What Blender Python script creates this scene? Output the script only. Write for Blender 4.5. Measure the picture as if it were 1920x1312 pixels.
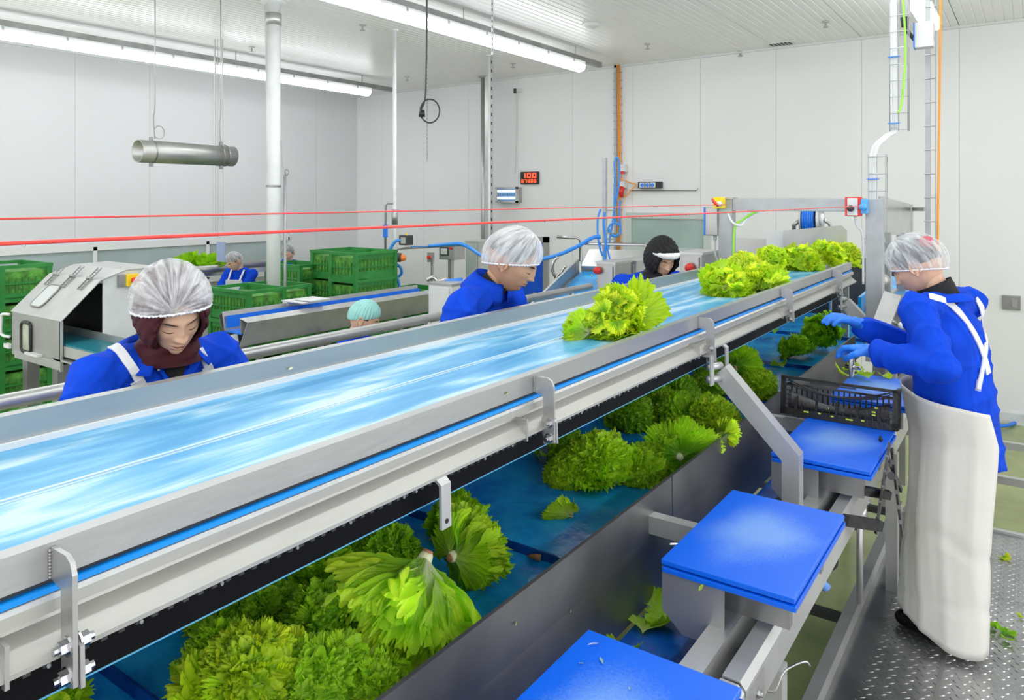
import bpy, bmesh, math, random
import numpy as np
from mathutils import Vector, Matrix, Euler, Quaternion
from mathutils.bvhtree import BVHTree
PI = math.pi
for o in list(bpy.data.objects): bpy.data.objects.remove(o)
SC = bpy.context.scene
COL = SC.collection
random.seed(7)

# ------------------------------------------------------------------ camera, world, exposure
CAMZ = 2.5
YAW = math.radians(35.2)
cd = bpy.data.cameras.new('camera'); cam = bpy.data.objects.new('camera', cd); COL.objects.link(cam)
cam.location = (0, 0, CAMZ); cam.rotation_euler = (PI / 2, 0, YAW)
cd.sensor_width = 36; cd.lens = 25.95; cd.shift_y = -0.1474; cd.clip_start = 0.02; cd.clip_end = 100
SC.camera = cam
SC.view_settings.view_transform = 'Standard'; SC.view_settings.look = 'None'
SC.view_settings.gamma = 1; SC.view_settings.use_curve_mapping = False
SC.view_settings.exposure = 0.70
LAMP = 9.0
w = bpy.data.worlds.new('world'); SC.world = w; w.use_nodes = True
w.node_tree.nodes['Background'].inputs[0].default_value = (0.98, 0.98, 1.0, 1)
w.node_tree.nodes['Background'].inputs[1].default_value = 1.25

# ------------------------------------------------------------------ picture to place
F, CC, SS = 1384.0, math.cos(YAW), math.sin(YAW)
def PD(u, v, D):
    r = (u - 960) / F * D
    return Vector((r * CC - D * SS, r * SS + D * CC, CAMZ - (v - 373) / F * D))
def PX(u, v, X): return PD(u, v, X / ((u - 960) / F * CC - SS))
def PY(u, v, Y): return PD(u, v, Y / ((u - 960) / F * SS + CC))
def PZ(u, v, z): return PD(u, v, F * (CAMZ - z) / (v - 373))

# ------------------------------------------------------------------ materials
def S(n, **k):
    for a, b in k.items():
        s = n.inputs[a.replace('_', ' ')]
        s.default_value = b
def mat(name, col, rough=.5, metal=0.0, noise=0.0, nscale=6, bump=0.0, bscale=60, stretch=None, **k):
    m = bpy.data.materials.new(name); m.use_nodes = True
    nt = m.node_tree; b = nt.nodes['Principled BSDF']
    b.inputs['Base Color'].default_value = (*col, 1); b.inputs['Roughness'].default_value = rough
    b.inputs['Metallic'].default_value = metal
    for a, v in k.items(): b.inputs[a.replace('_', ' ')].default_value = v
    tc = nt.nodes.new('ShaderNodeTexCoord'); mp = nt.nodes.new('ShaderNodeMapping')
    nt.links.new(tc.outputs['Object'], mp.inputs[0])
    if stretch: mp.inputs['Scale'].default_value = stretch
    if noise:
        n = nt.nodes.new('ShaderNodeTexNoise'); n.inputs['Scale'].default_value = nscale; n.inputs['Detail'].default_value = 5
        nt.links.new(mp.outputs[0], n.inputs[0])
        r = nt.nodes.new('ShaderNodeValToRGB'); e = r.color_ramp.elements
        e[0].position = .3; e[1].position = .7
        e[0].color = (*[max(0, c * (1 - noise)) for c in col], 1); e[1].color = (*[min(1, c * (1 + noise)) for c in col], 1)
        nt.links.new(n.outputs[0], r.inputs[0]); nt.links.new(r.outputs[0], b.inputs['Base Color'])
        mr = nt.nodes.new('ShaderNodeMapRange'); S(mr, To_Min=rough * .8, To_Max=min(1, rough * 1.25))
        nt.links.new(n.outputs[0], mr.inputs[0]); nt.links.new(mr.outputs[0], b.inputs['Roughness'])
    if bump:
        n2 = nt.nodes.new('ShaderNodeTexNoise'); n2.inputs['Scale'].default_value = bscale; n2.inputs['Detail'].default_value = 4
        nt.links.new(mp.outputs[0], n2.inputs[0])
        bp = nt.nodes.new('ShaderNodeBump'); bp.inputs['Strength'].default_value = bump; bp.inputs['Distance'].default_value = .01
        nt.links.new(n2.outputs[0], bp.inputs['Height']); nt.links.new(bp.outputs[0], b.inputs['Normal'])
    return m
M = {}
M['steel'] = mat('brushed_steel', (.46, .46, .45), .38, .78, .08, 5, .08, 40)
M['steel_worn'] = mat('worn_steel', (.34, .34, .335), .38, .85, .22, 3.5, .12, 18)
M['steel_light'] = mat('light_steel', (.53, .535, .525), .34, .6, .07, 7, .05, 60)
M['rail'] = mat('rail_steel', (.44, .45, .45), .36, .8, .07, 7, .05, 60, (1, .25, 1))
M['beam'] = mat('beam_steel', (.47, .47, .44), .42, .65, .07, 7, .05, 60, (1, .25, 1))
M['galv'] = mat('galvanised', (.42, .44, .45), .45, .6, .1, 14)
M['chrome'] = mat('chrome', (.50, .50, .51), .22, 1.0)
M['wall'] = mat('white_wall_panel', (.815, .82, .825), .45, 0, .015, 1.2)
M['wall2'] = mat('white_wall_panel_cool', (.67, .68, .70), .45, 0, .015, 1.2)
M['seam'] = mat('panel_seam', (.72, .74, .74), .6)
M['ceil'] = mat('ceiling_panel', (.90, .885, .89), .33, 0, .02, 1.5)
M['white'] = mat('white_plastic', (.72, .73, .73), .4)
M['offwhite'] = mat('offwhite_paint', (.72, .74, .74), .4, 0, .04, 10)
M['green_floor'] = mat('green_epoxy_floor', (.29, .33, .12), .2, 0, .28, 1.6, .05, 30)
M['black'] = mat('black_plastic', (.012, .012, .013), .32, 0, .3, 30, .2, 60)
M['rubber'] = mat('black_rubber', (.004, .004, .005), .6, 0, .25, 8, Specular_IOR_Level=.12)
M['dark'] = mat('dark_metal', (.05, .052, .055), .5, .3, .2, 8)
M['red'] = mat('red_plastic', (.72, .03, .025), .35)
M['rope'] = mat('red_rope', (.82, .05, .04), .3)
M['yellow'] = mat('yellow_plastic', (.95, .68, .01), .4)
M['blue_plastic'] = mat('blue_plastic', (.02, .20, .80), .35)
M['hose'] = mat('blue_hose', (.035, .27, .80), .35)
M['sky_plastic'] = mat('light_blue_plastic', (.10, .42, .85), .35)
M['orange'] = mat('orange_cable', (.95, .36, .05), .45)
M['green_cable'] = mat('green_cable', (.32, .72, .06), .45)
M['grey_cable'] = mat('grey_cable', (.66, .67, .66), .5)
M['crate'] = mat('green_crate', (.028, .24, .045), .4, 0, .2, 9)
M['crate_olive'] = mat('olive_crate', (.20, .27, .10), .5, 0, .2, 9)
M['jacket'] = mat('blue_work_fabric', (.003, .060, .62), .8, 0, .15, 5, .15, 220, Specular_IOR_Level=.15)
M['apron'] = mat('cream_vinyl_apron', (.74, .73, .68), .5, 0, .04, 3, .5, 5)
M['strap'] = mat('clear_white_strap', (.75, .76, .78), .45)
M['skin'] = mat('skin', (.70, .43, .29), .5, 0, .07, 25, Subsurface_Weight=.08)
M['skin_dark'] = mat('skin_tan', (.55, .30, .18), .5, 0, .08, 25, Subsurface_Weight=.08)
M['lip'] = mat('lips', (.50, .17, .14), .45)
M['lash'] = mat('brow_and_lash', (.055, .03, .02), .8)
M['eye'] = mat('eyeball', (.75, .73, .70), .2)
M['maroon'] = mat('maroon_scarf', (.055, .004, .009), .8, 0, .25, 18, .4, 30)
M['black_cloth'] = mat('black_cloth', (.010, .010, .012), .9, 0, .2, 20)
M['glove'] = mat('blue_glove', (.02, .20, .80), .5, 0, .12, 12, .3, 40)
M['hair'] = mat('dark_hair', (.03, .028, .03), .7, 0, .3, 40)
M['hair_grey'] = mat('grey_hair', (.09, .095, .11), .7, 0, .35, 30)
M['teal'] = mat('teal_hairnet', (.32, .66, .62), .7, 0, .1, 20)
M['ribbon_white'] = mat('white_band', (.78, .79, .80), .8, 0, .1, 30, .4, 40)
M['core'] = mat('lettuce_core', (.80, .82, .52), .5, 0, .1, 20)
M['cut'] = mat('brown_cut_stem', (.42, .20, .09), .6, 0, .35, 60)
def emit(name, col, s):
    m = mat(name, col, .5); b = m.node_tree.nodes['Principled BSDF']
    b.inputs['Emission Color'].default_value = (*col, 1); b.inputs['Emission Strength'].default_value = s
    return m
M['lamp'] = emit('lamp_diffuser', (.96, .985, 1.0), LAMP)
M['led'] = emit('red_led', (1, .06, .02), 1.6)
M['uv'] = emit('blue_white_tube', (.75, .88, 1.0), 1.3)
def glass(name, col, a=.35, rough=.05):
    m = mat(name, col, rough); b = m.node_tree.nodes['Principled BSDF']; b.inputs['Alpha'].default_value = a
    return m
M['water'] = glass('water_drop', (.5, .55, .56), .4)
M['pane'] = glass('window_pane', (.55, .66, .66), .35)
M['clear'] = glass('clear_film', (.85, .88, .92), .25)

def belt_light():                     # wet pale blue belt: its wet highlights are painted in as pale lengthwise streaks
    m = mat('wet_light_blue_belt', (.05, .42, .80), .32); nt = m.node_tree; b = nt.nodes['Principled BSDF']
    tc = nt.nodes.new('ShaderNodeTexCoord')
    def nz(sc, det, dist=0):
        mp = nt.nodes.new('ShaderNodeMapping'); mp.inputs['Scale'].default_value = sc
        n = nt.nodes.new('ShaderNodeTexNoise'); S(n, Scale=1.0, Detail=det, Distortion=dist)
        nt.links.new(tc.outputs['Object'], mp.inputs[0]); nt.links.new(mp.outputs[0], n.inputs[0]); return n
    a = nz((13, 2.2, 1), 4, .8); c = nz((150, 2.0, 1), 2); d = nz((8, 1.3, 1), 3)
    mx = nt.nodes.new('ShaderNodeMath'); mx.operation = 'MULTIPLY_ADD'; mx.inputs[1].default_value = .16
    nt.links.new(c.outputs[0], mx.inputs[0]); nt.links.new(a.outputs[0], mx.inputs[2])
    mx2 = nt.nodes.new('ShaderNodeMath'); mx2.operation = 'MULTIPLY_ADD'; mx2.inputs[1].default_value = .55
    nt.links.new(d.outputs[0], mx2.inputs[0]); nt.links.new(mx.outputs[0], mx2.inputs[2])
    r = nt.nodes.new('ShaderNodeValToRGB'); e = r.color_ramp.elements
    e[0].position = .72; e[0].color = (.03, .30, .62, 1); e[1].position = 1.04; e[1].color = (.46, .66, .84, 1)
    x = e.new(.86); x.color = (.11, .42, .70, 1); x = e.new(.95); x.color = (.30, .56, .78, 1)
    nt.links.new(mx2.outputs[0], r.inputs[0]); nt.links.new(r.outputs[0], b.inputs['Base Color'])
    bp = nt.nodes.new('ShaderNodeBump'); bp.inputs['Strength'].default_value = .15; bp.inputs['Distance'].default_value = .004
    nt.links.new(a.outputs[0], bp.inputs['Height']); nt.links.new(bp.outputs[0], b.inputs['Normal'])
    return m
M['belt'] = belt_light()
def wet_blue(name, c0, c1, rough=.14, sc=5):
    m = mat(name, c0, rough); nt = m.node_tree; b = nt.nodes['Principled BSDF']
    tc = nt.nodes.new('ShaderNodeTexCoord'); n = nt.nodes.new('ShaderNodeTexNoise'); S(n, Scale=sc, Detail=6, Roughness=.65, Distortion=.4)
    nt.links.new(tc.outputs['Object'], n.inputs[0])
    r = nt.nodes.new('ShaderNodeValToRGB'); e = r.color_ramp.elements
    e[0].position = .34; e[0].color = (*c0, 1); e[1].position = .68; e[1].color = (*c1, 1)
    nt.links.new(n.outputs[0], r.inputs[0]); nt.links.new(r.outputs[0], b.inputs['Base Color'])
    n2 = nt.nodes.new('ShaderNodeTexNoise'); S(n2, Scale=26, Detail=3); nt.links.new(tc.outputs['Object'], n2.inputs[0])
    bp = nt.nodes.new('ShaderNodeBump'); bp.inputs['Strength'].default_value = .35; bp.inputs['Distance'].default_value = .006
    nt.links.new(n2.outputs[0], bp.inputs['Height']); nt.links.new(bp.outputs[0], b.inputs['Normal'])
    return m
M['trough_belt'] = wet_blue('wet_deep_blue_belt', (.0, .20, .72), (.02, .50, 1.0))
M['waste_belt'] = wet_blue('dark_blue_belt', (.0, .03, .22), (.005, .10, .45))
M['blue_edge'] = mat('blue_belt_edge', (.0, .27, .85), .35)
def board_mat():                      # cutting board: knife wear pales the middle
    m = mat('blue_cutting_board', (.0, .13, .80), .35); nt = m.node_tree; b = nt.nodes['Principled BSDF']
    tc = nt.nodes.new('ShaderNodeTexCoord'); mp = nt.nodes.new('ShaderNodeMapping'); mp.inputs['Scale'].default_value = (5.2, 3.4, 0)
    mp.inputs['Rotation'].default_value = (0, 0, .25)
    nt.links.new(tc.outputs['Object'], mp.inputs[0])
    ln = nt.nodes.new('ShaderNodeVectorMath'); ln.operation = 'LENGTH'; nt.links.new(mp.outputs[0], ln.inputs[0])
    n = nt.nodes.new('ShaderNodeTexNoise'); S(n, Scale=4, Detail=4); nt.links.new(tc.outputs['Object'], n.inputs[0])
    n3 = nt.nodes.new('ShaderNodeTexNoise'); S(n3, Scale=160, Detail=4); nt.links.new(tc.outputs['Object'], n3.inputs[0])
    a = nt.nodes.new('ShaderNodeMath'); a.operation = 'ADD'; nt.links.new(ln.outputs['Value'], a.inputs[0]); nt.links.new(n.outputs[0], a.inputs[1])
    a2 = nt.nodes.new('ShaderNodeMath'); a2.operation = 'MULTIPLY_ADD'; a2.inputs[1].default_value = .5
    nt.links.new(n3.outputs[0], a2.inputs[0]); nt.links.new(a.outputs[0], a2.inputs[2])
    mr = nt.nodes.new('ShaderNodeMapRange'); S(mr, From_Min=.95, From_Max=1.55, To_Min=.72, To_Max=0.0)
    nt.links.new(a2.outputs[0], mr.inputs[0])
    mx = nt.nodes.new('ShaderNodeMix'); mx.data_type = 'RGBA'; mx.inputs[6].default_value = (.0, .125, .80, 1); mx.inputs[7].default_value = (.22, .42, .82, 1)
    nt.links.new(mr.outputs[0], mx.inputs[0]); nt.links.new(mx.outputs[2], b.inputs['Base Color'])
    bp = nt.nodes.new('ShaderNodeBump'); bp.inputs['Strength'].default_value = .2; bp.inputs['Distance'].default_value = .002
    nt.links.new(n3.outputs[0], bp.inputs['Height']); nt.links.new(bp.outputs[0], b.inputs['Normal'])
    return m
M['board'] = board_mat()
def leaf_mat(veins=.45, frill=False, pale=False):                       # uv.x runs across the fan, uv.y from the stem out to the margin
    m = bpy.data.materials.new('lettuce_leaf'); m.use_nodes = True; nt = m.node_tree; b = nt.nodes['Principled BSDF']
    out = nt.nodes['Material Output']
    uv = nt.nodes.new('ShaderNodeUVMap'); uv.uv_map = 'UVMap'
    sp = nt.nodes.new('ShaderNodeSeparateXYZ'); nt.links.new(uv.outputs[0], sp.inputs[0])
    oi = nt.nodes.new('ShaderNodeObjectInfo')
    tc = nt.nodes.new('ShaderNodeTexCoord')
    n = nt.nodes.new('ShaderNodeTexNoise'); S(n, Scale=22, Detail=5); nt.links.new(tc.outputs['Object'], n.inputs[0])
    ad = nt.nodes.new('ShaderNodeMath'); ad.operation = 'MULTIPLY_ADD'; ad.inputs[1].default_value = .5
    nt.links.new(n.outputs[0], ad.inputs[0]); nt.links.new(sp.outputs['Y'], ad.inputs[2])
    r = nt.nodes.new('ShaderNodeValToRGB'); e = r.color_ramp.elements
    e[0].position = .22; e[0].color = (.80, .86, .46, 1); e[1].position = 1.0; e[1].color = (.36, .66, .010, 1)
    for p, c in ((.42, (.52, .76, .15)), (.62, (.44, .74, .06)), (.82, (.38, .70, .02))):
        x = e.new(p); x.color = (*c, 1)
    if frill:
        while len(e) > 1: e.remove(e[-1])
        e[0].position = .30; e[0].color = (.30, .55, .06, 1)
        for p, c in ((.52, (.17, .46, .012)), (.80, (.36, .72, .016)), (1.0, (.62, .90, .04))): x = e.new(p); x.color = (*c, 1)
    if pale:
        while len(e) > 1: e.remove(e[-1])
        e[0].position = .25; e[0].color = (.86, .90, .60, 1)
        for p, c in ((.50, (.72, .84, .36)), (.75, (.50, .76, .13)), (.95, (.36, .68, .03)), (1.0, (.42, .74, .03))): x = e.new(p); x.color = (*c, 1)
    nt.links.new(ad.outputs[0], r.inputs[0])
    # veins: lines of constant fan angle, pale and fading outward
    vm = nt.nodes.new('ShaderNodeMapping'); vm.inputs['Scale'].default_value = (17, .9, 1); nt.links.new(uv.outputs[0], vm.inputs[0])
    vv = nt.nodes.new('ShaderNodeTexWave'); S(vv, Scale=1.0, Distortion=2.0, Detail=2); vv.bands_direction = 'X'; nt.links.new(vm.outputs[0], vv.inputs[0])
    vr = nt.nodes.new('ShaderNodeMapRange'); S(vr, From_Min=.80, From_Max=1.0, To_Min=0.0, To_Max=veins); nt.links.new(vv.outputs[0], vr.inputs[0])
    vf = nt.nodes.new('ShaderNodeMapRange'); S(vf, From_Min=.3, From_Max=.9, To_Min=1.0, To_Max=.1); nt.links.new(sp.outputs['Y'], vf.inputs[0])
    vx = nt.nodes.new('ShaderNodeMath'); vx.operation = 'MULTIPLY'; nt.links.new(vr.outputs[0], vx.inputs[0]); nt.links.new(vf.outputs[0], vx.inputs[1])
    m1 = nt.nodes.new('ShaderNodeMix'); m1.data_type = 'RGBA'; m1.inputs[7].default_value = (.60, .74, .30, 1)
    nt.links.new(vx.outputs[0], m1.inputs[0]); nt.links.new(r.outputs[0], m1.inputs[6])
    m2 = nt.nodes.new('ShaderNodeMix'); m2.data_type = 'RGBA'; m2.blend_type = 'MULTIPLY'; m2.inputs[0].default_value = 1
    nt.links.new(m1.outputs[2], m2.inputs[6]); nt.links.new(oi.outputs['Color'], m2.inputs[7])
    nt.links.new(m2.outputs[2], b.inputs['Base Color'])
    S(b, Roughness=.36); b.inputs['Specular IOR Level'].default_value = .45
    bp = nt.nodes.new('ShaderNodeBump'); bp.inputs['Strength'].default_value = .5; bp.inputs['Distance'].default_value = .004
    n2 = nt.nodes.new('ShaderNodeTexNoise'); S(n2, Scale=110, Detail=3); nt.links.new(tc.outputs['Object'], n2.inputs[0])
    ax = nt.nodes.new('ShaderNodeMath'); ax.operation = 'MULTIPLY_ADD'; ax.inputs[1].default_value = veins*1.2; nt.links.new(vv.outputs[0], ax.inputs[0]); nt.links.new(n2.outputs[0], ax.inputs[2])
    nt.links.new(ax.outputs[0], bp.inputs['Height']); nt.links.new(bp.outputs[0], b.inputs['Normal'])
    tl = nt.nodes.new('ShaderNodeBsdfTranslucent'); nt.links.new(m2.outputs[2], tl.inputs[0])
    ms = nt.nodes.new('ShaderNodeMixShader'); ms.inputs[0].default_value = .42
    nt.links.new(b.outputs[0], ms.inputs[1]); nt.links.new(tl.outputs[0], ms.inputs[2]); nt.links.new(ms.outputs[0], out.inputs[0])
    return m
M['leaf'] = leaf_mat()
M['leaf_frill'] = leaf_mat(.06, True)
M['leaf_pale'] = leaf_mat(.6, False, True)
def net_mat(name, tint, dens):        # hairnet: fine crinkled non-woven, hair shows through; uv.x runs round the gather
    m = mat(name, tint, .75); nt = m.node_tree; b = nt.nodes['Principled BSDF']
    uv = nt.nodes.new('ShaderNodeUVMap'); uv.uv_map = 'UVMap'
    mp = nt.nodes.new('ShaderNodeMapping'); mp.inputs['Scale'].default_value = (46, 1.6, 1); nt.links.new(uv.outputs[0], mp.inputs[0])
    n = nt.nodes.new('ShaderNodeTexNoise'); S(n, Scale=1.0, Detail=3, Distortion=.6); nt.links.new(mp.outputs[0], n.inputs[0])
    mr = nt.nodes.new('ShaderNodeMapRange'); S(mr, From_Min=.35, From_Max=.70, To_Min=dens - .10, To_Max=min(1, dens + .34))
    nt.links.new(n.outputs[0], mr.inputs[0]); nt.links.new(mr.outputs[0], b.inputs['Alpha'])
    bp = nt.nodes.new('ShaderNodeBump'); S(bp, Strength=.5, Distance=.004); nt.links.new(n.outputs[0], bp.inputs['Height']); nt.links.new(bp.outputs[0], b.inputs['Normal'])
    return m
M['net'] = net_mat('white_hairnet', (.86, .86, .88), .36)
M['net_thin'] = net_mat('thin_hairnet', (.78, .81, .84), .26)
M['net_band'] = mat('hairnet_band', (.84, .85, .87), .7)

# ------------------------------------------------------------------ mesh builder
class MB:
    def __init__(s): s.v = []; s.f = []; s.uv = None
    def add(s, vs, fs):
        k = len(s.v); s.v += [tuple(x) for x in vs]; s.f += [tuple(i + k for i in f) for f in fs]; return s
    def box(s, a, b, M4=None, bev=0):
        x0, y0, z0 = [min(a[i], b[i]) for i in range(3)]; x1, y1, z1 = [max(a[i], b[i]) for i in range(3)]
        if bev:
            e = min(bev, (x1-x0)/2.01, (y1-y0)/2.01, (z1-z0)/2.01)
            bm = bmesh.new(); bmesh.ops.create_cube(bm, size=1)
            for v in bm.verts: v.co = Vector(((x0+x1)/2+v.co.x*(x1-x0), (y0+y1)/2+v.co.y*(y1-y0), (z0+z1)/2+v.co.z*(z1-z0)))
            bmesh.ops.bevel(bm, geom=bm.edges[:], offset=e, segments=2, affect='EDGES', profile=.7)
            vs = [v.co.copy() for v in bm.verts]; fs = [[v.index for v in f.verts] for f in bm.faces]; bm.free()
        else:
            vs = [Vector(p) for p in ((x0,y0,z0),(x1,y0,z0),(x1,y1,z0),(x0,y1,z0),(x0,y0,z1),(x1,y0,z1),(x1,y1,z1),(x0,y1,z1))]
            fs = [(0,3,2,1),(4,5,6,7),(0,1,5,4),(1,2,6,5),(2,3,7,6),(3,0,4,7)]
        if M4 is not None: vs = [M4 @ v for v in vs]
        return s.add(vs, fs)
    def bar(s, p, q, w, h, up=(0,0,1), bev=0):     # box section from p to q
        p, q = Vector(p), Vector(q); d = q - p; L = d.length; d.normalize()
        x = d.cross(Vector(up));
        if x.length < 1e-4: x = d.cross(Vector((1,0,0)))
        x.normalize(); z = x.cross(d)
        m = Matrix((x, d, z)).transposed().to_4x4(); m.translation = p
        return s.box((-w/2, 0, -h/2), (w/2, L, h/2), m, bev)
    def tube(s, pts, r, n=8, cap=True):
        pts = [Vector(p) for p in pts]; rs = r if isinstance(r, (list, tuple)) else [r] * len(pts)
        up = None; rings = []
        for i, p in enumerate(pts):
            d = (pts[min(i+1, len(pts)-1)] - pts[max(i-1, 0)])
            d = d.normalized() if d.length > 1e-9 else Vector((0,0,1))
            if up is None: up = d.orthogonal().normalized()
            else:
                up = up - d * up.dot(d)
                up = up.normalized() if up.length > 1e-6 else d.orthogonal().normalized()
            w_ = d.cross(up)
            rings.append([p + (up * math.cos(2*PI*k/n) + w_ * math.sin(2*PI*k/n)) * rs[i] for k in range(n)])
        vs = [v for R_ in rings for v in R_]; fs = []
        for i in range(len(pts)-1):
            for k in range(n):
                a = i*n+k; b = i*n+(k+1) % n; fs.append((a, b, b+n, a+n))
        if cap: fs.append(tuple(range(n-1, -1, -1))); fs.append(tuple(range((len(pts)-1)*n, len(pts)*n)))
        return s.add(vs, fs)
    def prism(s, prof, axis, a0, a1):              # closed 2D profile extruded along an axis
        n = len(prof)
        def P(u, v, a): return {'x': (a, u, v), 'y': (u, a, v), 'z': (u, v, a)}[axis]
        vs = [P(u, v, a0) for u, v in prof] + [P(u, v, a1) for u, v in prof]
        fs = [(i, (i+1) % n, n+(i+1) % n, n+i) for i in range(n)] + [tuple(range(n-1, -1, -1)), tuple(range(n, 2*n))]
        return s.add(vs, fs)
    def sheet(s, path, t, axis, a0, a1):           # bent sheet metal of thickness t
        pts = [Vector((*p, 0)) for p in path]; L = []; R_ = []
        for i, p in enumerate(pts):
            d0 = (p - pts[i-1]).normalized() if i else None; d1 = (pts[i+1]-p).normalized() if i < len(pts)-1 else None
            d = ((d0 or d1) + (d1 or d0)).normalized(); nn = Vector((-d.y, d.x, 0)); k = 1 / max(.4, d.dot(d1 or d0))
            L.append(tuple((p+nn*t/2*k)[:2])); R_.append(tuple((p-nn*t/2*k)[:2]))
        q = L + R_[::-1]; n = len(pts)
        def P(u, v, a): return {'x': (a, u, v), 'y': (u, a, v), 'z': (u, v, a)}[axis]
        m_ = len(q); vs = [P(u, v, a0) for u, v in q] + [P(u, v, a1) for u, v in q]
        fs = [(i, (i+1) % m_, m_+(i+1) % m_, m_+i) for i in range(m_)]
        for i in range(n-1):
            a, b, c, d_ = i, i+1, m_-2-i, m_-1-i
            fs.append((d_, c, b, a)); fs.append((a+m_, b+m_, c+m_, d_+m_))
        return s.add(vs, fs)
    def sphere(s, c, r, n=10, m=7):
        rx, ry, rz = r if isinstance(r, (list, tuple)) else (r, r, r); vs = []; fs = []
        for j in range(m+1):
            t = PI*j/m
            for i in range(n):
                a = 2*PI*i/n; vs.append((c[0]+rx*math.sin(t)*math.cos(a), c[1]+ry*math.sin(t)*math.sin(a), c[2]+rz*math.cos(t)))
        for j in range(m):
            for i in range(n):
                a = j*n+i; b = j*n+(i+1) % n; fs.append((a, a+n, b+n, b))
        return s.add(vs, fs)
def empty(name, loc=(0,0,0), rz=0, parent=None):
    o = bpy.data.objects.new(name, None); COL.objects.link(o); o.location = loc; o.rotation_euler = (0,0,rz)
    o.empty_display_size = .05
    if parent: o.parent = parent
    return o
def world_loc(o):
    v = Vector((0,0,0))
    while o: v += o.location; o = o.parent
    return v
def mesh_of(name, mb, m, smooth=False, recalc=False):
    me = bpy.data.meshes.new(name); me.from_pydata(mb.v, [], mb.f)
    if recalc:
        bm = bmesh.new(); bm.from_mesh(me); bmesh.ops.recalc_face_normals(bm, faces=bm.faces); bm.to_mesh(me); bm.free()
    if m is not None: me.materials.append(M[m] if isinstance(m, str) else m)
    if smooth: me.polygons.foreach_set('use_smooth', [True]*len(me.polygons))
    me.update(); return me
def part(name, mb, m, parent=None, smooth=False, label=None, kind=None, recalc=True):
    """mb is in world coordinates (parents carry location only while building)"""
    me = mesh_of(name, mb, m, smooth, recalc)
    if parent is not None: me.transform(Matrix.Translation(-world_loc(parent)))
    o = bpy.data.objects.new(name, me); COL.objects.link(o)
    if parent is not None: o.parent = parent
    if label: o['label'] = label
    if kind: o['kind'] = kind
    return o
def link(name, me, parent=None, loc=(0,0,0)):
    o = bpy.data.objects.new(name, me); COL.objects.link(o); o.location = loc
    if parent is not None: o.parent = parent
    return o
def tag(o, label, cat, group=None):
    o['label'] = label; o['category'] = cat
    if group: o['group'] = group
    return o
def thing(name, label, cat, loc=(0,0,0), rz=0, group=None): return tag(empty(name, loc, rz), label, cat, group)
def struct(name, mb, m, parent=None, smooth=False):
    o = part(name, mb, m, parent, smooth)
    if parent is None: o['kind'] = 'structure'
    return o
def copy_tree(o, parent=None):
    c = o.copy(); COL.objects.link(c); c.parent = parent
    for ch in list(o.children): copy_tree(ch, c)
    return c
def solid(name, mb, m, label, cat, group=None, smooth=False):   # a thing that is one mesh, origin at its base
    vs = np.array(mb.v); c = (vs.min(0) + vs.max(0)) / 2; c[2] = vs[:, 2].min()
    me = mesh_of(name, mb, m, smooth, True); me.transform(Matrix.Translation(-Vector(c)))
    o = bpy.data.objects.new(name, me); COL.objects.link(o); o.location = c
    return tag(o, label, cat, group)
def bez(p0, p1, p2, p3, n=14):
    p0, p1, p2, p3 = map(Vector, (p0, p1, p2, p3)); o = []
    for i in range(n+1):
        t = i/n; o.append(p0*(1-t)**3 + p1*3*t*(1-t)**2 + p2*3*t*t*(1-t) + p3*t**3)
    return o
def smooth_path(pts, k=6):
    pts = [Vector(p) for p in pts]; o = []
    for i in range(len(pts)-1):
        a = pts[max(i-1, 0)]; b = pts[i]; c = pts[i+1]; d = pts[min(i+2, len(pts)-1)]
        for j in range(k):
            t = j/k
            o.append(.5*((2*b)+(c-a)*t+(2*a-5*b+4*c-d)*t*t+(3*b-a-3*c+d)*t**3))
    o.append(pts[-1]); return o
# ================================================================== THE SETTING
FLZ, CEZ, PLZ = 0.0, 4.49, 0.65        # floor, ceiling, workers' platform
WX, WY = -10.6, 9.91                   # left wall, back wall
PW = 1.03
fl = struct('floor', MB().box((WX, -5, -.1), (6, WY, 0)), 'green_floor')
# ceiling: long ribbed panels
ce = struct('ceiling', MB().box((WX, -5, CEZ+.03), (6, WY, CEZ+.13)), 'seam')
def ceil_panel_mesh():
    mb = MB(); n = 12; prof = [(.004, .03), (.004, 0)]
    for i in range(1, n):
        x = PW*i/n; prof += [(x-.010, 0), (x-.006, .004), (x+.006, .004), (x+.010, 0)]
    prof += [(PW-.004, 0), (PW-.004, .03)]
    mb.prism(prof[::-1], 'y', -5, WY); return mesh_of('ceiling_panel', mb, 'ceil', recalc=True)
cpm = ceil_panel_mesh()
x0 = -2.75 - PW*8
for i in range(16):
    x = x0 + PW*i
    if x > 5.2 or x < WX+.2 - PW: continue
    o = link('ceiling_panel', cpm, ce, (x, 0, CEZ))
# back wall of tall panels
wb = struct('wall_back', MB().box((WX, WY+.02, 0), (6, WY+.12, CEZ+.03)), 'seam')
wpm = mesh_of('wall_panel', MB().box((.0015, 0, 0), (PW-.0015, .02, CEZ+.03)), 'wall', recalc=True)
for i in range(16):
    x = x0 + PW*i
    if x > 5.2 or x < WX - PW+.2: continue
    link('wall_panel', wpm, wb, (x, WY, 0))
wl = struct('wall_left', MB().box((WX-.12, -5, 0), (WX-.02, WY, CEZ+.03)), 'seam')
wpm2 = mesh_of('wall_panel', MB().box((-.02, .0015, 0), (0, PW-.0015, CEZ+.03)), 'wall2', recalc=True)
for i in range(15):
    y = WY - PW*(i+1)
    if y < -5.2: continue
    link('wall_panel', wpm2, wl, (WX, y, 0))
bb = struct('baseboard_back', MB().prism([(WY-.012, 0), (WY-.012, .12), (WY, .16), (WY, 0)], 'x', WX, 6), 'offwhite')
struct('trim_1', MB().box((WX, WY-.03, CEZ-.03), (6, WY, CEZ)), 'seam')
struct('trim_2', MB().box((WX, -5, CEZ-.03), (WX+.03, WY, CEZ)), 'seam')
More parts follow.
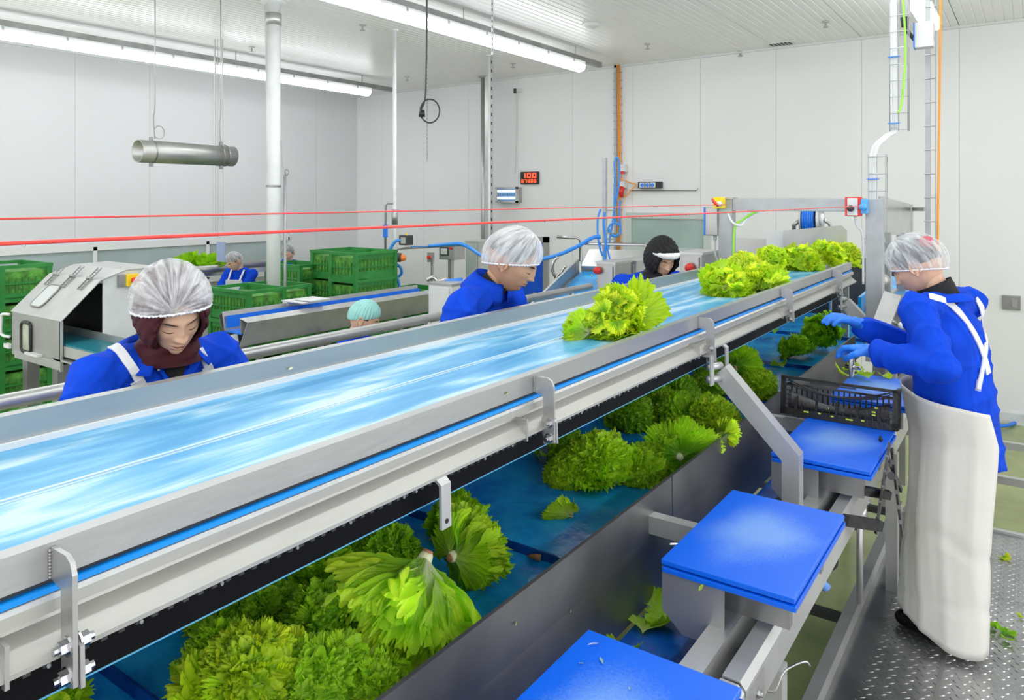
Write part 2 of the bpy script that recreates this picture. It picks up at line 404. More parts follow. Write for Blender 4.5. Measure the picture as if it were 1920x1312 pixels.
struct('trim_3', MB().box((WX, WY-.04, 0), (WX+.04, WY, CEZ)), 'wall')
# long window band in the left wall, one window per bay
def win_left(n, y0, y1, z0=1.25, z1=1.84):
    r = empty('window_%d' % n, (WX, y0, z0)); r['kind'] = 'structure'
    f = MB(); t = .025
    f.box((WX+.0, y0, z1-.05), (WX+.05, y1, z1+.05)); f.box((WX, y0, z0-.05), (WX+.05, y1, z0+.03))
    f.box((WX, y0, z0), (WX+.05, y0+t, z1)); f.box((WX, y1-t, z0), (WX+.05, y1, z1))
    part('window_frame', f, 'white', r)
    part('back_panel', MB().box((WX+.002, y0+t, z0), (WX+.006, y1-t, z1)), mat('grey_room_beyond', (.48, .52, .56), .5, 0, .3, 1.1), r)
    part('pane', MB().box((WX+.022, y0+t, z0+.02), (WX+.028, y1-t, z1-.04)), 'pane', r)
ys = [-1.0, 1.1, 3.2, 5.0, 6.7, 8.25]
k = 0
for i in range(5):
    k += 1; win_left(k, ys[i], ys[i+1])
# window in the back wall, right of the cable tray
a = PY(1176, 398, WY); b = PY(1332, 478, WY)
wr = empty('window_6', (a.x, WY, b.z)); wr['kind'] = 'structure'
f = MB(); t = .085
f.box((a.x, WY-.04, a.z), (b.x, WY, a.z-t)); f.box((a.x, WY-.04, b.z), (b.x, WY, b.z+t))
f.box((a.x, WY-.04, b.z+t), (a.x+t, WY, a.z-t)); f.box((b.x-t, WY-.04, b.z+t), (b.x, WY, a.z-t))
part('window_frame', f, mat('pale_green_frame', (.56, .62, .60), .5), wr)
part('back_panel', MB().box((a.x+t, WY-.006, b.z+t), (b.x-t, WY-.001, a.z-t)), mat('green_room_beyond', (.50, .68, .60), .4, 0, .30, 1.6), wr)
part('pane', MB().box((a.x+t, WY-.022, b.z+t), (b.x-t, WY-.016, a.z-t)), 'pane', wr)
# blue door with steel frame
a = PY(1001, 443, WY); b = PY(1030, 443, WY)
dr = empty('door_1', (a.x, WY, 0)); dr['kind'] = 'structure'
dx0 = b.x - 1.0
f = MB(); f.box((dx0, WY-.05, 0), (dx0+.09, WY, a.z)); f.box((b.x-.09, WY-.05, 0), (b.x, WY, a.z)); f.box((dx0, WY-.05, a.z-.09), (b.x, WY, a.z))
part('door_frame', f, 'steel', dr)
part('door_leaf', MB().box((dx0+.09, WY-.035, .01), (b.x-.09, WY-.002, a.z-.09)), mat('blue_door', (.0, .09, .66), .45), dr)
h = MB(); h.tube([(b.x-.17, WY-.035, 1.0), (b.x-.17, WY-.09, 1.0), (b.x-.29, WY-.09, 1.0)], .012); part('door_handle', h, 'chrome', dr, True)
part('door_closer', MB().box((b.x-.5, WY-.075, a.z-.19), (b.x-.22, WY-.035, a.z-.13), bev=.01), 'steel_light', dr)

# workers' platform on the near side: chequer plate, kerb, legs, end bars
PXa, PXb, PYa, PYb = -.63, 2.4, -1.6, 4.9
pl = thing('work_platform', 'raised chequer plate steel platform that the apron worker on the right stands on', 'platform', (PXa, PYa, 0))
part('deck_plate', MB().box((PXa, PYa, PLZ-.03), (PXb, PYb, PLZ)), mat('wet_plate', (.36, .365, .37), .24, .8, .3, 4, .1, 12), pl)
tm = MB(); px, py = .030, .030
random.seed(3)
for i in range(int((PXb-.95-PXa)/px)):
    for j in range(int((PYb-.6)/py)):
        x = PXa+.1+i*px+(px/2 if j % 2 else 0); y = .8+j*py
        if y > PYb-.03: continue
        a_ = PI/4 if (i+j) % 2 else -PI/4
        c, s = math.cos(a_), math.sin(a_); l, w_, hh = .0140, .0046, .0026
        q = [(l, 0), (0, w_), (-l, 0), (0, -w_)]
        tm.add([(x+u*c-v*s, y+u*s+v*c, PLZ) for u, v in q]+[(x, y, PLZ+hh)], [(0,1,4),(1,2,4),(2,3,4),(3,0,4)])
part('tread_pattern', tm, mat('tread_steel', (.50, .50, .50), .25, .85), pl, kind='stuff', recalc=False)
part('seam_strip', MB().box((-.30, PYa, PLZ), (-.285, PYb, PLZ+.003)), 'steel_worn', pl)
part('kerb', MB().box((PXa-.045, PYa, PLZ-.10), (PXa, PYb, PLZ+.06)), 'steel_light', pl)
part('edge_strip', MB().box((PXa, PYb, PLZ-.06), (PXb, PYb+.035, PLZ+.012)), 'steel_light', pl)
for x in (PXa, .9, PXb-.06):
    for y in (PYa+.1, 1.6, PYb-.06): part('leg', MB().box((x, y-.03, 0), (x+.05, y+.03, PLZ-.03)), 'dark', pl)
for y in (5.9, 6.75):
    part('end_bar', MB().box((PXa, y, PLZ-.05), (PXb, y+.05, PLZ)), 'steel_light', pl)
part('side_bar', MB().box((PXa, PYb+.035, PLZ-.05), (PXa+.05, 6.8, PLZ)), 'steel_light', pl)
# platform on the far side, behind the conveyor, with its guard rail
pf = thing('rear_platform', 'long raised steel platform behind the blue conveyor for the three workers there', 'platform', (-3.0, -1.6, 0))
part('deck_plate', MB().box((-2.95, -1.6, PLZ-.03), (-1.98, 6.2, PLZ)), 'steel_worn', pf)
for y in (-1.4, 1, 3.4, 6.1):
    for x in (-2.93, -2.03): part('leg', MB().box((x, y, 0), (x+.04, y+.04, PLZ-.03)), 'steel_worn', pf)
gr = thing('guard_rail', 'round stainless guard rail running behind the women and man at the conveyor', 'railing', (-2.9, -1.6, PLZ))
for z, r_ in ((1.80, .027), (1.35, .018)):
    part('rail', MB().tube([(-2.9, -1.6, z), (-2.9, 5.2, z)], r_, 12), 'steel_light', gr, True)
for y in (-1.2, .2, 1.62, 3.25, 4.9): part('post', MB().tube([(-2.9, y, PLZ), (-2.9, y, 1.8)], .02, 10), 'steel_light', gr, True)

# ------------------------------------------------------------------ strip lights
def lamp_mesh():
    L = 1.21; mb = MB(); n = 8
    prof = [(.085*math.cos(-PI+PI*i/n), -.075*math.sin(PI*i/n)**.8) for i in range(n+1)]
    prof = [(.085*math.cos(PI*i/n), -.08*(math.sin(PI*i/n)**.6 if 0 < i < n else 0)) for i in range(n+1)]
    mb.prism(prof, 'y', .012, L-.012); return mesh_of('diffuser', mb, 'lamp', False, True)
lampm = lamp_mesh()
lbody = mesh_of('lamp_body', MB().box((-.075, .0, 0), (.075, 1.22, .05)), 'white', recalc=True)
clipm = mesh_of('clip', MB().box((-.082, 0, -.01), (.082, .02, .055)), 'steel', recalc=True)
rows = ((-8.8, 'far left'), (-4.85, 'middle'), (-.82, 'right'), (3.1, 'unseen'))
for ri, (X, nm) in enumerate(rows):
    t = thing('lighting_track', {0: 'grey mounting track of the light row along the left wall', 1: 'grey mounting track of the long light row crossing the top middle', 2: 'grey mounting track of the light row at the top right', 3: 'grey mounting track of the unseen light row right of the picture'}[ri], 'light track', (X, -4.6, 4.30))
    part('channel', MB().prism([(X-.03, 4.30), (X+.03, 4.30), (X+.03, 4.37), (X+.022, 4.37), (X+.022, 4.31), (X-.022, 4.31), (X-.022, 4.37), (X-.03, 4.37)], 'y', -4.6, 8.97 if ri != 2 else 8.6), 'steel_worn', t)
    for y in (-3, 0, 3, 6, 8.3): part('hanger', MB().tube([(X, y, 4.31), (X, y, CEZ)], .006, 6), 'steel_worn', t)
    for j in range(10):
        y = 8.45 - 1.23*(j+1)
        if y < -4.6: continue
        lab = {0: 'strip light in the row along the left wall', 1: 'strip light in the row crossing the top middle', 2: 'strip light in the row at the top right', 3: 'strip light in the unseen row right of the picture'}[ri]
        lab = '%s, %s' % (lab, ['the one at the wall end', 'second from the wall end', 'third from the wall end', 'fourth from the wall end', 'fifth from the wall end', 'sixth from the wall end', 'seventh from the wall end', 'eighth from the wall end', 'ninth from the wall end', 'tenth from the wall end'][j])
        q = thing('strip_light', lab, 'light', (X, y, 4.245), 0, 'strip lights, %s row' % nm)
        link('lamp_body', lbody, q); link('diffuser', lampm, q); link('clip', clipm, q, (0, .3, 0)); link('clip', clipm, q, (0, .9, 0))

# ================================================================== UPPER CONVEYOR
FX, BX = -.98, -1.62                   # front and back rails
Y0, Y1 = -1.3, 5.28
def h(z): return CAMZ - z
uc = thing('sorting_conveyor', 'long stainless upper conveyor with a wet pale blue belt running diagonally across the picture', 'conveyor', (-1.3, Y0, 0))
nb = MB(); nx, ny = 2, 60
for i in range(nx+1):
    for j in range(ny+1): nb.v.append((BX+.012+(FX-.02-BX-.012)*i/nx, Y0+(Y1-Y0)*j/ny, h(.482)))
for i in range(nx):
    for j in range(ny): a_ = i*(ny+1)+j; nb.f.append((a_, a_+1, a_+ny+2, a_+ny+1))
bt = MB().box((BX+.012, Y0, h(.49)), (FX-.02, Y1, h(.482)))
part('belt', bt, 'belt', uc, label='pale blue belt with wet highlights painted in as white streaks')
part('belt_seam', MB().box((-1.345, Y0, h(.482)), (-1.338, Y1, h(.4800))).box((-1.330, Y0, h(.482)), (-1.326, Y1, h(.4803))), mat('belt_seam', (.55, .70, .78), .3), uc, label='pale double line along the middle of the belt')
# near side rail: folded lip, upright face, inner lining
part('side_rail', MB().sheet([(FX-.026, h(.432)), (FX-.022, h(.42)), (FX, h(.42)), (FX, h(.463))], .003, 'y', Y0, Y1), 'rail', uc, label='near side rail with a folded top lip')
part('inner_strip', MB().box((FX-.021, Y0, h(.48)), (FX-.013, Y1, h(.43))), 'white', uc)
part('side_rail', MB().sheet([(BX-.03, h(.46)), (BX-.026, h(.42)), (BX, h(.42)), (BX, h(.472))], .003, 'y', Y0, Y1), 'rail', uc, label='far side rail with a folded top lip')
part('inner_strip', MB().box((BX+.002, Y0, h(.482)), (BX+.012, Y1, h(.470))), 'white', uc)
part('belt_edge', MB().box((FX-.04, Y0, h(.4775)), (FX+.006, Y1, h(.4705))), 'blue_edge', uc, label='bright blue belt edge showing below the rail')
part('slot_back', MB().box((FX-.05, Y0, h(.475)), (FX-.006, Y1, h(.462))), 'dark', uc)
part('frame_beam', MB().sheet([(FX-.03, h(.480)), (FX+.004, h(.480)), (FX+.012, h(.484)), (FX+.012, h(.497)), (FX-.006, h(.503)), (FX-.004, h(.512)), (FX+.030, h(.542)), (FX+.030, h(.546)), (FX-.03, h(.552))], .003, 'y', Y0, Y1), 'beam', uc, label='near frame beam with a groove and a sloping lower flange')
part('frame_beam', MB().box((BX-.04, Y0, h(.56)), (BX-.03, Y1, h(.48))), 'steel', uc, label='far frame beam')
part('underside', MB().box((BX-.03, Y0, h(.556)), (FX, Y1, h(.552))), 'dark', uc)
part('return_skirt', MB().box((FX-.012, Y0, h(.606)), (FX-.004, Y1-.2, h(.555))), 'rubber', uc, label='black rubber skirt hanging under the frame')
part('skirt_edge', MB().box((FX-.0125, Y0, h(.6085)), (FX-.0035, Y1-.2, h(.606))), mat('skirt_blue', (.10, .38, .60), .4), uc, label='thin blue bottom edge of the skirt')
# ribbed lip under the flange, and the water drops along it
rb = MB()
y = Y0
while y < Y1: rb.box((FX-.012, y, h(.556)), (FX+.024, y+.008, h(.549))); y += .022
part('ribbed_lip', rb, 'dark', uc, kind='stuff')
random.seed(5)
dm = mesh_of('water_drop', MB().sphere((0,0,0), (.0026, .0026, .0034), 8, 6), 'water', True)
y = .3
while y < 2.6:
    link('water_drop', dm, uc, Vector((FX+.027, y, h(.553))) - world_loc(uc)); y += random.uniform(.03, .14)
def hexbolt(mb, c, d, r=.009, l=.010):
    c, d = Vector(c), Vector(d); mb.tube([c, c+d*l], r, 6); mb.tube([c+d*l, c+d*(l+.006)], r*.55, 8); mb.tube([c-d*.001, c+d*.0015], r*1.35, 12)
def lug(y, full=True):                 # welded bent plate that hangs off the rail, with its two bolts
    x0, x1 = FX+.002, FX+.058; pr = []
    pr = [(x0, h(.424)), (x1-.018, h(.424)), (x1-.006, h(.430)), (x1, h(.444)), (x1+.002, h(.575)), (x1-.028, h(.582)), (x1-.030, h(.468)), (x0, h(.462))]
    b = part('bracket', MB().prism(pr, 'y', y-.003, y+.003), 'steel', uc)
    w_ = MB()
    for i in range(9): w_.sphere((x0+.001, y-.004, h(.428+i*.004)), .0028, 6, 4)
    part('weld_bead', w_, 'steel_worn', b, True)
    p2 = MB().prism([(FX+.02, h(.52)), (x1+.004, h(.528)), (x1+.006, h(.577)), (x1-.02, h(.58)), (FX+.02, h(.56))], 'y', y+.004, y+.009)
    part('bracket_plate', p2, 'steel', b)
    for hz in (.530, .566):
        m_ = MB(); hexbolt(m_, (x1-.013, y-.003, h(hz)), (0, -1, 0)); hexbolt(m_, (x1-.013, y+.009, h(hz)), (0, 1, 0), .009, .012)
        part('bolt', m_, 'chrome', b)
for y in (.414, 1.48, 2.55, 3.60, 4.70): lug(y)
# gusset plates welded under each bracket
for y in (.40, 1.45, 2.52, 3.57, 4.67): part('gusset', MB().box((FX-.01, y-.05, h(.555)), (FX+.034, y-.045, h(.505))), 'steel', uc)
# flat hangers with a hole that hang from the lower flange
def hanger(y, lo, tubey=False):
    g = MB().sheet([(FX+.0, h(.548)), (FX+.034, h(.548)), (FX+.044, h(.556)), (FX+.046, h(lo))], .006, 'y', y-.014, y+.014)
    o = part('hanger_strap', g, 'steel_light', uc)
    part('hole', MB().tube([(FX+.0485, y, h(lo-.014)), (FX+.0497, y, h(lo-.014))], .005, 10), 'black', o)
hanger(1.10, .640); hanger(2.72, .70)
# rollers and drive under the far end
part('end_roller', MB().tube([(BX+.02, Y1, h(.53)), (FX-.02, Y1, h(.53))], .045, 20), 'steel', uc, True)
for y in (.6, 2.6, 4.6):
    part('cross_member', MB().box((BX-.02, y-.02, h(.60)), (FX-.02, y+.02, h(.557))), 'steel_worn', uc)
    part('leg', MB().box((BX-.06, y-.025, 0), (BX-.02, y+.025, h(.50))), 'steel_worn', uc)

# bent box section posts that carry the conveyor from the lower frame
def bent_post(y, lab):
    t = thing('support_post', lab, 'support', (-.68, y, .9))
    mb = MB(); a_, b_, c_ = Vector((FX+.055, y, h(.622))), Vector((-.675, y, h(.885))), Vector((-.675, y, h(1.30)))
    w_ = .032
    d = (b_-a_).normalized(); n = Vector((d.z, 0, -d.x)); n = -n if n.z < 0 else n
    pr = [(a_+n*w_), (b_+Vector((w_*.9, 0, w_*.42))), (c_+Vector((w_*.9, 0, 0))), (c_-Vector((w_*.9, 0, 0))), (b_-Vector((w_*.9, 0, w_*.42))), (a_-n*w_)]
    part('post', mb.prism([(p.x, p.z) for p in pr], 'y', y-.028, y+.028), 'steel_light', t)
    part('end_plate', MB().box((-.73, y-.06, h(1.30)), (-.62, y+.06, h(1.29))), 'steel', t)
    g = MB(); g.sheet([(FX-.01, h(.556)), (FX+.05, h(.556)), (FX+.052, h(.66))], .006, 'y', y-.10, y-.07)
    part('clamp_plate', g, 'steel_light', t)
    for z in (.60, .645):
        g = MB(); g.tube([(FX+.03, y-.075, h(z)), (FX+.062, y-.02, h(z))], .013, 12); part('spacer', g, 'steel_light', t, True)
    return t
bent_post(2.63, 'bent square steel post between the second and third cutting board from the front')
bent_post(4.80, 'bent square steel post beside the moving blue gloves at the far end')

# ================================================================== LOWER TROUGH LINE
TW = -.98                              # trough wall plane
tr = thing('trough_conveyor', 'lower stainless trough line with a deep blue belt full of lettuce under the upper conveyor', 'conveyor', (-1.3, -.9, 0))
TY0, TY1 = -.9, 5.4
TB = h(1.10)
# belt pieces between flights, overlapping like shingles
yy = [-.9, .22, .86, 1.90, 2.95, 4.0, 5.0, 6.2, 7.5]
for i in range(len(yy)-1):
    b = part('belt_segment', MB().box((-1.78, yy[i]+.004, TB-.006), (TW-.01, yy[i+1]-.004, TB)), 'trough_belt', tr)
    part('flight', MB().prism([(yy[i]-.012, TB), (yy[i]-.004, TB+.022), (yy[i]+.004, TB+.022), (yy[i]+.010, TB)], 'x', -1.78, TW-.015), 'waste_belt', b)
def wall_plate(y0, y1):
    return MB().sheet([(TW-.012, h(.932)), (TW-.006, h(.92)), (TW+.002, h(.92)), (TW+.004, h(1.06)), (TW+.022, h(1.235))], .003, 'y', y0, y1)
part('near_wall', wall_plate(TY0, 2.30), 'steel_worn', tr, label='near trough wall plate, front length')
part('near_wall', wall_plate(2.31, TY1), 'steel_worn', tr, label='near trough wall plate, rear length')
part('joint_clip', MB().box((TW+.006, 2.30, h(1.18)), (TW+.03, 2.35, h(1.165))).tube([(TW+.01, 2.27, h(1.13)), (TW+.045, 2.29, h(1.128))], .006, 6), 'chrome', tr)
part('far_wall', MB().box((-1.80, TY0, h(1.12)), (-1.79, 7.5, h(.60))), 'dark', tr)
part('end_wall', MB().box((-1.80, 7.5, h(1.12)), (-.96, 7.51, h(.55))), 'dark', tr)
part('splash_plate', MB().box((-1.785, 5.3, h(.80)), (-1.78, 7.5, h(.60))), 'steel', tr)
part('waste_belt', MB().box((TW+.025, TY0, h(1.262)), (-.69, TY1, h(1.25))), 'waste_belt', tr, label='dark blue waste belt below the cutting boards')
part('waste_lining', MB().box((-.69, TY0, h(1.26)), (-.684, TY1, h(1.12))), 'dark', tr)
part('inner_rail', MB().prism([(-.682, h(1.13)), (-.675, h(1.085)), (-.618, h(1.085)), (-.618, h(1.30)), (-.682, h(1.30))], 'y', TY0, TY1), 'steel_light', tr)
part('gap_tray', MB().box((-.618, TY0, h(1.20)), (-.585, TY1, h(1.19))), 'black', tr)
part('outer_rail', MB().sheet([(-.586, h(1.15)), (-.584, h(1.10)), (-.545, h(1.10)), (-.532, h(1.115)), (-.532, h(1.20)), (-.56, h(1.205))], .004, 'y', TY0, 1.66), 'steel_light', tr, label='outer rail, front length')
part('outer_rail', MB().sheet([(-.586, h(1.15)), (-.584, h(1.10)), (-.545, h(1.10)), (-.532, h(1.115)), (-.532, h(1.20)), (-.56, h(1.205))], .004, 'y', 1.67, TY1), 'steel_light', tr, label='outer rail, rear length')
g = part('splice_plate', MB().box((-.531, 1.60, h(1.19)), (-.526, 1.80, h(1.125))), 'steel', tr)
for y in (1.66, 1.74):
    m_ = MB(); hexbolt(m_, (-.526, y, h(1.155)), (1, 0, 0), .010, .008); part('bolt', m_, 'chrome', g)
hk = MB(); hk.tube(smooth_path([(-.52, 1.80, h(1.18)), (-.50, 1.80, h(1.17)), (-.485, 1.82, h(1.13)), (-.45, 1.86, h(1.115)), (-.44, 1.875, h(1.13))], 4), .0026, 6); part('wire_hook', hk, 'chrome', tr, True)
hk = MB(); hk.tube(smooth_path([(-.52, 1.70, h(1.21)), (-.50, 1.71, h(1.22)), (-.485, 1.73, h(1.19)), (-.455, 1.76, h(1.175)), (-.445, 1.775, h(1.19))], 4), .0026, 6); part('wire_hook', hk, 'chrome', tr, True)
part('cross_band', MB().box((-.99, 2.12, h(1.04)), (-.66, 2.16, h(.985))), 'steel_light', tr)
part('cross_band', MB().box((-.99, 3.42, h(1.04)), (-.66, 3.46, h(.985))), 'steel_light', tr)
for y in (-.3, 1.95, 3.9, 5.4):
    part('leg', MB().box((-.57, y-.025, 0), (-.52, y+.025, h(1.20))), 'steel_light', tr)
    part('leg', MB().box((-1.80, y-.025, 0), (-1.75, y+.025, h(1.12))), 'steel_worn', tr)
    part('leg_brace', MB().box((-1.80, y-.02, .42), (-.52, y+.02, .46)), 'dark', tr)
part('lower_rail', MB().box((-.57, TY0, .40), (-.53, TY1, .45)), 'dark', tr)
# folded steel brackets that hold the cutting boards

by = (.86, 1.82, 2.82, 3.80)
for y in by:
    br = part('board_bracket', MB().sheet([(-.80, h(.972)), (-.80, h(1.085)), (-.745, h(1.135)), (-.672, h(1.135))], .003, 'y', y+.03, y+.54), 'steel', tr)
    part('front_plate', MB().prism([(-.802, h(.970)), (-.635, h(.970)), (-.635, h(1.10)), (-.665, h(1.135)), (-.745, h(1.135)), (-.802, h(1.085))], 'y', y+.006, y+.010), 'steel', br)
    part('support_bar', MB().box((-.80, y+.10, h(1.085)), (-.50, y+.13, h(.984))), 'steel_worn', br)
    part('support_bar', MB().box((-.80, y+.44, h(1.085)), (-.50, y+.47, h(.984))), 'steel_worn', br)
# stacked pairs of blue cutting boards
labs = ['nearest', 'second', 'third', 'fourth']
desc = ['nearest blue cutting board, cut off by the bottom edge', 'large blue cutting board in the middle with a pale worn centre', 'blue cutting board in front of the black crate', 'blue cutting board behind the black crate with lettuce scraps on it']
bmsh = mesh_of('cutting_board', MB().box((-.17, -.285, 0), (.17, .285, .0135), bev=.003), 'board', recalc=True)
for i, y in enumerate(by):
    for k, z in enumerate((.968, .950)):
        o = link('cutting_board', bmsh, None, (-.632, y+.285, h(z+.0135)))
        if k == 1: tag(o, desc[i] + ', upper of the pair', 'cutting board', 'blue cutting boards')
        else:
            tag(o, 'lower blue board underneath the %s pair from the front' % labs[i], 'cutting board', 'blue cutting boards')
            o.location.x += .004; o.location.y -= .004
# black bucket and pale hose under the frame
t = thing('bucket', 'black round bucket hanging below the middle cutting board', 'bucket', (-.62, 3.0, .65))
m_ = MB(); N = 24
c0 = Vector((-.70, 2.98, 1.10))
m_.tube([c0, c0+Vector((0,0,.015)), c0+Vector((0,0,.20)), c0+Vector((0,0,.21))], [.085, .10, .12, .122], N, True); part('body', m_, 'black', t, True)
m_ = MB(); m_.tube([c0+Vector((0,0,.205)), c0+Vector((0,0,.222))], .128, N); part('rim', m_, 'dark', t, True)
solid('floor_hose', MB().tube(smooth_path([(-.9, 2.75, .02), (-.8, 2.5, .02), (-.72, 2.45, .02), (-.66, 2.6, .02), (-.6, 2.9, .02)], 6), .008, 8), 'white', 'thin white hose looping on the green floor below the boards', 'hose', smooth=True)
# ================================================================== LETTUCE
def leaf_mesh(name, L, th, ruffle, curl, cup, seed, na=130, nr=15, k1=11, k2=29, k3=67, petiole=.34, p1=2.2, a2=.55, a3=.26, mt='leaf', a1=1.0):
    """a fan shaped leaf: grows along +Y from the stem, upper face +Z, frilled margin"""
    rg = np.random.RandomState(seed)
    T = np.linspace(-th, th, na)[:, None]; R = np.linspace(0, 1, nr)[None, :] ** .8
    ph = rg.rand(12)*6.28
    low = sum(rg.randn()*np.sin(k*T/th*2.2+rg.rand()*6) for k in (1, 2, 3)) * .05
    outl = L*(1-.25*(T/th)**2+low)*(1+.05*np.sin(k3*T+ph[0])*np.sin(13*T+ph[1])+.018*np.sin(k2*.7*T+ph[8]))
    rho = outl*R
    amp = ruffle*L
    e3 = R**p1; e5 = R**(p1*1.7); e8 = R**(p1*2.6)
    m1 = .55+.45*np.sin(4.1*T+ph[5]+2*R); m2 = .6+.4*np.sin(9.3*T+ph[9]+5*R); m3 = .6+.4*np.sin(15*T+ph[10]-7*R)
    n = amp*(a1*e3*np.sin(k1*T+ph[2]+2.5*R)*m1 + a2*e5*np.sin(k2*T+ph[3]+9*R+1.5*np.sin(5*T))*m2 + a3*e8*np.sin(k3*T+ph[4]+16*R+2*np.sin(9*T))*m3)
    n += L*.014*np.sin(7*T+ph[6])*R + L*.012*np.sin(19*T+ph[7])*np.sin(13*R+3*T)*np.minimum(1, R*2)
    tt = T + e5*(1.1/k2)*a2*np.cos(k2*T+ph[3]+6*R)+e8*(1.0/k3)*np.cos(k3*T+ph[4]+9*R)
    rr = rho + amp*.5*a2*e5*np.sin(k2*T*1.13+ph[1])*m2+amp*.5*a3*e8*np.sin(k3*.9*T+ph[6])
    pw = petiole+(1-petiole)*np.minimum(1, R*1.6)
    x = rr*np.sin(tt)*pw; y = rr*np.cos(tt*(.55+.45*np.minimum(1, R*1.5)))
    z = n + cup*(x**2)/L
    rib = np.exp(-(x/(.045*L))**2)*(1-R)**.8*.035*L; z = z - rib
    if abs(curl) > 1e-3:
        kk = curl/L; a = y*kk
        yy_ = np.sin(a)/kk - z*np.sin(a); zz = (1-np.cos(a))/kk + z*np.cos(a)
        y, z = yy_, zz
    V = np.stack([x, y, z], -1).reshape(-1, 3)
    i_, j_ = np.meshgrid(np.arange(na-1), np.arange(nr-1), indexing='ij'); a_ = (i_*nr+j_).ravel()
    fs = np.stack([a_, a_+nr, a_+nr+1, a_+1], -1).tolist()
    me = bpy.data.meshes.new(name); me.from_pydata(V.tolist(), [], fs); me.materials.append(M[mt])
    uvl = me.uv_layers.new(name='UVMap')
    U = np.stack([np.broadcast_to((T+th)/(2*th), (na, nr)), np.broadcast_to(R, (na, nr))], -1).reshape(-1, 2)
    li = np.zeros(len(me.loops), dtype=np.int32); me.loops.foreach_get('vertex_index', li)
    uvl.data.foreach_set('uv', U[li].astype(np.float32).ravel())
    me.polygons.foreach_set('use_smooth', [True]*len(me.polygons)); me.update()
    return me
LV = {
 'big':   [leaf_mesh('leaf', .17, .95, .10, c, .5, s, 320, 26, 5, 44, 125, p1=2.6, a2=.55, a3=.42, a1=.28) for c, s in ((-.5, 11), (-.2, 12), (.25, 13))],
 'curly': [leaf_mesh('leaf', .135, 1.3, .15, c, .6, s, 320, 18, 9, 46, 121, p1=1.5, a2=.6, a3=.34, mt='leaf_frill', a1=.6) for c, s in ((-.5, 21), (.1, 22), (.5, 23), (-.9, 24))],
 'frill': [leaf_mesh('leaf', .085, 1.5, .19, c, .4, s, 300, 17, 6, 37, 97, p1=.9, a2=.62, a3=.36, mt='leaf_frill', a1=.7) for c, s in ((-.6, 31), (0, 32), (.5, 33), (-.9, 34))],
 'drape': [leaf_mesh('leaf', .17, 1.12, .10, c, 1.0, s, 340, 26, 4, 46, 128, petiole=.42, p1=3.0, a2=.55, a3=.42, a1=.35, mt='leaf_pale') for c, s in ((-.45, 51), (-.15, 52), (.1, 53))],
 'soft':  [leaf_mesh('leaf', .155, 1.2, .12, c, .8, s, 260, 18, 6, 32, 88, p1=1.8, a2=.6, a3=.35, a1=.6) for c, s in ((-.9, 41), (-.3, 42), (.5, 43))],
}
def crown_mesh(seed, R0=.098, nu=230, nv=120):
    """crinkled mass of packed leaf margins: a dome of meandering frills"""
    rg = np.random.RandomState(seed)
    th = np.linspace(.02, PI*.80, nv)[:, None]; ph = np.linspace(0, 2*PI, nu, endpoint=False)[None, :]
    N = np.stack([np.sin(th)*np.cos(ph), np.sin(th)*np.sin(ph), np.cos(th)+0*ph], -1).reshape(-1, 3)
    def rd(f): v = rg.randn(3); return v/np.linalg.norm(v)*f
    def warp(p, f, a):
        o = p.copy()
        for k in range(3): o = o+np.outer(np.sin(p @ rd(f)+rg.rand()*6), rd(a))
        return o
    lump = sum(np.sin(N @ rd(f)+rg.rand()*6) for f in (3, 4, 5, 7))/4
    W = warp(warp(N, 6, .10), 15, .045)
    f1 = 1-np.abs(np.sin(W @ rd(9)+1.5*np.sin(W @ rd(7)))); f2 = 1-np.abs(np.sin(W @ rd(11)+1.2*np.sin(W @ rd(9))))
    m_ = np.maximum(f1, f2)**1.6                                   # leaf edges
    W2 = warp(W, 36, .022)
    g = np.maximum(1-np.abs(np.sin(W2 @ rd(30)+1.5*np.sin(W2 @ rd(25)))), 1-np.abs(np.sin(W2 @ rd(36))))**1.5
    W3 = warp(W2, 80, .008); q_ = np.sin(W3 @ rd(85))*np.sin(W3 @ rd(95))
    h_ = .16*lump+.16*m_+.10*g*(.4+.6*m_)+.035*q_
    r_ = R0*(.86+h_)
    sh = np.stack([np.sin(W2 @ rd(33)), np.sin(W2 @ rd(35)), np.sin(W2 @ rd(31))], -1)*.055*R0*(m_[:, None])
    sh += np.stack([np.sin(W3 @ rd(70)), np.sin(W3 @ rd(75)), np.sin(W3 @ rd(80))], -1)*.018*R0
    V = N*r_[:, None]*np.array([1.05, 1.05, .85])+sh+np.array([0, 0, .065])
    a_ = (np.arange(nv-1)[:, None]*nu+np.arange(nu)[None, :]).ravel(); b_ = (np.arange(nv-1)[:, None]*nu+(np.arange(nu)+1)[None, :] % nu).ravel()
    me = bpy.data.meshes.new('curly_heart'); me.from_pydata(V.tolist(), [], np.stack([a_, a_+nu, b_+nu, b_], -1).tolist()); me.materials.append(M['leaf_frill'])
    uvl = me.uv_layers.new(name='UVMap'); li = np.zeros(len(me.loops), dtype=np.int32); me.loops.foreach_get('vertex_index', li)
    vy = .60+.25*(m_-.5)+.15*g; U = np.stack([(ph+0*th).ravel()/6.28, vy], -1); uvl.data.foreach_set('uv', U[li].astype(np.float32).ravel())
    me.polygons.foreach_set('use_smooth', [True]*len(me.polygons)); me.update(); return me
CROWN = [crown_mesh(k) for k in (1, 2, 3, 4)]
stem_me = mesh_of('stem', MB().tube([(0,0,-.008), (0,0,0), (0,0,.03), (0,0,.06)], [.014, .018, .022, .008], 14), 'core', True)
cut_me = mesh_of('cut_end', MB().tube([(0,0,-.0125), (0,0,-.0115), (0,0,-.007)], [.0115, .0135, .0145], 14), 'cut', True)
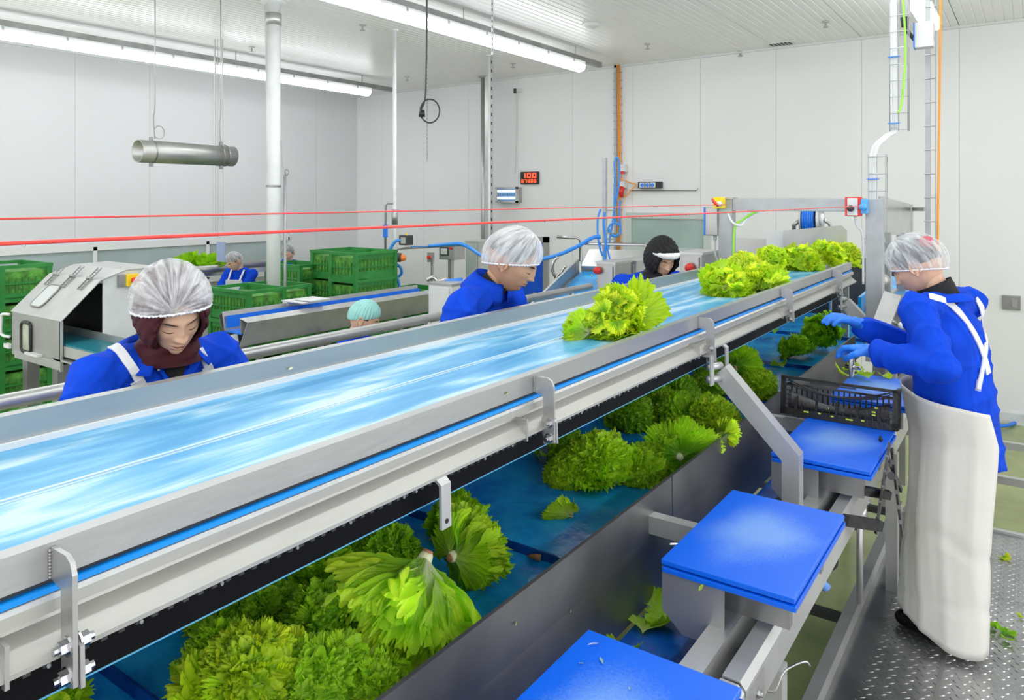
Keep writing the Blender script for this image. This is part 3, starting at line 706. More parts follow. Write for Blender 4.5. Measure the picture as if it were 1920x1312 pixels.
def head(name_, label, base, crown, recipe, tint=(1, 1, 1), seed=0, scale=1, group=None, stem=True, squash=None, cut=True):
    """base = stem point, crown = point in the middle of the leaf mass; recipe = list of (kind, count, tilt0, tilt1, scale0, scale1, setback)"""
    rg = random.Random(seed)
    base, crown = Vector(base), Vector(crown); ax = (crown-base).normalized()
    t = thing('lettuce', label, 'lettuce', base, 0, group)
    q = ax.to_track_quat('Z', 'Y').to_matrix().to_4x4()
    if squash: q = Matrix.Diagonal((*squash, 1)) @ q
    if any(r_[0] == 'C' for r_ in recipe):
        k_ = [r_ for r_ in recipe if r_[0] == 'C'][0][1]
        o = bpy.data.objects.new('curly_heart', CROWN[seed % 4]); COL.objects.link(o); o.parent = t; o.matrix_local = q @ Matrix.Rotation(seed*1.3, 4, 'Z') @ Matrix.Scale(scale*k_, 4); o.color = (tint[0]*.95, tint[1], tint[2], 1)
    recipe = [r_ for r_ in recipe if r_[0] != 'C']
    i = 0
    for kind, n, t0, t1, s0, s1, sb, *lift in recipe:
        for k in range(n):
            u = (k+.5)/n; tilt = t0+(t1-t0)*u**(.8 if not lift else .62) + rg.uniform(-.12, .12); az = i*2.39996+rg.uniform(-.25, .25)
            sc = (s0+(s1-s0)*u)*rg.uniform(.88, 1.12)*scale
            o = bpy.data.objects.new('leaf', rg.choice(LV[kind])); COL.objects.link(o); o.parent = t
            if lift:      # outer leaf lying over the dome, its frilled face outwards
                od = Vector((math.sin(tilt)*math.cos(az), math.sin(tilt)*math.sin(az), math.cos(tilt)))
                down = Vector((math.cos(tilt)*math.cos(az), math.cos(tilt)*math.sin(az), -math.sin(tilt)))
                tg = Quaternion(od, rg.gauss(0, 1.0)) @ down
                y_ = (tg*math.cos(lift[0])+od*math.sin(lift[0])).normalized(); x_ = y_.cross(od).normalized(); z_ = x_.cross(y_)
                m4 = Matrix((x_, y_, z_)).transposed().to_4x4()
                rad = sb*scale*(1+.10*math.sin(3*az+seed)+rg.uniform(-.07, .07))
                cen = Vector((0, 0, sb*scale*.75))
                o.matrix_local = q @ Matrix.Translation(cen+od*rad-y_*sc*.03) @ m4 @ Matrix.Scale(sc, 4)
            else:         # leaf rising from the stem: Y out along the tilt from the axis, Z towards the axis
                m4 = Matrix.Rotation(az, 4, 'Z') @ Matrix.Rotation(PI/2-tilt, 4, 'X') @ Matrix.Rotation(rg.uniform(-.25, .25), 4, 'Y')
                o.matrix_local = q @ Matrix.Translation((0, 0, sb*scale)) @ m4 @ Matrix.Scale(sc, 4)
            b = rg.uniform(.86, 1.22); o.color = (tint[0]*b*rg.uniform(.9, 1.1), tint[1]*b, tint[2]*b, 1)
            i += 1
    if stem:
        o = bpy.data.objects.new('stem', stem_me); COL.objects.link(o); o.parent = t; o.matrix_local = q @ Matrix.Scale(min(.95, scale*.85), 4)
        if cut: c = bpy.data.objects.new('cut_end', cut_me); COL.objects.link(c); c.parent = t; c.matrix_local = q @ Matrix.Scale(min(.95, scale*.85), 4)
    return t
CURLY = [('C', 1.08), ('curly', 12, .5, 1.6, .9, 1.1, .0), ('frill', 30, .0, 2.0, .55, .80, .086, .45)]
DENSE = [('C', 1.12), ('curly', 8, .7, 1.7, .85, 1.0, 0), ('frill', 22, .0, 2.0, .55, .75, .086, .5)]
DRAPE = [('drape', 7, .36, .56, 1.0, 1.1, 0), ('drape', 4, .60, .80, .78, .9, 0), ('curly', 8, .30, .75, 1.2, 1.35, .0), ('frill', 12, .5, 1.0, .8, 1.0, .13)]
SOFT = [('C', .8), ('soft', 13, .2, 1.4, .85, 1.05, 0), ('curly', 8, .4, 1.5, .8, 1.0, .01), ('frill', 14, .0, 1.7, .6, .85, .085, .5), ('soft', 4, .3, 1.6, .5, .6, .08, .3)]
FAN = [('big', 7, .0, .6, 1.05, 1.15, 0), ('curly', 9, .2, .8, 1.1, 1.25, .0), ('big', 4, .7, 1.2, .7, .8, 0)]
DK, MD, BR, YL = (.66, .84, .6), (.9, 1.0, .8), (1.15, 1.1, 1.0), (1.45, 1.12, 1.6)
GT = 'lettuce heads in the lower trough'; GB = 'lettuce heads on the upper belt'
def HP(u, v, hh): return PZ(u, v, CAMZ-hh)
# --- foreground group in the trough
head('l', 'large lettuce lying stem up with brown cut end and long pale leaves fanned forward', HP(800, 1040, .875), HP(742, 1190, 1.035), DRAPE, (1.2, 1.12, 1.5), 1, 1.32, GT)
head('l', 'lettuce with one broad veined leaf fanned to the right, behind the large stem up head', HP(846, 1045, .98), HP(915, 1010, .99), FAN, (.95, .98, .8), 2, 0.90, GT)
head('l', 'big yellow-green curly lettuce at the bottom edge, nearest the viewer', HP(460, 1330, 1.06), HP(500, 1225, .94), CURLY, (1.2, 1.05, .8), 3, 1.03, GT, False)
head('l', 'dark curly lettuce at the bottom left showing a long pale outer leaf', HP(410, 1290, 1.06), HP(450, 1190, .98), CURLY, MD, 4, 0.80, GT, False)
head('l', 'dark green curly lettuce wedged between the two front heads', HP(610, 1220, 1.06), HP(610, 1120, .95), CURLY, DK, 5, 0.92, GT, False)
head('l', 'lettuce under the conveyor skirt with a glossy smooth leaf showing', HP(600, 1100, 1.06), HP(625, 1040, .98), SOFT, MD, 6, 0.81, GT, False)
head('l', 'dark lettuce behind the large stem up head, partly below the skirt', HP(720, 1075, 1.07), HP(735, 1010, .97), CURLY, DK, 7, 0.81, GT, False)
head('l', 'lettuce directly behind the drilled hanger strap', HP(860, 985, 1.07), HP(855, 950, .98), SOFT, MD, 8, 0.69, GT, False)
head('l', 'dark lettuce against the skirt, up-left of the broad veined leaf', HP(500, 1180, 1.07), HP(520, 1110, .99), CURLY, DK, 9, 0.69, GT, False)
head('l', 'bright lettuce tip at the bottom left corner beneath the skirt edge', HP(90, 1330, 1.07), HP(105, 1318, 1.03), SOFT, BR, 10, 0.50, GT, False)
head('l', 'curly lettuce low in front of the two front heads, touching the bottom edge', HP(610, 1330, 1.07), HP(600, 1270, .99), CURLY, MD, 61, .92, GT, False)
head('l', 'curly lettuce lying against the trough wall below the large stem up head', HP(705, 1330, 1.07), HP(700, 1290, 1.0), CURLY, (.95, 1, .8), 62, .72, GT, False)
head('l', 'dark lettuce tucked under the skirt above the two front heads', HP(420, 1150, 1.08), HP(440, 1120, 1.0), DENSE, DK, 63, .8, GT, False)
head('l', 'dark lettuce beneath the skirt left of the drilled hanger strap', HP(660, 1010, 1.08), HP(680, 985, 1.0), DENSE, DK, 64, .8, GT, False)
# --- middle group
head('l', 'curly lettuce on the right flank of the wide mound', HP(1205, 890, 1.09), HP(1200, 860, 1.0), CURLY, (1.0, 1.02, .8), 65, .82, GT, False)
head('l', 'curly lettuce on the left flank of the wide mound', HP(1065, 895, 1.09), HP(1070, 870, 1.0), CURLY, (1.05, 1.02, .8), 66, .72, GT, False)
head('l', 'dark lettuce at the top of the middle heap against the skirt', HP(1230, 770, 1.08), HP(1235, 745, .98), DENSE, DK, 67, .9, GT, False)
head('l', 'curly lettuce filling the middle heap behind the white stemmed one', HP(1270, 790, 1.08), HP(1270, 755, .98), CURLY, MD, 68, .9, GT, False)
head('l', 'dark lettuce in the shade of the skirt right of the middle heap', HP(1330, 730, 1.08), HP(1335, 705, .98), DENSE, DK, 69, .85, GT, False)
head('l', 'wide mound of fine curly lettuce in the middle of the trough', HP(1130, 900, 1.09), HP(1120, 850, .99), CURLY+[('frill', 16, .3, 1.7, 1.1, 1.3, .07)], (1.12, 1.12, .9), 11, 1.10, GT, False)
head('l', 'dark curly lettuce against the skirt, left of the wide curly mound', HP(1050, 850, 1.09), HP(1045, 820, 1.0), DENSE, DK, 12, 0.81, GT, False)
head('l', 'curly lettuce right of the wide mound with its white stem end to the front', HP(1275, 856, 1.0), HP(1262, 785, .97), CURLY, (.95, 1.0, .75), 13, 1.03, GT, True, None, False)
head('l', 'dark curly lettuce behind the wide mound, tucked below the skirt', HP(1180, 790, 1.08), HP(1185, 760, .98), DENSE, DK, 14, 0.90, GT, False)
head('l', 'yellow-green curly lettuce left of the bent steel post', HP(1340, 800, 1.07), HP(1330, 760, .96), CURLY, (1.1, 1.04, .75), 15, 0.92, GT, False)
head('l', 'shaded lettuce under the conveyor left of the bent steel post', HP(1270, 740, 1.07), HP(1275, 720, .97), DENSE, DK, 16, 0.90, GT, False)
head('l', 'small pale lettuce piece hanging over the trough wall under the bent post', HP(1345, 815, .93), HP(1385, 808, .93), [('soft', 3, .1, .8, .7, .8, 0), ('frill', 6, .2, 1.0, 1, 1.2, .03)], (1.35, 1.15, 1.3), 17, 0.69, GT, False)
# --- far group
head('l', 'curly lettuce right of the bent post with a pale ribbed left side', HP(1378, 690, .95), HP(1420, 690, .99), CURLY, MD, 18, 1.06, GT)
head('l', 'round yellow-green curly lettuce just above the black crate', HP(1418, 730, 1.07), HP(1425, 715, .98), DENSE, (1.1, 1.04, .75), 19, 0.90, GT, False)
head('l', 'farthest curly lettuce in the trough with its brown stem end up', HP(1552, 606, .90), HP(1525, 640, 1.0), DRAPE, (.9, .98, .8), 20, 1.03, GT)
head('l', 'lettuce leaning on the left of the farthest trough lettuce', HP(1495, 665, 1.07), HP(1490, 645, 1.0), SOFT, MD, 21, 0.84, GT, False)
# --- upper belt
BZ = .475
head('l', 'bright yellow-green lettuce alone in the middle of the upper belt', HP(1180, 605, BZ-.04), HP(1105, 570, BZ-.12), SOFT, YL, 31, .92, GB, False, (1, 1, 1))
head('l', 'flattened leafy base of the lone lettuce on the upper belt', HP(1105, 622, BZ-.02), HP(1090, 600, BZ-.05), SOFT, YL, 32, .62, GB, False, (1, 1, .6))
UB = [(1360, 545, 1355, 520, 'pale lettuce at the front left of the pile on the upper belt', SOFT, .85),
      (1430, 545, 1415, 515, 'pale lettuce at the front right of the pile on the upper belt', SOFT, .85),
      (1395, 515, 1390, 492, 'lettuce on top of the front pile on the upper belt', CURLY, .85),
      (1445, 500, 1445, 482, 'curly lettuce between the two piles on the upper belt', CURLY, .85),
      (1500, 500, 1500, 478, 'lettuce in the middle of the rear pile on the upper belt', SOFT, .95),
      (1545, 490, 1540, 468, 'lettuce at the back of the rear pile on the upper belt', SOFT, .95),
      (1580, 488, 1575, 472, 'last lettuce before the gantry on the upper belt', CURLY, .8)]
for i, (a_, b_, c_, d_, lb, rc, sc) in enumerate(UB):
    p = HP(a_, b_, BZ-.01); q_ = p+Vector((random.uniform(-.03, .03), random.uniform(-.06, .02), .06))
    head('l', lb, p, q_, rc, YL if i != 3 else (1.45, 1.2, 1.1), 40+i, sc*1.12, GB, False, (1, 1, .9))
# --- loose leaves and scraps
def loose(label, p, kind, sc, rot, tint=(1, 1, 1), idx=0, cat='leaf', group='loose lettuce leaves'):
    o = bpy.data.objects.new('lettuce_leaf', LV[kind][idx]); COL.objects.link(o); o.location = p
    o.rotation_euler = rot; o.scale = (sc, sc, sc); o.color = (*tint, 1); tag(o, label, cat, group); return o
lf = head('l', 'torn pale lettuce leaf on the blue belt in front of the wide curly mound', HP(1075, 968, 1.085), HP(1035, 935, 1.075), [('big', 3, .1, .9, .7, .85, 0), ('frill', 5, .2, 1.2, .8, 1.1, .06)], (1.3, 1.15, 1.5), 60, .72, None, False, (1, 1, .55))
lf.name = 'lettuce_leaf'; lf['category'] = 'leaf'
loose('small lettuce leaf piece caught on the steel rail below the middle cutting board', HP(1383, 1140, 1.09), 'curly', .42, (.9, .3, 2.6), (1, 1.05, .8), 1)
loose('flat leaf scrap on the blue trough belt above the black crate', HP(1470, 688, 1.085), 'soft', .55, (.15, .1, 1.2), (1.1, 1.05, .8), 1)
loose('scrap of leaf under the skirt near the far lettuce', HP(1455, 625, 1.05), 'soft', .55, (.2, .2, 1.4), DK, 2)
for i, (u, v, s_, r_) in enumerate(((1590, 705, .6, .3), (1612, 698, .55, 1.5), (1630, 708, .45, 2.6), (1655, 702, .35, 4), (1600, 690, .3, 5))):
    loose(['curled lettuce scrap at the left end of the rear cutting board', 'pale lettuce scrap in the middle of the rear cutting board', 'green lettuce scrap at the front of the rear cutting board', 'small scrap at the right of the rear cutting board', 'tiny scrap at the back of the rear cutting board'][i], HP(u, v, .937), 'soft', s_, (.25, .2, r_), (1.5, 1.2, 1.6), i % 3, 'leaf', 'scraps on the rear cutting board')
for i, (u, v, s_, r_) in enumerate(((1205, 1185, .8, .3), (1270, 1165, .6, 2.2), (1225, 1140, .5, 1.0), (1300, 1100, .5, 4), (1440, 890, .5, 2), (1180, 1215, .5, 3))):
    loose(['long leaf rib on the dark waste belt beside the front board', 'pale leaf piece on the waste belt under the board bracket', 'leaf on the waste belt in deep shade', 'dark leaf under the middle board', 'leaf on the waste belt below the bent post', 'second leaf rib lying on the dark waste belt'][i], HP(u, v, 1.235), 'soft', s_, (.2, .1, r_), (.8, .8, .7), i % 3, 'leaf', 'leaves on the waste belt')
for i, (u, v, s_) in enumerate(((1884, 1190, .4), (1870, 1180, .3), (1893, 1200, .25), (1878, 1042, .3), (1908, 1155, .15), (1795, 1222, .14))):
    loose(['dark leaf bit on the chequer plate by the apron hem', 'leaf bit left of the dark one by the apron hem', 'leaf bit right of the dark one by the apron hem', 'yellowish leaf bit on the plate near its far edge', 'tiny leaf crumb at the right edge of the plate', 'tiny leaf crumb in front of the apron'][i], PZ(u, v, PLZ+.006), 'curly', s_, (.3, .2, i*1.3), DK if i < 3 else (1.3, 1, .8), i % 4, 'leaf', 'leaf bits on the platform')
def speck(label, p, sc, rot, m='leaf'):
    mb = MB(); n = 7
    L = [(0, -1, 0), (.28, -.3, .06), (.22, .4, .1), (0, 1, .02), (-.2, .45, .1), (-.3, -.2, .05)]
    mb.add([Vector(q)*sc for q in L]+[(0, 0, sc*.02)], [(0,1,6), (1,2,6), (2,3,6), (3,4,6), (4,5,6), (5,0,6)])
    o = bpy.data.objects.new('leaf_speck', mesh_of('leaf_speck', mb, m)); COL.objects.link(o); o.location = p; o.rotation_euler = rot
    o.color = (2.0, 1.4, 1.5, 1); tag(o, label, 'leaf', 'specks of lettuce'); return o
for i, (u, v, X, sc) in enumerate(((1315, 1100, None, .016), (968, 1168, TW+.012, .010), (1070, 1145, TW+.012, .010), (951, 737, FX+.004, .008), (545, 690, BX+.005, .012), (1230, 1010, TW+.012, .012))):
    p = PX(u, v, X) if X else PY(u, v, 1.823)
    speck(['green shred stuck to the bracket under the middle board', 'green shred low on the trough wall', 'tiny shred on the trough wall', 'green crumb on the near side rail', 'pale shred on the far side rail', 'shred high on the trough wall'][i], p, sc, (0, PI/2, .4) if X else (PI/2, .5, 0), 'core' if i == 4 else mat('shred_%d' % i, (.45, .62, .10), .5))
for i, (u, v, sc) in enumerate(((1112, 1207, .014), (1128, 1238, .012), (1090, 1243, .006), (1180, 1290, .006))):
    speck(['water drop shaped shred on the nearest board', 'dark blue-green shred on the nearest board', 'crumb at the left of the nearest board', 'crumb at the front of the nearest board'][i], HP(u, v, .9475), sc, (0, 0, i*1.4+2.5), M['clear'] if i == 0 else mat('crumb_%d' % i, (.25, .42, .40), .5))
b_ = solid('stem_scrap', MB().tube([HP(990, 1042, 1.09), HP(1000, 1043, 1.085), HP(1014, 1046, 1.088)], [.004, .008, .010], 8), 'cut', 'dark brown stem scrap on the trough belt right of the large lettuce', 'stem', smooth=True)
# ================================================================== PEOPLE
def capsule(bm, a, b, ra, rb, n=14):
    a, b = Vector(a), Vector(b); d = b-a; L = d.length
    if L < 1e-6: d = Vector((0,0,1))
    d.normalize(); x = d.orthogonal().normalized(); y = d.cross(x); rings = []
    st = [(-PI/2+PI/2*k/4) for k in range(1, 5)]
    for t in st: rings.append((a+d*ra*math.sin(t), ra*math.cos(t)))
    for t in st[::-1]: rings.append((b-d*rb*math.sin(t), rb*math.cos(t)))
    vs = [[bm.verts.new(c+(x*math.cos(2*PI*k/n)+y*math.sin(2*PI*k/n))*r) for k in range(n)] for c, r in rings]
    p0 = bm.verts.new(a-d*ra); p1 = bm.verts.new(b+d*rb)
    for i in range(len(vs)-1):
        for k in range(n): bm.faces.new((vs[i][k], vs[i][(k+1) % n], vs[i+1][(k+1) % n], vs[i+1][k]))
    for k in range(n): bm.faces.new((p0, vs[0][(k+1) % n], vs[0][k])); bm.faces.new((p1, vs[-1][k], vs[-1][(k+1) % n]))
def ellip(bm, c, r, R3=None, n=20):
    g = bmesh.ops.create_uvsphere(bm, u_segments=n, v_segments=n//2+2, radius=1)
    m = Matrix.Translation(c) @ (R3.to_4x4() if R3 else Matrix()) @ Matrix.Diagonal((*r, 1))
    for v in g['verts']: v.co = m @ v.co
def fuse(prims, voxel, smooth_it=6, infl=0):
    """unite tapered limbs and ellipsoids into one continuous skin; returns a mesh in world coordinates"""
    bm = bmesh.new()
    for p in prims:
        if p[0] == 'c': capsule(bm, p[1], p[2], p[3]+infl, p[4]+infl)
        elif p[0] == 'l':
            n = 28; rr = []
            for c, rx, ry in p[1]:
                rr.append([bm.verts.new(c+p[2].col[0]*((rx+infl)*math.copysign(abs(math.cos(2*PI*k/n))**.8, math.cos(2*PI*k/n)))+p[2].col[1]*((ry+infl)*math.copysign(abs(math.sin(2*PI*k/n))**.8, math.sin(2*PI*k/n)))) for k in range(n)])
            for i in range(len(rr)-1):
                for k in range(n): bm.faces.new((rr[i][k], rr[i][(k+1) % n], rr[i+1][(k+1) % n], rr[i+1][k]))
            bm.faces.new(rr[0][::-1]); bm.faces.new(rr[-1])
        else: ellip(bm, p[1], [q+infl for q in p[2]], p[3] if len(p) > 3 else None)
    me = bpy.data.meshes.new('t'); bm.to_mesh(me); bm.free()
    o = bpy.data.objects.new('t', me); COL.objects.link(o)
    r = o.modifiers.new('r', 'REMESH'); r.mode = 'VOXEL'; r.voxel_size = voxel
    if smooth_it: s_ = o.modifiers.new('s', 'SMOOTH'); s_.iterations = smooth_it; s_.factor = .6
    dg = bpy.context.evaluated_depsgraph_get(); dg.update()
    out = bpy.data.meshes.new_from_object(o.evaluated_get(dg)); bpy.data.objects.remove(o); bpy.data.meshes.remove(me)
    out.polygons.foreach_set('use_smooth', [True]*len(out.polygons)); return out
def get_co(me): a = np.zeros(len(me.vertices)*3, np.float32); me.vertices.foreach_get('co', a); return a.reshape(-1, 3).astype(float)
def get_no(me):
    a = np.zeros(len(me.vertices)*3, np.float32); me.vertices.foreach_get('normal', a); return a.reshape(-1, 3).astype(float)
def set_co(me, a): me.vertices.foreach_set('co', a.astype(np.float32).ravel()); me.update()
def put(name, me, m, parent, label=None, slots=None):
    """me in world coordinates"""
    me.name = name; me.materials.clear(); me.materials.append(M[m] if isinstance(m, str) else m)
    me.transform(Matrix.Translation(-world_loc(parent)))
    o = bpy.data.objects.new(name, me); COL.objects.link(o); o.parent = parent
    if label: o['label'] = label
    return o
def folds(me, seed, amp, dirs=None):
    """cloth wrinkles: displaced ridges"""
    co = get_co(me); no = get_no(me); rg = np.random.RandomState(seed); d = np.zeros(len(co))
    for k in range(7):
        v = rg.randn(3); v /= np.linalg.norm(v); w_ = rg.randn(3)*3; f = rg.uniform(14, 38)
        ph = co @ v * f + 1.8*np.sin(co @ w_*1.6+rg.rand()*6)
        s = 1-np.abs(np.sin(ph)); mask = .5+.5*np.sin(co @ (rg.randn(3)*4)+rg.rand()*6)
        d += (s**3-.18)*mask*14/f
    set_co(me, co+no*(d*amp)[:, None])
def S3(x, y, z): return np.array([x, y, z])
def head_surface(X, Y, Z, w=1.0, fem=False):
    """unit sphere point -> head point, metres; +Y is the face, +Z the crown"""
    x = X*.076*w; y = Y*.096; z = Z*.118
    up = np.clip(Z, 0, 1); dn = np.clip(-Z, 0, 1); fr = np.clip(Y, 0, 1); bk = np.clip(-Y, 0, 1)
    x = x*(1-.36*dn**1.3*(1-.3*bk)); y = y-.010*dn*fr+.014*dn**2*fr
    y = y+.0*up; y = np.where(Y < 0, y*(1+.06*up-.38*dn**1.2), y)
    z = z-.010*dn*fr**2
    def G(cx, cz, sx, sz): return np.exp(-((x-cx)/sx)**2-((z-cz)/sz)**2)*(Y > 0)
    f = np.zeros_like(x)
    y = np.where(Y > 0, y*(1-.06*np.abs(X)**2), y)
    br = .0045 if fem else .007
    y = y+br*(G(-.026, .022, .020, .008)+G(.026, .022, .020, .008))+.003*G(0, .02, .012, .012)
    y = y-.0125*(G(-.031, .004, .016, .011)+G(.031, .004, .016, .011))
    y = y+.0065*(G(-.031, .002, .011, .008)+G(.031, .002, .011, .008))          # eyeball under lid
    y = y-.0020*(G(-.031, -.003, .013, .0022)+G(.031, -.003, .013, .0022))       # lid line
    for zz, am, sx, sz in ((.006, .008, .0065, .014), (-.012, .013, .0075, .013), (-.027, .0185, .0105, .0085)): y = y+am*G(0, zz, sx, sz)
    y = y+.0085*(G(-.0125, -.030, .0055, .0060)+G(.0125, -.030, .0055, .0060))
    z = z-.004*G(0, -.027, .010, .008)
    y = y+.0060*(G(-.044, -.020, .018, .017)+G(.044, -.020, .018, .017))        # cheeks
    y = y+.0060*G(0, -.056, .026, .022)
    y = y+.0050*G(0, -.0505, .0165, .0040)+.0055*G(0, -.0610, .0145, .0045)-.0045*G(0, -.0556, .020, .0016)
    y = y-.0040*G(0, -.0720, .016, .0045)+.0085*G(0, -.088, .018, .013)
    y = y-.003*G(0, -.042, .0035, .006)
    return x, y, z
def head_mesh(w=1.0, fem=False, nu=112, nv=96, ears=True):
    th = np.linspace(0, PI, nv+1)[:, None]; ph = np.linspace(0, 2*PI, nu, endpoint=False)[None, :]
    # denser towards the face
    ph = ph+.45*np.sin(ph-PI/2+PI)*0
    X = np.sin(th)*np.cos(ph); Y = np.sin(th)*np.sin(ph); Z = np.cos(th)*np.ones_like(ph)
    x, y, z = head_surface(X, Y, Z, w, fem)
    V = np.stack([x, y, z], -1).reshape(-1, 3).tolist(); fs = []
    for j in range(nv):
        for i in range(nu):
            a = j*nu+i; b = j*nu+(i+1) % nu; fs.append((a, a+nu, b+nu, b))
    mb = MB(); mb.v = [tuple(v) for v in V]; mb.f = fs
    if ears:
        for s_ in (-1, 1):
            c = Vector((s_*.076*w, -.012, -.008)); pts = []
            for k in range(13):
                t = -1.1+k*2*PI*.80/12
                pts.append(c+Vector((s_*(.008+.006*math.sin(t*.5)), -.016*math.cos(t)*1.0, .030*math.sin(t)*1.0)))
            mb.tube(pts, [.003]+[.0048]*11+[.004], 8)
            mb.sphere(c+Vector((s_*.004, 0, -.004)), (.006, .015, .026), 12, 8)
            mb.sphere(c+Vector((s_*.007, .006, -.027)), (.004, .007, .008), 8, 6)
    return mb
def strip_on_head(mb, pts, wd, off, w=1.0, fem=False, taper=True):
    """ribbon laid on the face: pts = (x, z) in head metres"""
    def surf(x, z):
        Zs = max(-.99, min(.99, (z+.0)/.118)); 
        lo, hi = -1.2, 1.2; rad = math.sqrt(1-Zs*Zs); best = None
        Xs = max(-.97*rad, min(.97*rad, x/(.076*w*(1-.36*max(0, -Zs)**1.3)))); Ys = math.sqrt(max(0, 1-Zs*Zs-Xs*Xs))
        a = head_surface(np.array([Xs]), np.array([Ys]), np.array([Zs]), w, fem); return Vector((a[0][0], a[1][0]+off, a[2][0]))
    vs = []; n = len(pts)
    for i, (x, z) in enumerate(pts):
        k = math.sin(PI*(i+.35)/(n-.3)) if taper else 1
        vs += [surf(x, z+wd*k/2), surf(x, z-wd*k/2)]
    mb.add(vs, [(2*i, 2*i+1, 2*i+3, 2*i+2) for i in range(n-1)])
def add_face(head_parent, MH, w, fem, skin='skin'):
    """MH: head matrix in world; adds brows, lashes, lips as children"""
    def go(name, mb, m, label=None):
        mb.v = [tuple(MH @ Vector(v)) for v in mb.v]; part(name, mb, m, head_parent, True, label, recalc=False)
    for s_ in (-1, 1):
        mb = MB(); strip_on_head(mb, [(s_*(.012+.034*k/8), .0175+.0045*math.sin(PI*.75*k/8)-.002*(k/8)) for k in range(9)], .0055 if fem else .0075, .0016, w, fem); go('eyebrow', mb, 'lash')
        mb = MB(); strip_on_head(mb, [(s_*(.017+.028*k/8), -.0035-.0035*math.sin(PI*k/8)) for k in range(9)], .0024, .0014, w, fem); go('eyelashes', mb, 'lash')
    mb = MB(); strip_on_head(mb, [(-.0205+.041*k/12, -.0508+.0012*math.cos((k-6)*.9)) for k in range(13)], .0072, .0018, w, fem); go('upper_lip', mb, 'lip')
    mb = MB(); strip_on_head(mb, [(-.0185+.037*k/12, -.0608) for k in range(13)], .0082, .0018, w, fem); go('lower_lip', mb, 'lip')
def head_matrix(c, yaw, pitch, roll=0, scale=1):
    """yaw: compass of the face (0 = +X, counter-clockwise); pitch: nod down"""
    return Matrix.Translation(c) @ Matrix.Rotation(yaw-PI/2, 4, 'Z') @ Matrix.Rotation(-pitch, 4, 'X') @ Matrix.Rotation(roll, 4, 'Y') @ Matrix.Scale(scale, 4)
def net_mesh(MH, front, back, puff, seed, pleats=34, gather=None, droop=.0, base=0.0):
    """a bouffant cap with an elastic rim: rim height front and back given in head metres"""
    nu, nv = 180, 36; rg = np.random.RandomState(seed); vs = []; uvs = []
    ga = gather if gather else PI/2; gvec = Vector((math.cos(ga)*.86, math.sin(ga)*.86, .5)).normalized() if gather else Vector((0, .25, 1)).normalized()
    for j in range(nv+1):
        t = j/nv
        for i in range(nu):
            a = 2*PI*i/nu; cy = math.sin(a); cx = math.cos(a)
            zr = front*(.5+.5*cy)+back*(.5-.5*cy)
            # rim point on the head, slightly out
            Zr = zr/.118; rr = math.sqrt(max(.02, 1-min(.96, Zr*Zr)))
            lat = math.asin(max(-.98, min(.98, Zr))); l = lat+(PI/2-lat)*t
            R_ = math.cos(l)
            bulge = puff*(.12+.88*min(1, t*3.2)**.6)
            pl = .0032*math.sin(pleats*a+3*math.sin(2*a))*max(0, 1-t*1.35)+.0012*math.sin(pleats*1.7*a+1)*(1-t)
            if j <= 1: pl *= .6
            x = cx*R_*(.082+base+bulge+pl); y = cy*R_*(.101+base+bulge+pl)-droop*t*(1-cy)*.5; z = math.sin(l)*(.124+base+bulge*.85+pl*.4)
            nd = Vector((x/.1, y/.12, z/.13)).normalized(); gd = gvec; cosd = max(-1, min(1, nd.dot(gd))); dl = math.acos(cosd)
            gx = gd.orthogonal().normalized(); gy = gd.cross(gx); az = math.atan2(nd.dot(gy), nd.dot(gx))
            kp = (.0030 if gather else .0014)*math.sin(37*az+2*math.sin(3*az))*math.exp(-(dl/1.0)**2)*min(1, dl*4)
            x += nd.x*kp; y += nd.y*kp; z += nd.z*kp
            vs.append(MH @ Vector((x, y, z))); uvs.append((az/(2*PI)+.5, dl))
    fs = [(j*nu+i, j*nu+(i+1) % nu, (j+1)*nu+(i+1) % nu, (j+1)*nu+i) for j in range(nv) for i in range(nu)]
    me = bpy.data.meshes.new('hair_net'); me.from_pydata([tuple(v) for v in vs], [], fs)
    ul = me.uv_layers.new(name='UVMap')
    for li, lp in enumerate(me.loops):
        u, t = uvs[lp.vertex_index]; ul.data[li].uv = (u, t)
    me.polygons.foreach_set('use_smooth', [True]*len(me.polygons))
    rim = [MH.inverted() @ vs[i] for i in range(nu)]
    mb = MB(); pts = [vs[i] + (MH.to_3x3() @ Vector((0, 0, .0008*(i % 3)))) for i in range(nu)]+[vs[0]]
    mb.tube(pts, [.0032+.0016*(i % 3 == 0) for i in range(nu+1)], 6, False)
    return me, mb
def ik(a, b, l1, l2, pole):
    a, b = Vector(a), Vector(b); d = b-a; L = min(d.length, (l1+l2)*.995); u = d.normalized()
    x = (l1*l1-l2*l2+L*L)/(2*L); hh = math.sqrt(max(0, l1*l1-x*x)); p = Vector(pole); p = (p-u*p.dot(u)).normalized()
    return a+u*x+p*hh, a+u*L
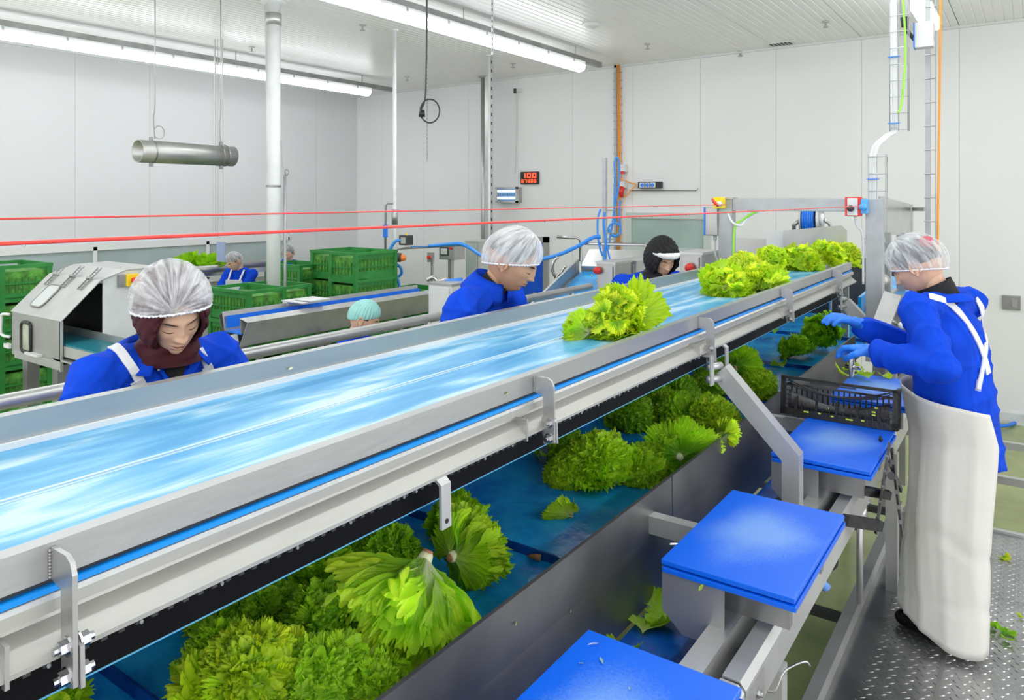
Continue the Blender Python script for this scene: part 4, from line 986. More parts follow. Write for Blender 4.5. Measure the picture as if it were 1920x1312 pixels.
def hand_prims(wr, d, palm, curl=.9, side=1, s=1.0):
    """wrist, finger direction, palm normal -> capsules with five separate fingers"""
    d = Vector(d).normalized(); n = Vector(palm); n = (n-d*n.dot(d)).normalized(); x = d.cross(n)*side; P = []
    wr = Vector(wr); k = wr+d*.085*s
    P.append(('c', wr, wr+d*.03*s, .022*s, .024*s))
    for i in range(4): P.append(('c', wr+d*.025*s+x*(i-1.5)*.013*s, k+x*(i-1.5)*.021*s-d*.006*abs(i-1.3)*s, .013*s, .0115*s))
    for i, ln in enumerate((.040, .046, .043, .034)):
        p = k+x*(i-1.5)*.021*s-d*.006*abs(i-1.3)*s; a = .25*curl; r_ = .0098
        for q in range(3):
            dd = d*math.cos(a)+n*math.sin(a); e = p+dd*ln*(1, .62, .5)[q]*s; P.append(('c', p, e, (r_-.0007*q)*s, (r_-.0007*(q+1))*s)); p = e; a += .55*curl
    p = wr+d*.022*s-x*.024*s; e1 = p+(d*.6-x*.8+n*.35).normalized()*.040*s; e2 = e1+(d*.85-x*.1+n*.6).normalized()*.032*s; e3 = e2+(d*.8+x*.25+n*.6).normalized()*.024*s
    P += [('c', p, e1, .014*s, .0115*s), ('c', e1, e2, .0115*s, .010*s), ('c', e2, e3, .010*s, .0085*s)]
    return P
def person(label, foot, face_yaw, headc, head_yaw, head_pitch, hands, head_roll=0, fem=False, skin='skin', voxel=.009, seed=1,
           jacket='jacket', sleeve=1.0, glove='glove', legs='dark', hscale=1.0, sh_w=.19, group=None, belly=0, sh_yaw=None, hand_dir=None, fold=.016, detail=True, sleeve_open=False):
    """foot: ground point between the feet; headc: centre of head; hands: two wrist points (right, left)"""
    foot = Vector(foot); hc = Vector(headc)
    t = thing('person', label, 'person', foot, 0, group)
    f = Vector((math.cos(face_yaw), math.sin(face_yaw), 0)); r = Vector((math.sin(face_yaw), -math.cos(face_yaw), 0))  # r = the person's right
    hipz = foot.z+(hc.z-foot.z)*.56; hip = Vector((foot.x, foot.y, hipz))-f*.04
    MH = head_matrix(hc, head_yaw, head_pitch, head_roll, hscale)
    hf = MH.to_3x3() @ Vector((0, 1, 0)); hu = (MH.to_3x3() @ Vector((0, 0, 1))).normalized()
    neck = hc-hu*.115-hf.normalized()*.030
    chest = neck.lerp(hip, .36); 
    spine = (neck-hip).normalized()
    nb = neck-spine*.055-f*.015
    shc = neck-spine*.078
    if sh_yaw is not None: sr = Vector((math.sin(sh_yaw), -math.cos(sh_yaw), 0)); sf = Vector((math.cos(sh_yaw), math.sin(sh_yaw), 0))
    else: sr, sf = r, f
    shR, shL = shc+sr*sh_w, shc-sr*sh_w
    R3 = Matrix((sr, sr.cross(spine)*-1, spine)).transposed()
    fwd = R3.col[1]
    up = []  # upper body
    def el(c, rr): up.append(('e', c, rr, R3))
    el(chest, (.150+belly*.2, .100, .17)); el(neck.lerp(hip, .28)-f*.01, (.155, .095, .12)); el(neck.lerp(hip, .62), (.135+belly, .095+belly, .16)); el(hip, (.150+belly*.4, .100+belly*.4, .12))
    up.append(('c', neck-spine*.07-sr*.11, neck-spine*.07+sr*.11, .055, .055))
    up.append(('c', nb, neck-spine*.08+sr*.15, .055, .055)); up.append(('c', nb, neck-spine*.08-sr*.15, .055, .055))
    arms = []; wrs = []; fores = []
    for sgn, sh, hd in ((1, shR, hands[0]), (-1, shL, hands[1])):
        el_, wr = ik(sh, hd, .285, .25, (sr*sgn*.75+Vector((0, 0, -1))-f*.15))
        arms.append((sh, el_, wr)); up_arm = [('c', sh, el_, .058, .045), ('c', el_, wr, .043, .030)]
        up += [('c', sh, sh.lerp(el_, .5), .062, .052), ('c', sh.lerp(el_, .5), el_, .052, .046)]; fores.append(('c', el_, wr, .045, .034))
    low = []
    for sgn in (1, -1):
        hp = hip+r*sgn*.085-Vector((0, 0, .03)); an = foot+r*sgn*.10+Vector((0, 0, .09)); kn = hp.lerp(an, .5)+f*.03
        low += [('c', hp, kn, .085, .058), ('c', kn, an, .056, .040)]
    boots = []
    for sgn in (1, -1):
        an = foot+r*sgn*.10+Vector((0, 0, .09)); boots += [('c', an+Vector((0, 0, .16)), an-Vector((0, 0, .04)), .058, .05), ('c', an-Vector((0, 0, .045)), an+f*.15-Vector((0, 0, .055)), .042, .034)]
    hp_ = []
    for i, (sh, el_, wr) in enumerate(arms):
        dd = (wr-el_).normalized(); 
        if hand_dir and hand_dir[i]: dd = Vector(hand_dir[i]).normalized()
        pn = Vector((0, 0, -1))+f*.2
        hp_.append(hand_prims(wr+dd*.02, dd, pn, 1.0, 1 if i == 0 else -1))
    # body: one continuous skin from neck to feet with the hands
    body = up+fores+low+[('c', nb, hc-hu*.06-hf*.02, .052, .050)]+[('c', b[1], b[2], b[3]-.012, b[4]-.012) for b in boots]+hp_[0]+hp_[1]
    bm_ = fuse(body, max(voxel, .008), 3, -.009 if False else -.004)
    hm = head_mesh(1.0 if not fem else .97, fem, ears=not fem)
    me = bpy.data.meshes.new('h'); me.from_pydata([tuple(MH @ Vector(v)) for v in hm.v], [], hm.f); me.polygons.foreach_set('use_smooth', [True]*len(me.polygons))
    b2 = bmesh.new(); b2.from_mesh(bm_); b2.from_mesh(me); b2.to_mesh(bm_); b2.free(); bpy.data.meshes.remove(me)
    bm_.polygons.foreach_set('use_smooth', [True]*len(bm_.polygons))
    body_o = put('body', bm_, skin, t)
    if detail: add_face(t, MH, 1.0 if not fem else .97, fem)
    H2 = hip-spine*.16
    def lp(t_): return neck.lerp(H2, t_)
    tors = [(lp(.10), .065, .055), (lp(.14), .12, .075), (lp(.19), .165, .095), (lp(.28), .175+belly*.2, .115+belly*.2), (lp(.45), .165+belly*.3, .115+belly*.6), (lp(.62), .155+belly*.5, .110+belly), (lp(.80), .168+belly*.3, .118+belly*.5), (lp(.9), .172+belly*.3, .122+belly*.4), (lp(1.0), .172+belly*.3, .122+belly*.4)]
    jk = [('l', tors, R3)]+[p for p in up if p[0] == 'c']+[p for p in up if p[0] == 'e' and p[1] is not hip]+[('c', f_[1], f_[1].lerp(f_[2], .93), f_[3]+.004, f_[4]+.012) for f_ in fores]
    jm = fuse(jk, voxel, 4, .009); folds(jm, seed, fold)
    jo = put('jacket', jm, jacket, t)
    tm_ = fuse([(p[0], p[1], p[2], p[3], p[4]) for p in low], .013, 3, .016); put('trousers', tm_, legs, t)
    put('boots', fuse(boots, .012, 3), 'rubber', t)
    if glove:
        for i in (0, 1):
            wr, el_ = arms[i][2], arms[i][1]
            gm = fuse(hp_[i]+[('c', wr-(wr-el_).normalized()*.06, wr+(wr-el_).normalized()*.02, .036, .028)], .0032 if voxel < .0095 else .005, 2, .0022); put('glove', gm, glove, t)
    return dict(t=t, MH=MH, neck=neck, nb=nb, spine=spine, f=f, r=r, sr=sr, sf=sf, hu=hu, hf=hf, jm=jm, jo=jo, arms=arms, hip=hip, foot=foot, shc=shc, R3=R3, hc=hc, fwd=fwd)
def bvh_of(o, off):
    me = o.data; co = get_co(me)+np.array(off)[None, :]
    return BVHTree.FromPolygons([tuple(c) for c in co], [tuple(p.vertices) for p in me.polygons])
def ribbon(bvh, eye, pts, wd, off=.004, thick=.002, sub=5, fallback=None):
    """lay a flat strap over a surface: pts are aimed from a point eye through targets; returns MB"""
    P = []
    for q in smooth_path(pts, sub):
        q = Vector(q); d = (q-eye).normalized(); hit = bvh.ray_cast(eye, d)
        if hit[0] is not None and (hit[0]-q).length < .35: P.append((hit[0], hit[1] if hit[1].dot(d) < 0 else -hit[1]))
        else:
            hit = bvh.find_nearest(q); P.append((hit[0], hit[1]))
    mb = MB(); n = len(P); vs = []
    for it in range(2):
        P = [(P[i][0] if i in (0, n-1) else (P[i-1][0]+P[i][0]*2+P[i+1][0])/4, P[i][1] if i in (0, n-1) else (P[i-1][1]+P[i][1]*2+P[i+1][1]).normalized()) for i in range(n)]
    for i, (p, nn) in enumerate(P):
        d = (P[min(i+1, n-1)][0]-P[max(i-1, 0)][0]).normalized(); s_ = d.cross(nn).normalized()*wd/2
        for a, b in ((1, off+thick), (-1, off+thick), (-1, off-.003), (1, off-.003)): vs.append(p+s_*a+nn*b)
    fs = [(0,1,2,3), (4*n-4, 4*n-1, 4*n-2, 4*n-3)]
    for i in range(n-1):
        for k in range(4): a = 4*i+k; b = 4*i+(k+1) % 4; fs.append((a, a+4, b+4, b))
    mb.add(vs, fs); return mb, P
def pleated_scarf(MH, w, m, parent, opening=(.62, .0), seed=1, puff=.012, drop=.10):
    """head scarf: shell round the head that leaves the face open, running down into the neck"""
    nu, nv = 120, 50; vs = []; keep = []
    def surf(a, l):
        cy, cx = math.sin(a), math.cos(a)
        R_ = math.cos(l); x = cx*R_*.086*w; y = cy*R_*.107; z = math.sin(l)*.126
        return x, y, z
    grid = []
    for j in range(nv+1):
        l = PI/2-(PI/2+1.05)*j/nv
        for i in range(nu):
            a = 2*PI*i/nu; x, y, z = surf(a, l)
            if z < -.02:
                k = min(1, (-z-.02)/.09); x *= 1-.18*k; y = y*(1-.10*k)-.012*k
            pl = .0025*math.sin(9*a+20*l)+.0015*math.sin(23*a-14*l)
            s_ = 1+(puff*.35+pl)/.09; vs.append((x*s_, y*s_, z*s_))
            grid.append((x, y, z))
    fs = []
    for j in range(nv):
        for i in range(nu):
            a = j*nu+i; b = j*nu+(i+1) % nu; x, y, z = grid[a]
            # face opening: ellipse in front
            if y > .02 and (x/(.062*w))**2+((z-opening[1]+.012)/.098)**2 < 1: continue
            fs.append((a, a+nu, b+nu, b))
    mb = MB(); mb.v = [tuple(MH @ Vector(v)) for v in vs]; mb.f = fs
    o = part('headscarf', mb, m, parent, True, recalc=False)
    so = o.modifiers.new('s', 'SOLIDIFY'); so.thickness = .004; so.offset = 1
    # rolled edge around the face
    e = MB(); pts = []
    for k in range(41):
        a = 2*PI*k/40; x = .061*w*math.cos(a); z = opening[1]-.012+.097*math.sin(a); zz = max(-.95, min(.95, z/.126)); xx = x/(.086*w)
        if zz < -.16: xx = xx/(1-.18*min(1, (-zz*.126-.02)/.09))
        y = .107*math.sqrt(max(0, 1-zz*zz-xx*xx))*(1.04)
        if z < -.02: kk = min(1, (-z-.02)/.09); y = y*(1-.10*kk)-.012*kk
        pts.append(MH @ Vector((x, y+.001, z)))
    e.tube(pts, .0055, 8, False); part('scarf_edge', e, m, parent, True, recalc=False)
    return o
def scarf_neck(P, m, r0=.075, r1=.105, wrap=True):
    mb = MB(); MH = P['MH']; a = MH @ Vector((0, -.012, -.085)); b = P['nb']-P['spine']*.01+P['f']*.02
    n = 40; rings = 9; vs = []
    for j in range(rings+1):
        t = j/rings; c = a.lerp(b, t); rr = r0+(r1-r0)*t
        for i in range(n):
            an = 2*PI*i/n; pl = .004*math.sin(5*an+7*t)+.003*math.sin(14*t+3*an)
            vs.append(c+(P['r']*math.cos(an)*1.0+P['f']*math.sin(an))*(rr+pl))
    fs = [(j*n+i, j*n+(i+1) % n, (j+1)*n+(i+1) % n, (j+1)*n+i) for j in range(rings) for i in range(n)]
    mb.add(vs, fs); return part('neck_scarf', mb, m, P['t'], True, recalc=False)

# ---------------------------------------------------------------- 1: woman at the left, close
HC1 = PD(321, 584, 2.06)
w1 = person('woman at the left, dark red headscarf under white hairnet, looking down', (HC1.x-.17, HC1.y, PLZ), 0.02, HC1, math.radians(-12), math.radians(26),
            (HC1+Vector((.20, -.20, -.55)), HC1+Vector((.20, .24, -.55))), head_roll=math.radians(5), fem=True, voxel=.007, seed=4, sh_w=.185, belly=.02, hscale=1.02)
pleated_scarf(w1['MH'], 1.0, 'maroon', w1['t'], (.6, -.002))
scarf_neck(w1, 'maroon')
nm_, rim_ = net_mesh(w1['MH'], .052, -.030, .016, 3, 30, gather=math.radians(72), base=.013)
put('hair_net', nm_, 'net', w1['t'], 'crinkled white hairnet gathered above the forehead'); part('hair_net_rim', rim_, 'net_band', w1['t'], True, recalc=False)
bv = bvh_of(w1['jo'], world_loc(w1['t'])); eye = Vector((0, 0, CAMZ))
def dress(P, specs, eye, depth):
    for name, pts, wd, m, off, lab in specs:
        mb, _ = ribbon(bv, eye, [PD(u, v, depth) for u, v in pts], wd, off); part(name, mb, m, P['t'], False, lab)
dress(w1, [('apron_strap', [(196, 622), (212, 640), (232, 668), (256, 704), (282, 748)], .024, 'strap', .004, 'white apron strap over her right shoulder'),
           ('apron_strap', [(372, 655), (384, 676), (394, 705), (396, 740)], .024, 'strap', .004, 'white apron strap over her left shoulder'),
           ('strap_buckle', [(256, 712), (270, 733)], .034, 'white', .007, None),
           ('strap_buckle', [(385, 685), (396, 705)], .032, 'white', .007, None)], eye, 2.0)
# open collar with two lapels and snap buttons
def patch(P, poly, depth, m, off, name, lab=None, th=.003):
    c = [PD(u, v, depth) for u, v in poly]; vs = []; n = len(c)
    cen = sum(c, Vector())/n; pts = c+[cen]
    for k in (off+th, off-.004):
        for q in pts:
            d = (q-eye).normalized(); hit = bv.ray_cast(eye, d); p = hit[0] if hit[0] is not None else q; nn = hit[1] if hit[0] is not None and hit[1].dot(d) < 0 else -d
            vs.append(p+nn*k)
    fs = [(i, (i+1) % n, n) for i in range(n)]+[(n+1+(i+1) % n, n+1+i, 2*n+1) for i in range(n)]+[(i, n+1+i, n+1+(i+1) % n, (i+1) % n) for i in range(n)]
    mb = MB(); mb.add(vs, fs); return part(name, mb, m, P['t'], False, lab)
patch(w1, [(262, 660), (282, 694), (290, 688), (312, 722), (327, 727), (300, 690), (272, 652)], 1.95, 'jacket', .008, 'lapel')
patch(w1, [(352, 655), (358, 686), (346, 692), (326, 724), (336, 720), (366, 690), (378, 676), (364, 660)], 1.95, 'jacket', .008, 'lapel')
patch(w1, [(283, 668), (330, 727), (352, 670), (330, 690)], 1.95, 'black_cloth', .006, 'dark_shirt')
for u, v in ((297, 693), (346, 683)):
    p = PD(u, v, 1.95); hit = bv.ray_cast(eye, (p-eye).normalized())
    if hit[0] is not None: mb = MB(); mb.sphere(hit[0]-(p-eye).normalized()*.014, .006, 10, 6); part('snap_button', mb, 'chrome', w1['t'], True)

# ---------------------------------------------------------------- 2: man in the middle
HC2 = PD(958, 490, 3.02)
m2 = person('man in blue jacket and white hairnet seen in profile behind the middle of the conveyor', (HC2.x-.30, HC2.y-.12, PLZ), math.radians(12), HC2, math.radians(26), math.radians(26),
            (HC2+Vector((.10, -.22, -.55)), HC2+Vector((.10, .24, -.56))), skin='skin_dark', voxel=.009, seed=9, sh_w=.215, hscale=1.04, fold=.018)
hr = head_mesh(1.0, False, ears=False); hv = [v for v in hr.v]
def hair_cap(P, m, lowz=.0, th=1.035):
    mb = MB(); n0 = 112; src = head_mesh(1.0, False, 64, 48, False); vs = []
    idx = {}; 
    for f_ in src.f:
        c = [Vector(src.v[i]) for i in f_]; cc = sum(c, Vector())/4
        lim = lowz if cc.y < .03 else lowz+(cc.y-.03)*1.35
        if cc.z < lim: continue
        q = []
        for i in f_:
            if i not in idx: v = Vector(src.v[i]); idx[i] = len(vs); vs.append(P['MH'] @ Vector((v.x*th, v.y*th, v.z*th)))
            q.append(idx[i])
        mb.f.append(tuple(q))
    mb.v = [tuple(v) for v in vs]; return part('hair', mb, m, P['t'], True, recalc=False)
hair_cap(m2, 'hair_grey', .012)
nm_, rim_ = net_mesh(m2['MH'], .036, -.048, .020, 7, 30, base=.004)
put('hair_net', nm_, 'net', m2['t'], 'white bouffant hairnet over short dark hair'); part('hair_net_rim', rim_, 'net_band', m2['t'], True, recalc=False)
def collar(P, m, r0=.062, r1=.098, hgt=.055, gap=.6, name='collar'):
    """turned-down jacket collar, open at the throat"""
    mb = MB(); n = 40; vs = []
    c = P['nb']+P['spine']*.012; up_ = (P['spine']*.8+P['hu']*.2).normalized()
    r_ = P['sr']; f_ = r_.cross(up_)*-1
    f_ = f_ if f_.dot(P['f']) > 0 else -f_
    for j in range(6):
        t = j/5
        for i in range(n+1):
            an = PI/2+gap/2+(2*PI-gap)*i/n
            if t < .4: rr = r0+.004*t; zz = hgt*(t/.4)
            else: q = (t-.4)/.6; rr = r0+.006+(r1-r0)*q; zz = hgt*(1-q*.95)-.012*q
            vs.append(c+(r_*math.cos(an)+f_*math.sin(an)*.95)*rr*1.02+up_*zz)
    mb.add(vs, [(j*(n+1)+i, j*(n+1)+i+1, (j+1)*(n+1)+i+1, (j+1)*(n+1)+i) for j in range(5) for i in range(n)])
    o = part(name, mb, m, P['t'], True, recalc=False); s_ = o.modifiers.new('s', 'SOLIDIFY'); s_.thickness = .003; return o
collar(m2, 'jacket', .068, .100, .070); collar(w1, 'jacket', .085, .135, .03, 1.3)
def turtle(P, m, r=.060):
    mb = MB(); a = P['nb']-P['spine']*.02; b = P['MH'] @ Vector((0, -.016, -.088)); pts = [a.lerp(b, k/8) for k in range(9)]
    mb.tube(pts, [r*1.15]+[r*(1.0+.03*(k % 2)) for k in range(8)], 28, False); return part('shirt_neck', mb, m, P['t'], True, recalc=False)
turtle(m2, 'black_cloth', .056)

# ---------------------------------------------------------------- 3: woman in a black hood, far end
HC3 = PD(1240, 484, 4.62)
w3 = person('woman with black hood and white head band at the far end of the conveyor', (HC3.x-.34, HC3.y-.10, PLZ), math.radians(-25), HC3, math.radians(-36), math.radians(22),
            (HC3+Vector((.16, -.22, -.55)), HC3+Vector((.18, .20, -.56))), fem=True, voxel=.011, seed=12, sh_w=.21)
pleated_scarf(w3['MH'], 1.06, 'black_cloth', w3['t'], (.6, -.004), puff=.03)
scarf_neck(w3, 'black_cloth', .08, .12)
mb = MB(); pts = []
for k in range(25):
    a = PI*(.08+.84*k/24); pts.append(w3['MH'] @ Vector((.090*math.cos(a), .104*math.sin(a), .050+.012*math.sin(a))))
mb.tube(pts, [.004+.017*math.sin(PI*k/24)+.002*(k%2) for k in range(25)], 10); part('head_band', mb, 'ribbon_white', w3['t'], True, 'crumpled white band across the forehead')

# ---------------------------------------------------------------- 4: worker on the near side, right
HC4 = PD(1722, 500, 3.12)
F4 = PD(1782, 1150, 3.14); F4.z = PLZ
R4 = PD(1622, 640, 3.02); L4 = PD(1600, 655, 2.95)
w4 = person('worker in a long cream apron standing on the platform at the right', F4, math.radians(160), HC4, math.radians(168), math.radians(30),
            (PD(1622, 612, 3.25), PD(1648, 662, 2.95)), voxel=.008, seed=21, sh_w=.205, belly=.01, sh_yaw=math.radians(158), fold=.02)
hair_cap(w4, 'hair_grey', .0)
turtle(w4, 'black_cloth', .070)
nm_, rim_ = net_mesh(w4['MH'], .030, -.050, .026, 17, 40, droop=.012)
put('hair_net', nm_, 'net_thin', w4['t'], 'translucent hairnet over grey hair'); part('hair_net_rim', rim_, 'net_band', w4['t'], True, recalc=False)
p = w4['MH'] @ Vector((-.02, -.085, .075)); mb = MB(); mb.sphere(p, (.030, .03, .026), 14, 8); part('hair_tie', mb, mat('pink_tie', (.50, .12, .15), .8), w4['t'], True, 'dark pink hair tie under the net')
collar(w4, 'jacket', .076, .104, .022, .5)
# long vinyl apron wrapped round the front and his left side
def apron(P, top, bot, a0, a1, m, rx=.215, ry=.185, waist=None):
    """curved sheet around the legs; angles measured from the facing direction"""
    mb = MB(); na, nz = 48, 40; vs = []; f, r = P['f'], P['r']
    for j in range(nz+1):
        t = j/nz; z = top+(bot-top)*t; c = P['foot'].lerp(P['hip'], max(0, min(1, (z-P['foot'].z)/(P['hip'].z-P['foot'].z))))
        if z > P['hip'].z: c = P['hip']+P['spine']*(z-P['hip'].z)/P['spine'].z
        c = Vector((c.x, c.y, z))
        fl_ = 1+.08*t+.07*math.exp(-(t/.28)**2)
        for i in range(na+1):
            a = a0+(a1-a0)*i/na; zz = z
            dx = .006*math.sin(5*a+2*t)+.014*t*math.sin(3*a+1.0)+.005*math.sin(9*t+2*a)+.008*max(0, math.sin(11*a+1.5*math.sin(4*t)))**3*min(1, t*2+.2)-.007*math.exp(-((t-.62-.04*math.sin(3*a))/.02)**2)-.006*math.exp(-((t-.86-.02*math.sin(2*a))/.015)**2)
            if j < 10: zz = z-(1-j/10)*.10*((i/na)**1.6)   # upper edge slopes down to the back
            if t > .9: zz = z+.03*(t-.9)*10*math.sin(2*a)
            vs.append(c+f*math.cos(a)*(ry*fl_+dx)+r*-math.sin(a)*(rx*fl_+dx)+Vector((0, 0, zz-z)))
    mb.add(vs, [(j*(na+1)+i, j*(na+1)+i+1, (j+1)*(na+1)+i+1, (j+1)*(na+1)+i) for j in range(nz) for i in range(na)])
    o = part('apron', mb, m, P['t'], True, recalc=False); s_ = o.modifiers.new('s', 'SOLIDIFY'); s_.thickness = .003; return o
ap = apron(w4, PLZ+1.10, PLZ+.05, -1.7, 2.75, 'apron', .184, .170); ap['label'] = 'long cream vinyl apron with soft creases'
# bib in front of the chest
bv = bvh_of(w4['jo'], world_loc(w4['t']))
dress(w4, [('apron_strap', [(1742, 556), (1775, 566), (1808, 598), (1838, 650), (1852, 700)], .030, 'strap', .004, 'white strap over his left shoulder'),
           ('apron_strap', [(1828, 560), (1846, 590), (1848, 630), (1842, 680), (1832, 728)], .024, 'strap', .006, 'white strap over his right shoulder'),
           ('strap_clip', [(1834, 712), (1830, 732)], .032, 'clear', .008, None)], eye, 3.1)

# ---------------------------------------------------------------- background workers on the floor
def small_person(label, u, v, D, yaw, hyaw, pitch, net, z0=0.0, apron_c=True, group=None, hs=1.0):
    hc = PD(u, v, D); f = Vector((math.cos(yaw), math.sin(yaw), 0))
    P = person(label, (hc.x-f.x*.16, hc.y-f.y*.16, z0), yaw, hc, hyaw, pitch, (hc+f*.30+Vector((f.y, -f.x, 0))*.15+Vector((0, 0, -.55)), hc+f*.30-Vector((f.y, -f.x, 0))*.15+Vector((0, 0, -.55))), voxel=.014, seed=int(u), hscale=hs, fold=.012, group=group)
    hair_cap(P, 'hair', .01)
    nm2, rm2 = net_mesh(P['MH'], .045, -.03, .016, int(u), 24); put('hair_net', nm2, net, P['t'])
    if apron_c:
        c = P['neck'].lerp(P['hip'], .42)+f*.135; r = P['r']; mb = MB()
        up_ = P['spine']; n_ = r.cross(up_)
        for k in (0, .006):
            pass
        a = [c+r*x+up_*z+f*.02 for x, z in ((-.12, .13), (.12, .13), (.17, -.05), (.17, -.45), (-.17, -.45), (-.17, -.05))]
        mb.add(a+[q-f*.02 for q in a], [(0,1,2,3,4,5), (11,10,9,8,7,6)]+[(i, (i+1) % 6, 6+(i+1) % 6, 6+i) for i in range(6)]); part('apron', mb, 'white', P['t'])
        for s_ in (-1, 1):
            m_ = MB(); m_.bar(c+r*.09*s_+up_*.12+f*.012, P['neck']+r*.10*s_-up_*.02+f*.05, .025, .006, up=f); part('apron_strap', m_, 'white', P['t'])
    return P
small_person('distant woman in white apron and grey hairnet bent over the line at the left', 440, 490, 9.6, math.radians(-75), math.radians(-95), .5, 'net')
small_person('distant worker in a hairnet mostly hidden behind the big white pipe and olive crates', 540, 474, 10.6, math.radians(-100), math.radians(-60), .4, 'net_thin', 0.08, False)
P5 = small_person('bent worker in blue with a pale teal hairnet below the guard rail', 682, 598, 5.5, math.radians(30), math.radians(40), .35, 'teal', 0.0, False, hs=1.1)
# ================================================================== PULL ROPES AND GANTRY
GY = 4.75
def rope(X, h0, y0, y1, lab, n):
    t = thing('pull_rope', lab, 'rope', (X, y0, CAMZ-h0), 0, None)
    pts = [(X, y0+(y1-y0)*i/20, CAMZ-h0-.002*math.sin(PI*i/20)) for i in range(21)]
    part('rope', MB().tube(pts, .0021, 8), 'rope', t, True)
    random.seed(n); y = max(.1, y0)
    while y < y1-.2:
        if X > -1: link('water_drop', dm, t, Vector((X, y, CAMZ-h0-.0035))-world_loc(t)).scale = (.6, .8, .8)
        y += random.uniform(.04, .22)
    return t
rope(-.80, .0410, -1.2, GY-.1, 'near red pull rope with water drops, running to the red and blue switch box', 2)
rope(-1.62, .0365, -1.2, GY-.06, 'far red pull rope running to the yellow switch box', 3)
g = thing('gantry', 'grey steel gantry frame standing over the far end of the upper conveyor', 'frame', (-1.2, GY, 0))
part('post', MB().box((-.80, GY-.03, h(.95)), (-.71, GY+.05, h(.0)), bev=.004), 'galv', g, label='right post of the gantry')
part('post', MB().box((-1.68, GY-.03, 0), (-1.59, GY+.05, h(.0)), bev=.004), 'galv', g, label='left post of the gantry')
part('crossbeam', MB().box((-1.59, GY-.02, h(.075)), (-.80, GY+.04, h(-.005)), bev=.004), 'galv', g)
part('post_cap', MB().box((-1.69, GY-.04, h(0)), (-1.58, GY+.06, h(-.01))), 'steel', g)
sw = thing('switch_box', 'yellow emergency switch box at the left end of the gantry', 'switch', (-1.64, GY-.08, h(.05)))
part('housing', MB().box((-1.69, GY-.10, h(.062)), (-1.63, GY-.03, h(-.012)), bev=.006), 'yellow', sw)
part('bushing', MB().tube([(-1.64, GY-.10, h(.03)), (-1.64, GY-.16, h(.034))], .016, 12), 'white', sw, True)
part('rope_ring', MB().tube([(-1.66, GY-.20, h(.0)), (-1.64, GY-.23, h(.02)), (-1.62, GY-.20, h(.045)), (-1.64, GY-.17, h(.03)), (-1.66, GY-.2, h(.0))], .006, 6), 'red', sw, True)
sw = thing('switch_box', 'red switch box with a light blue push button at the right end of the gantry', 'switch', (-.83, GY-.08, h(.06)))
part('housing', MB().box((-.90, GY-.09, h(.10)), (-.815, GY-.03, h(-.012)), bev=.005), 'red', sw)
part('front_plate', MB().box((-.885, GY-.098, h(.095)), (-.83, GY-.09, h(-.005))), 'offwhite', sw)
part('reset_knob', MB().tube([(-.865, GY-.098, h(.055)), (-.865, GY-.125, h(.055))], .018, 14), 'dark', sw, True)
part('side_module', MB().box((-.815, GY-.09, h(.085)), (-.78, GY-.03, h(.0)), bev=.004), 'sky_plastic', sw)
part('push_button', MB().tube([(-.80, GY-.09, h(.045)), (-.80, GY-.125, h(.045))], [.022, .019], 14), 'sky_plastic', sw, True, 'light blue push button')
m_ = MB(); m_.tube(smooth_path([(-.85, GY-.06, h(.10)), (-.84, GY-.05, h(.16)), (-.815, GY-.04, h(.2)), (-.812, GY-.02, h(.36)), (-.812, GY-.02, h(.5))], 5), .008, 8)
solid('gantry_cable', m_, 'grey_cable', 'grey cable hanging from the red switch box down the right gantry post', 'cable', smooth=True)
m_ = MB(); m_.tube(smooth_path([(-1.62, GY-.02, h(.09)), (-1.58, GY-.05, h(.15)), (-1.53, GY-.03, h(.17)), (-1.50, GY, h(.12)), (-1.44, GY+.03, h(.08))], 5), .008, 8)
solid('gantry_cable', m_, 'white', 'white cable looped under the left end of the gantry beam', 'cable', smooth=True)
m_ = MB(); m_.tube(smooth_path([(-1.44, GY, h(.08)), (-1.52, GY-.02, h(.13)), (-1.57, GY-.04, h(.20)), (-1.575, GY-.04, h(.5))], 6), .007, 8)
solid('earth_cable', m_, 'green_cable', 'green cable running down beside the left gantry post', 'cable', smooth=True)
# steel box left of the left post
t = thing('control_box', 'grey steel control box with a blue edge hanging left of the left gantry post', 'box', PD(1352, 442, 4.9))
a = PY(1329, 388, GY+.02); b = PY(1378, 442, GY+.02)
part('housing', MB().box((a.x, GY-.05, b.z), (-1.68, GY+.14, a.z), bev=.006), 'steel', t)
part('door_seal', MB().box((a.x-.008, GY-.055, b.z), (a.x, GY+.12, a.z)), 'blue_plastic', t)
for i in range(3): part('cable_gland', MB().tube([(a.x+.05+.035*i, GY, b.z), (a.x+.05+.035*i, GY, b.z-.03)], .012, 10).tube(smooth_path([(a.x+.05+.035*i, GY, b.z-.03), (a.x+.055+.03*i, GY, b.z-.14), (a.x+.12+.02*i, GY, b.z-.22), (-1.66, GY, b.z-.26)], 4), .006, 6), 'grey_cable', t, True)
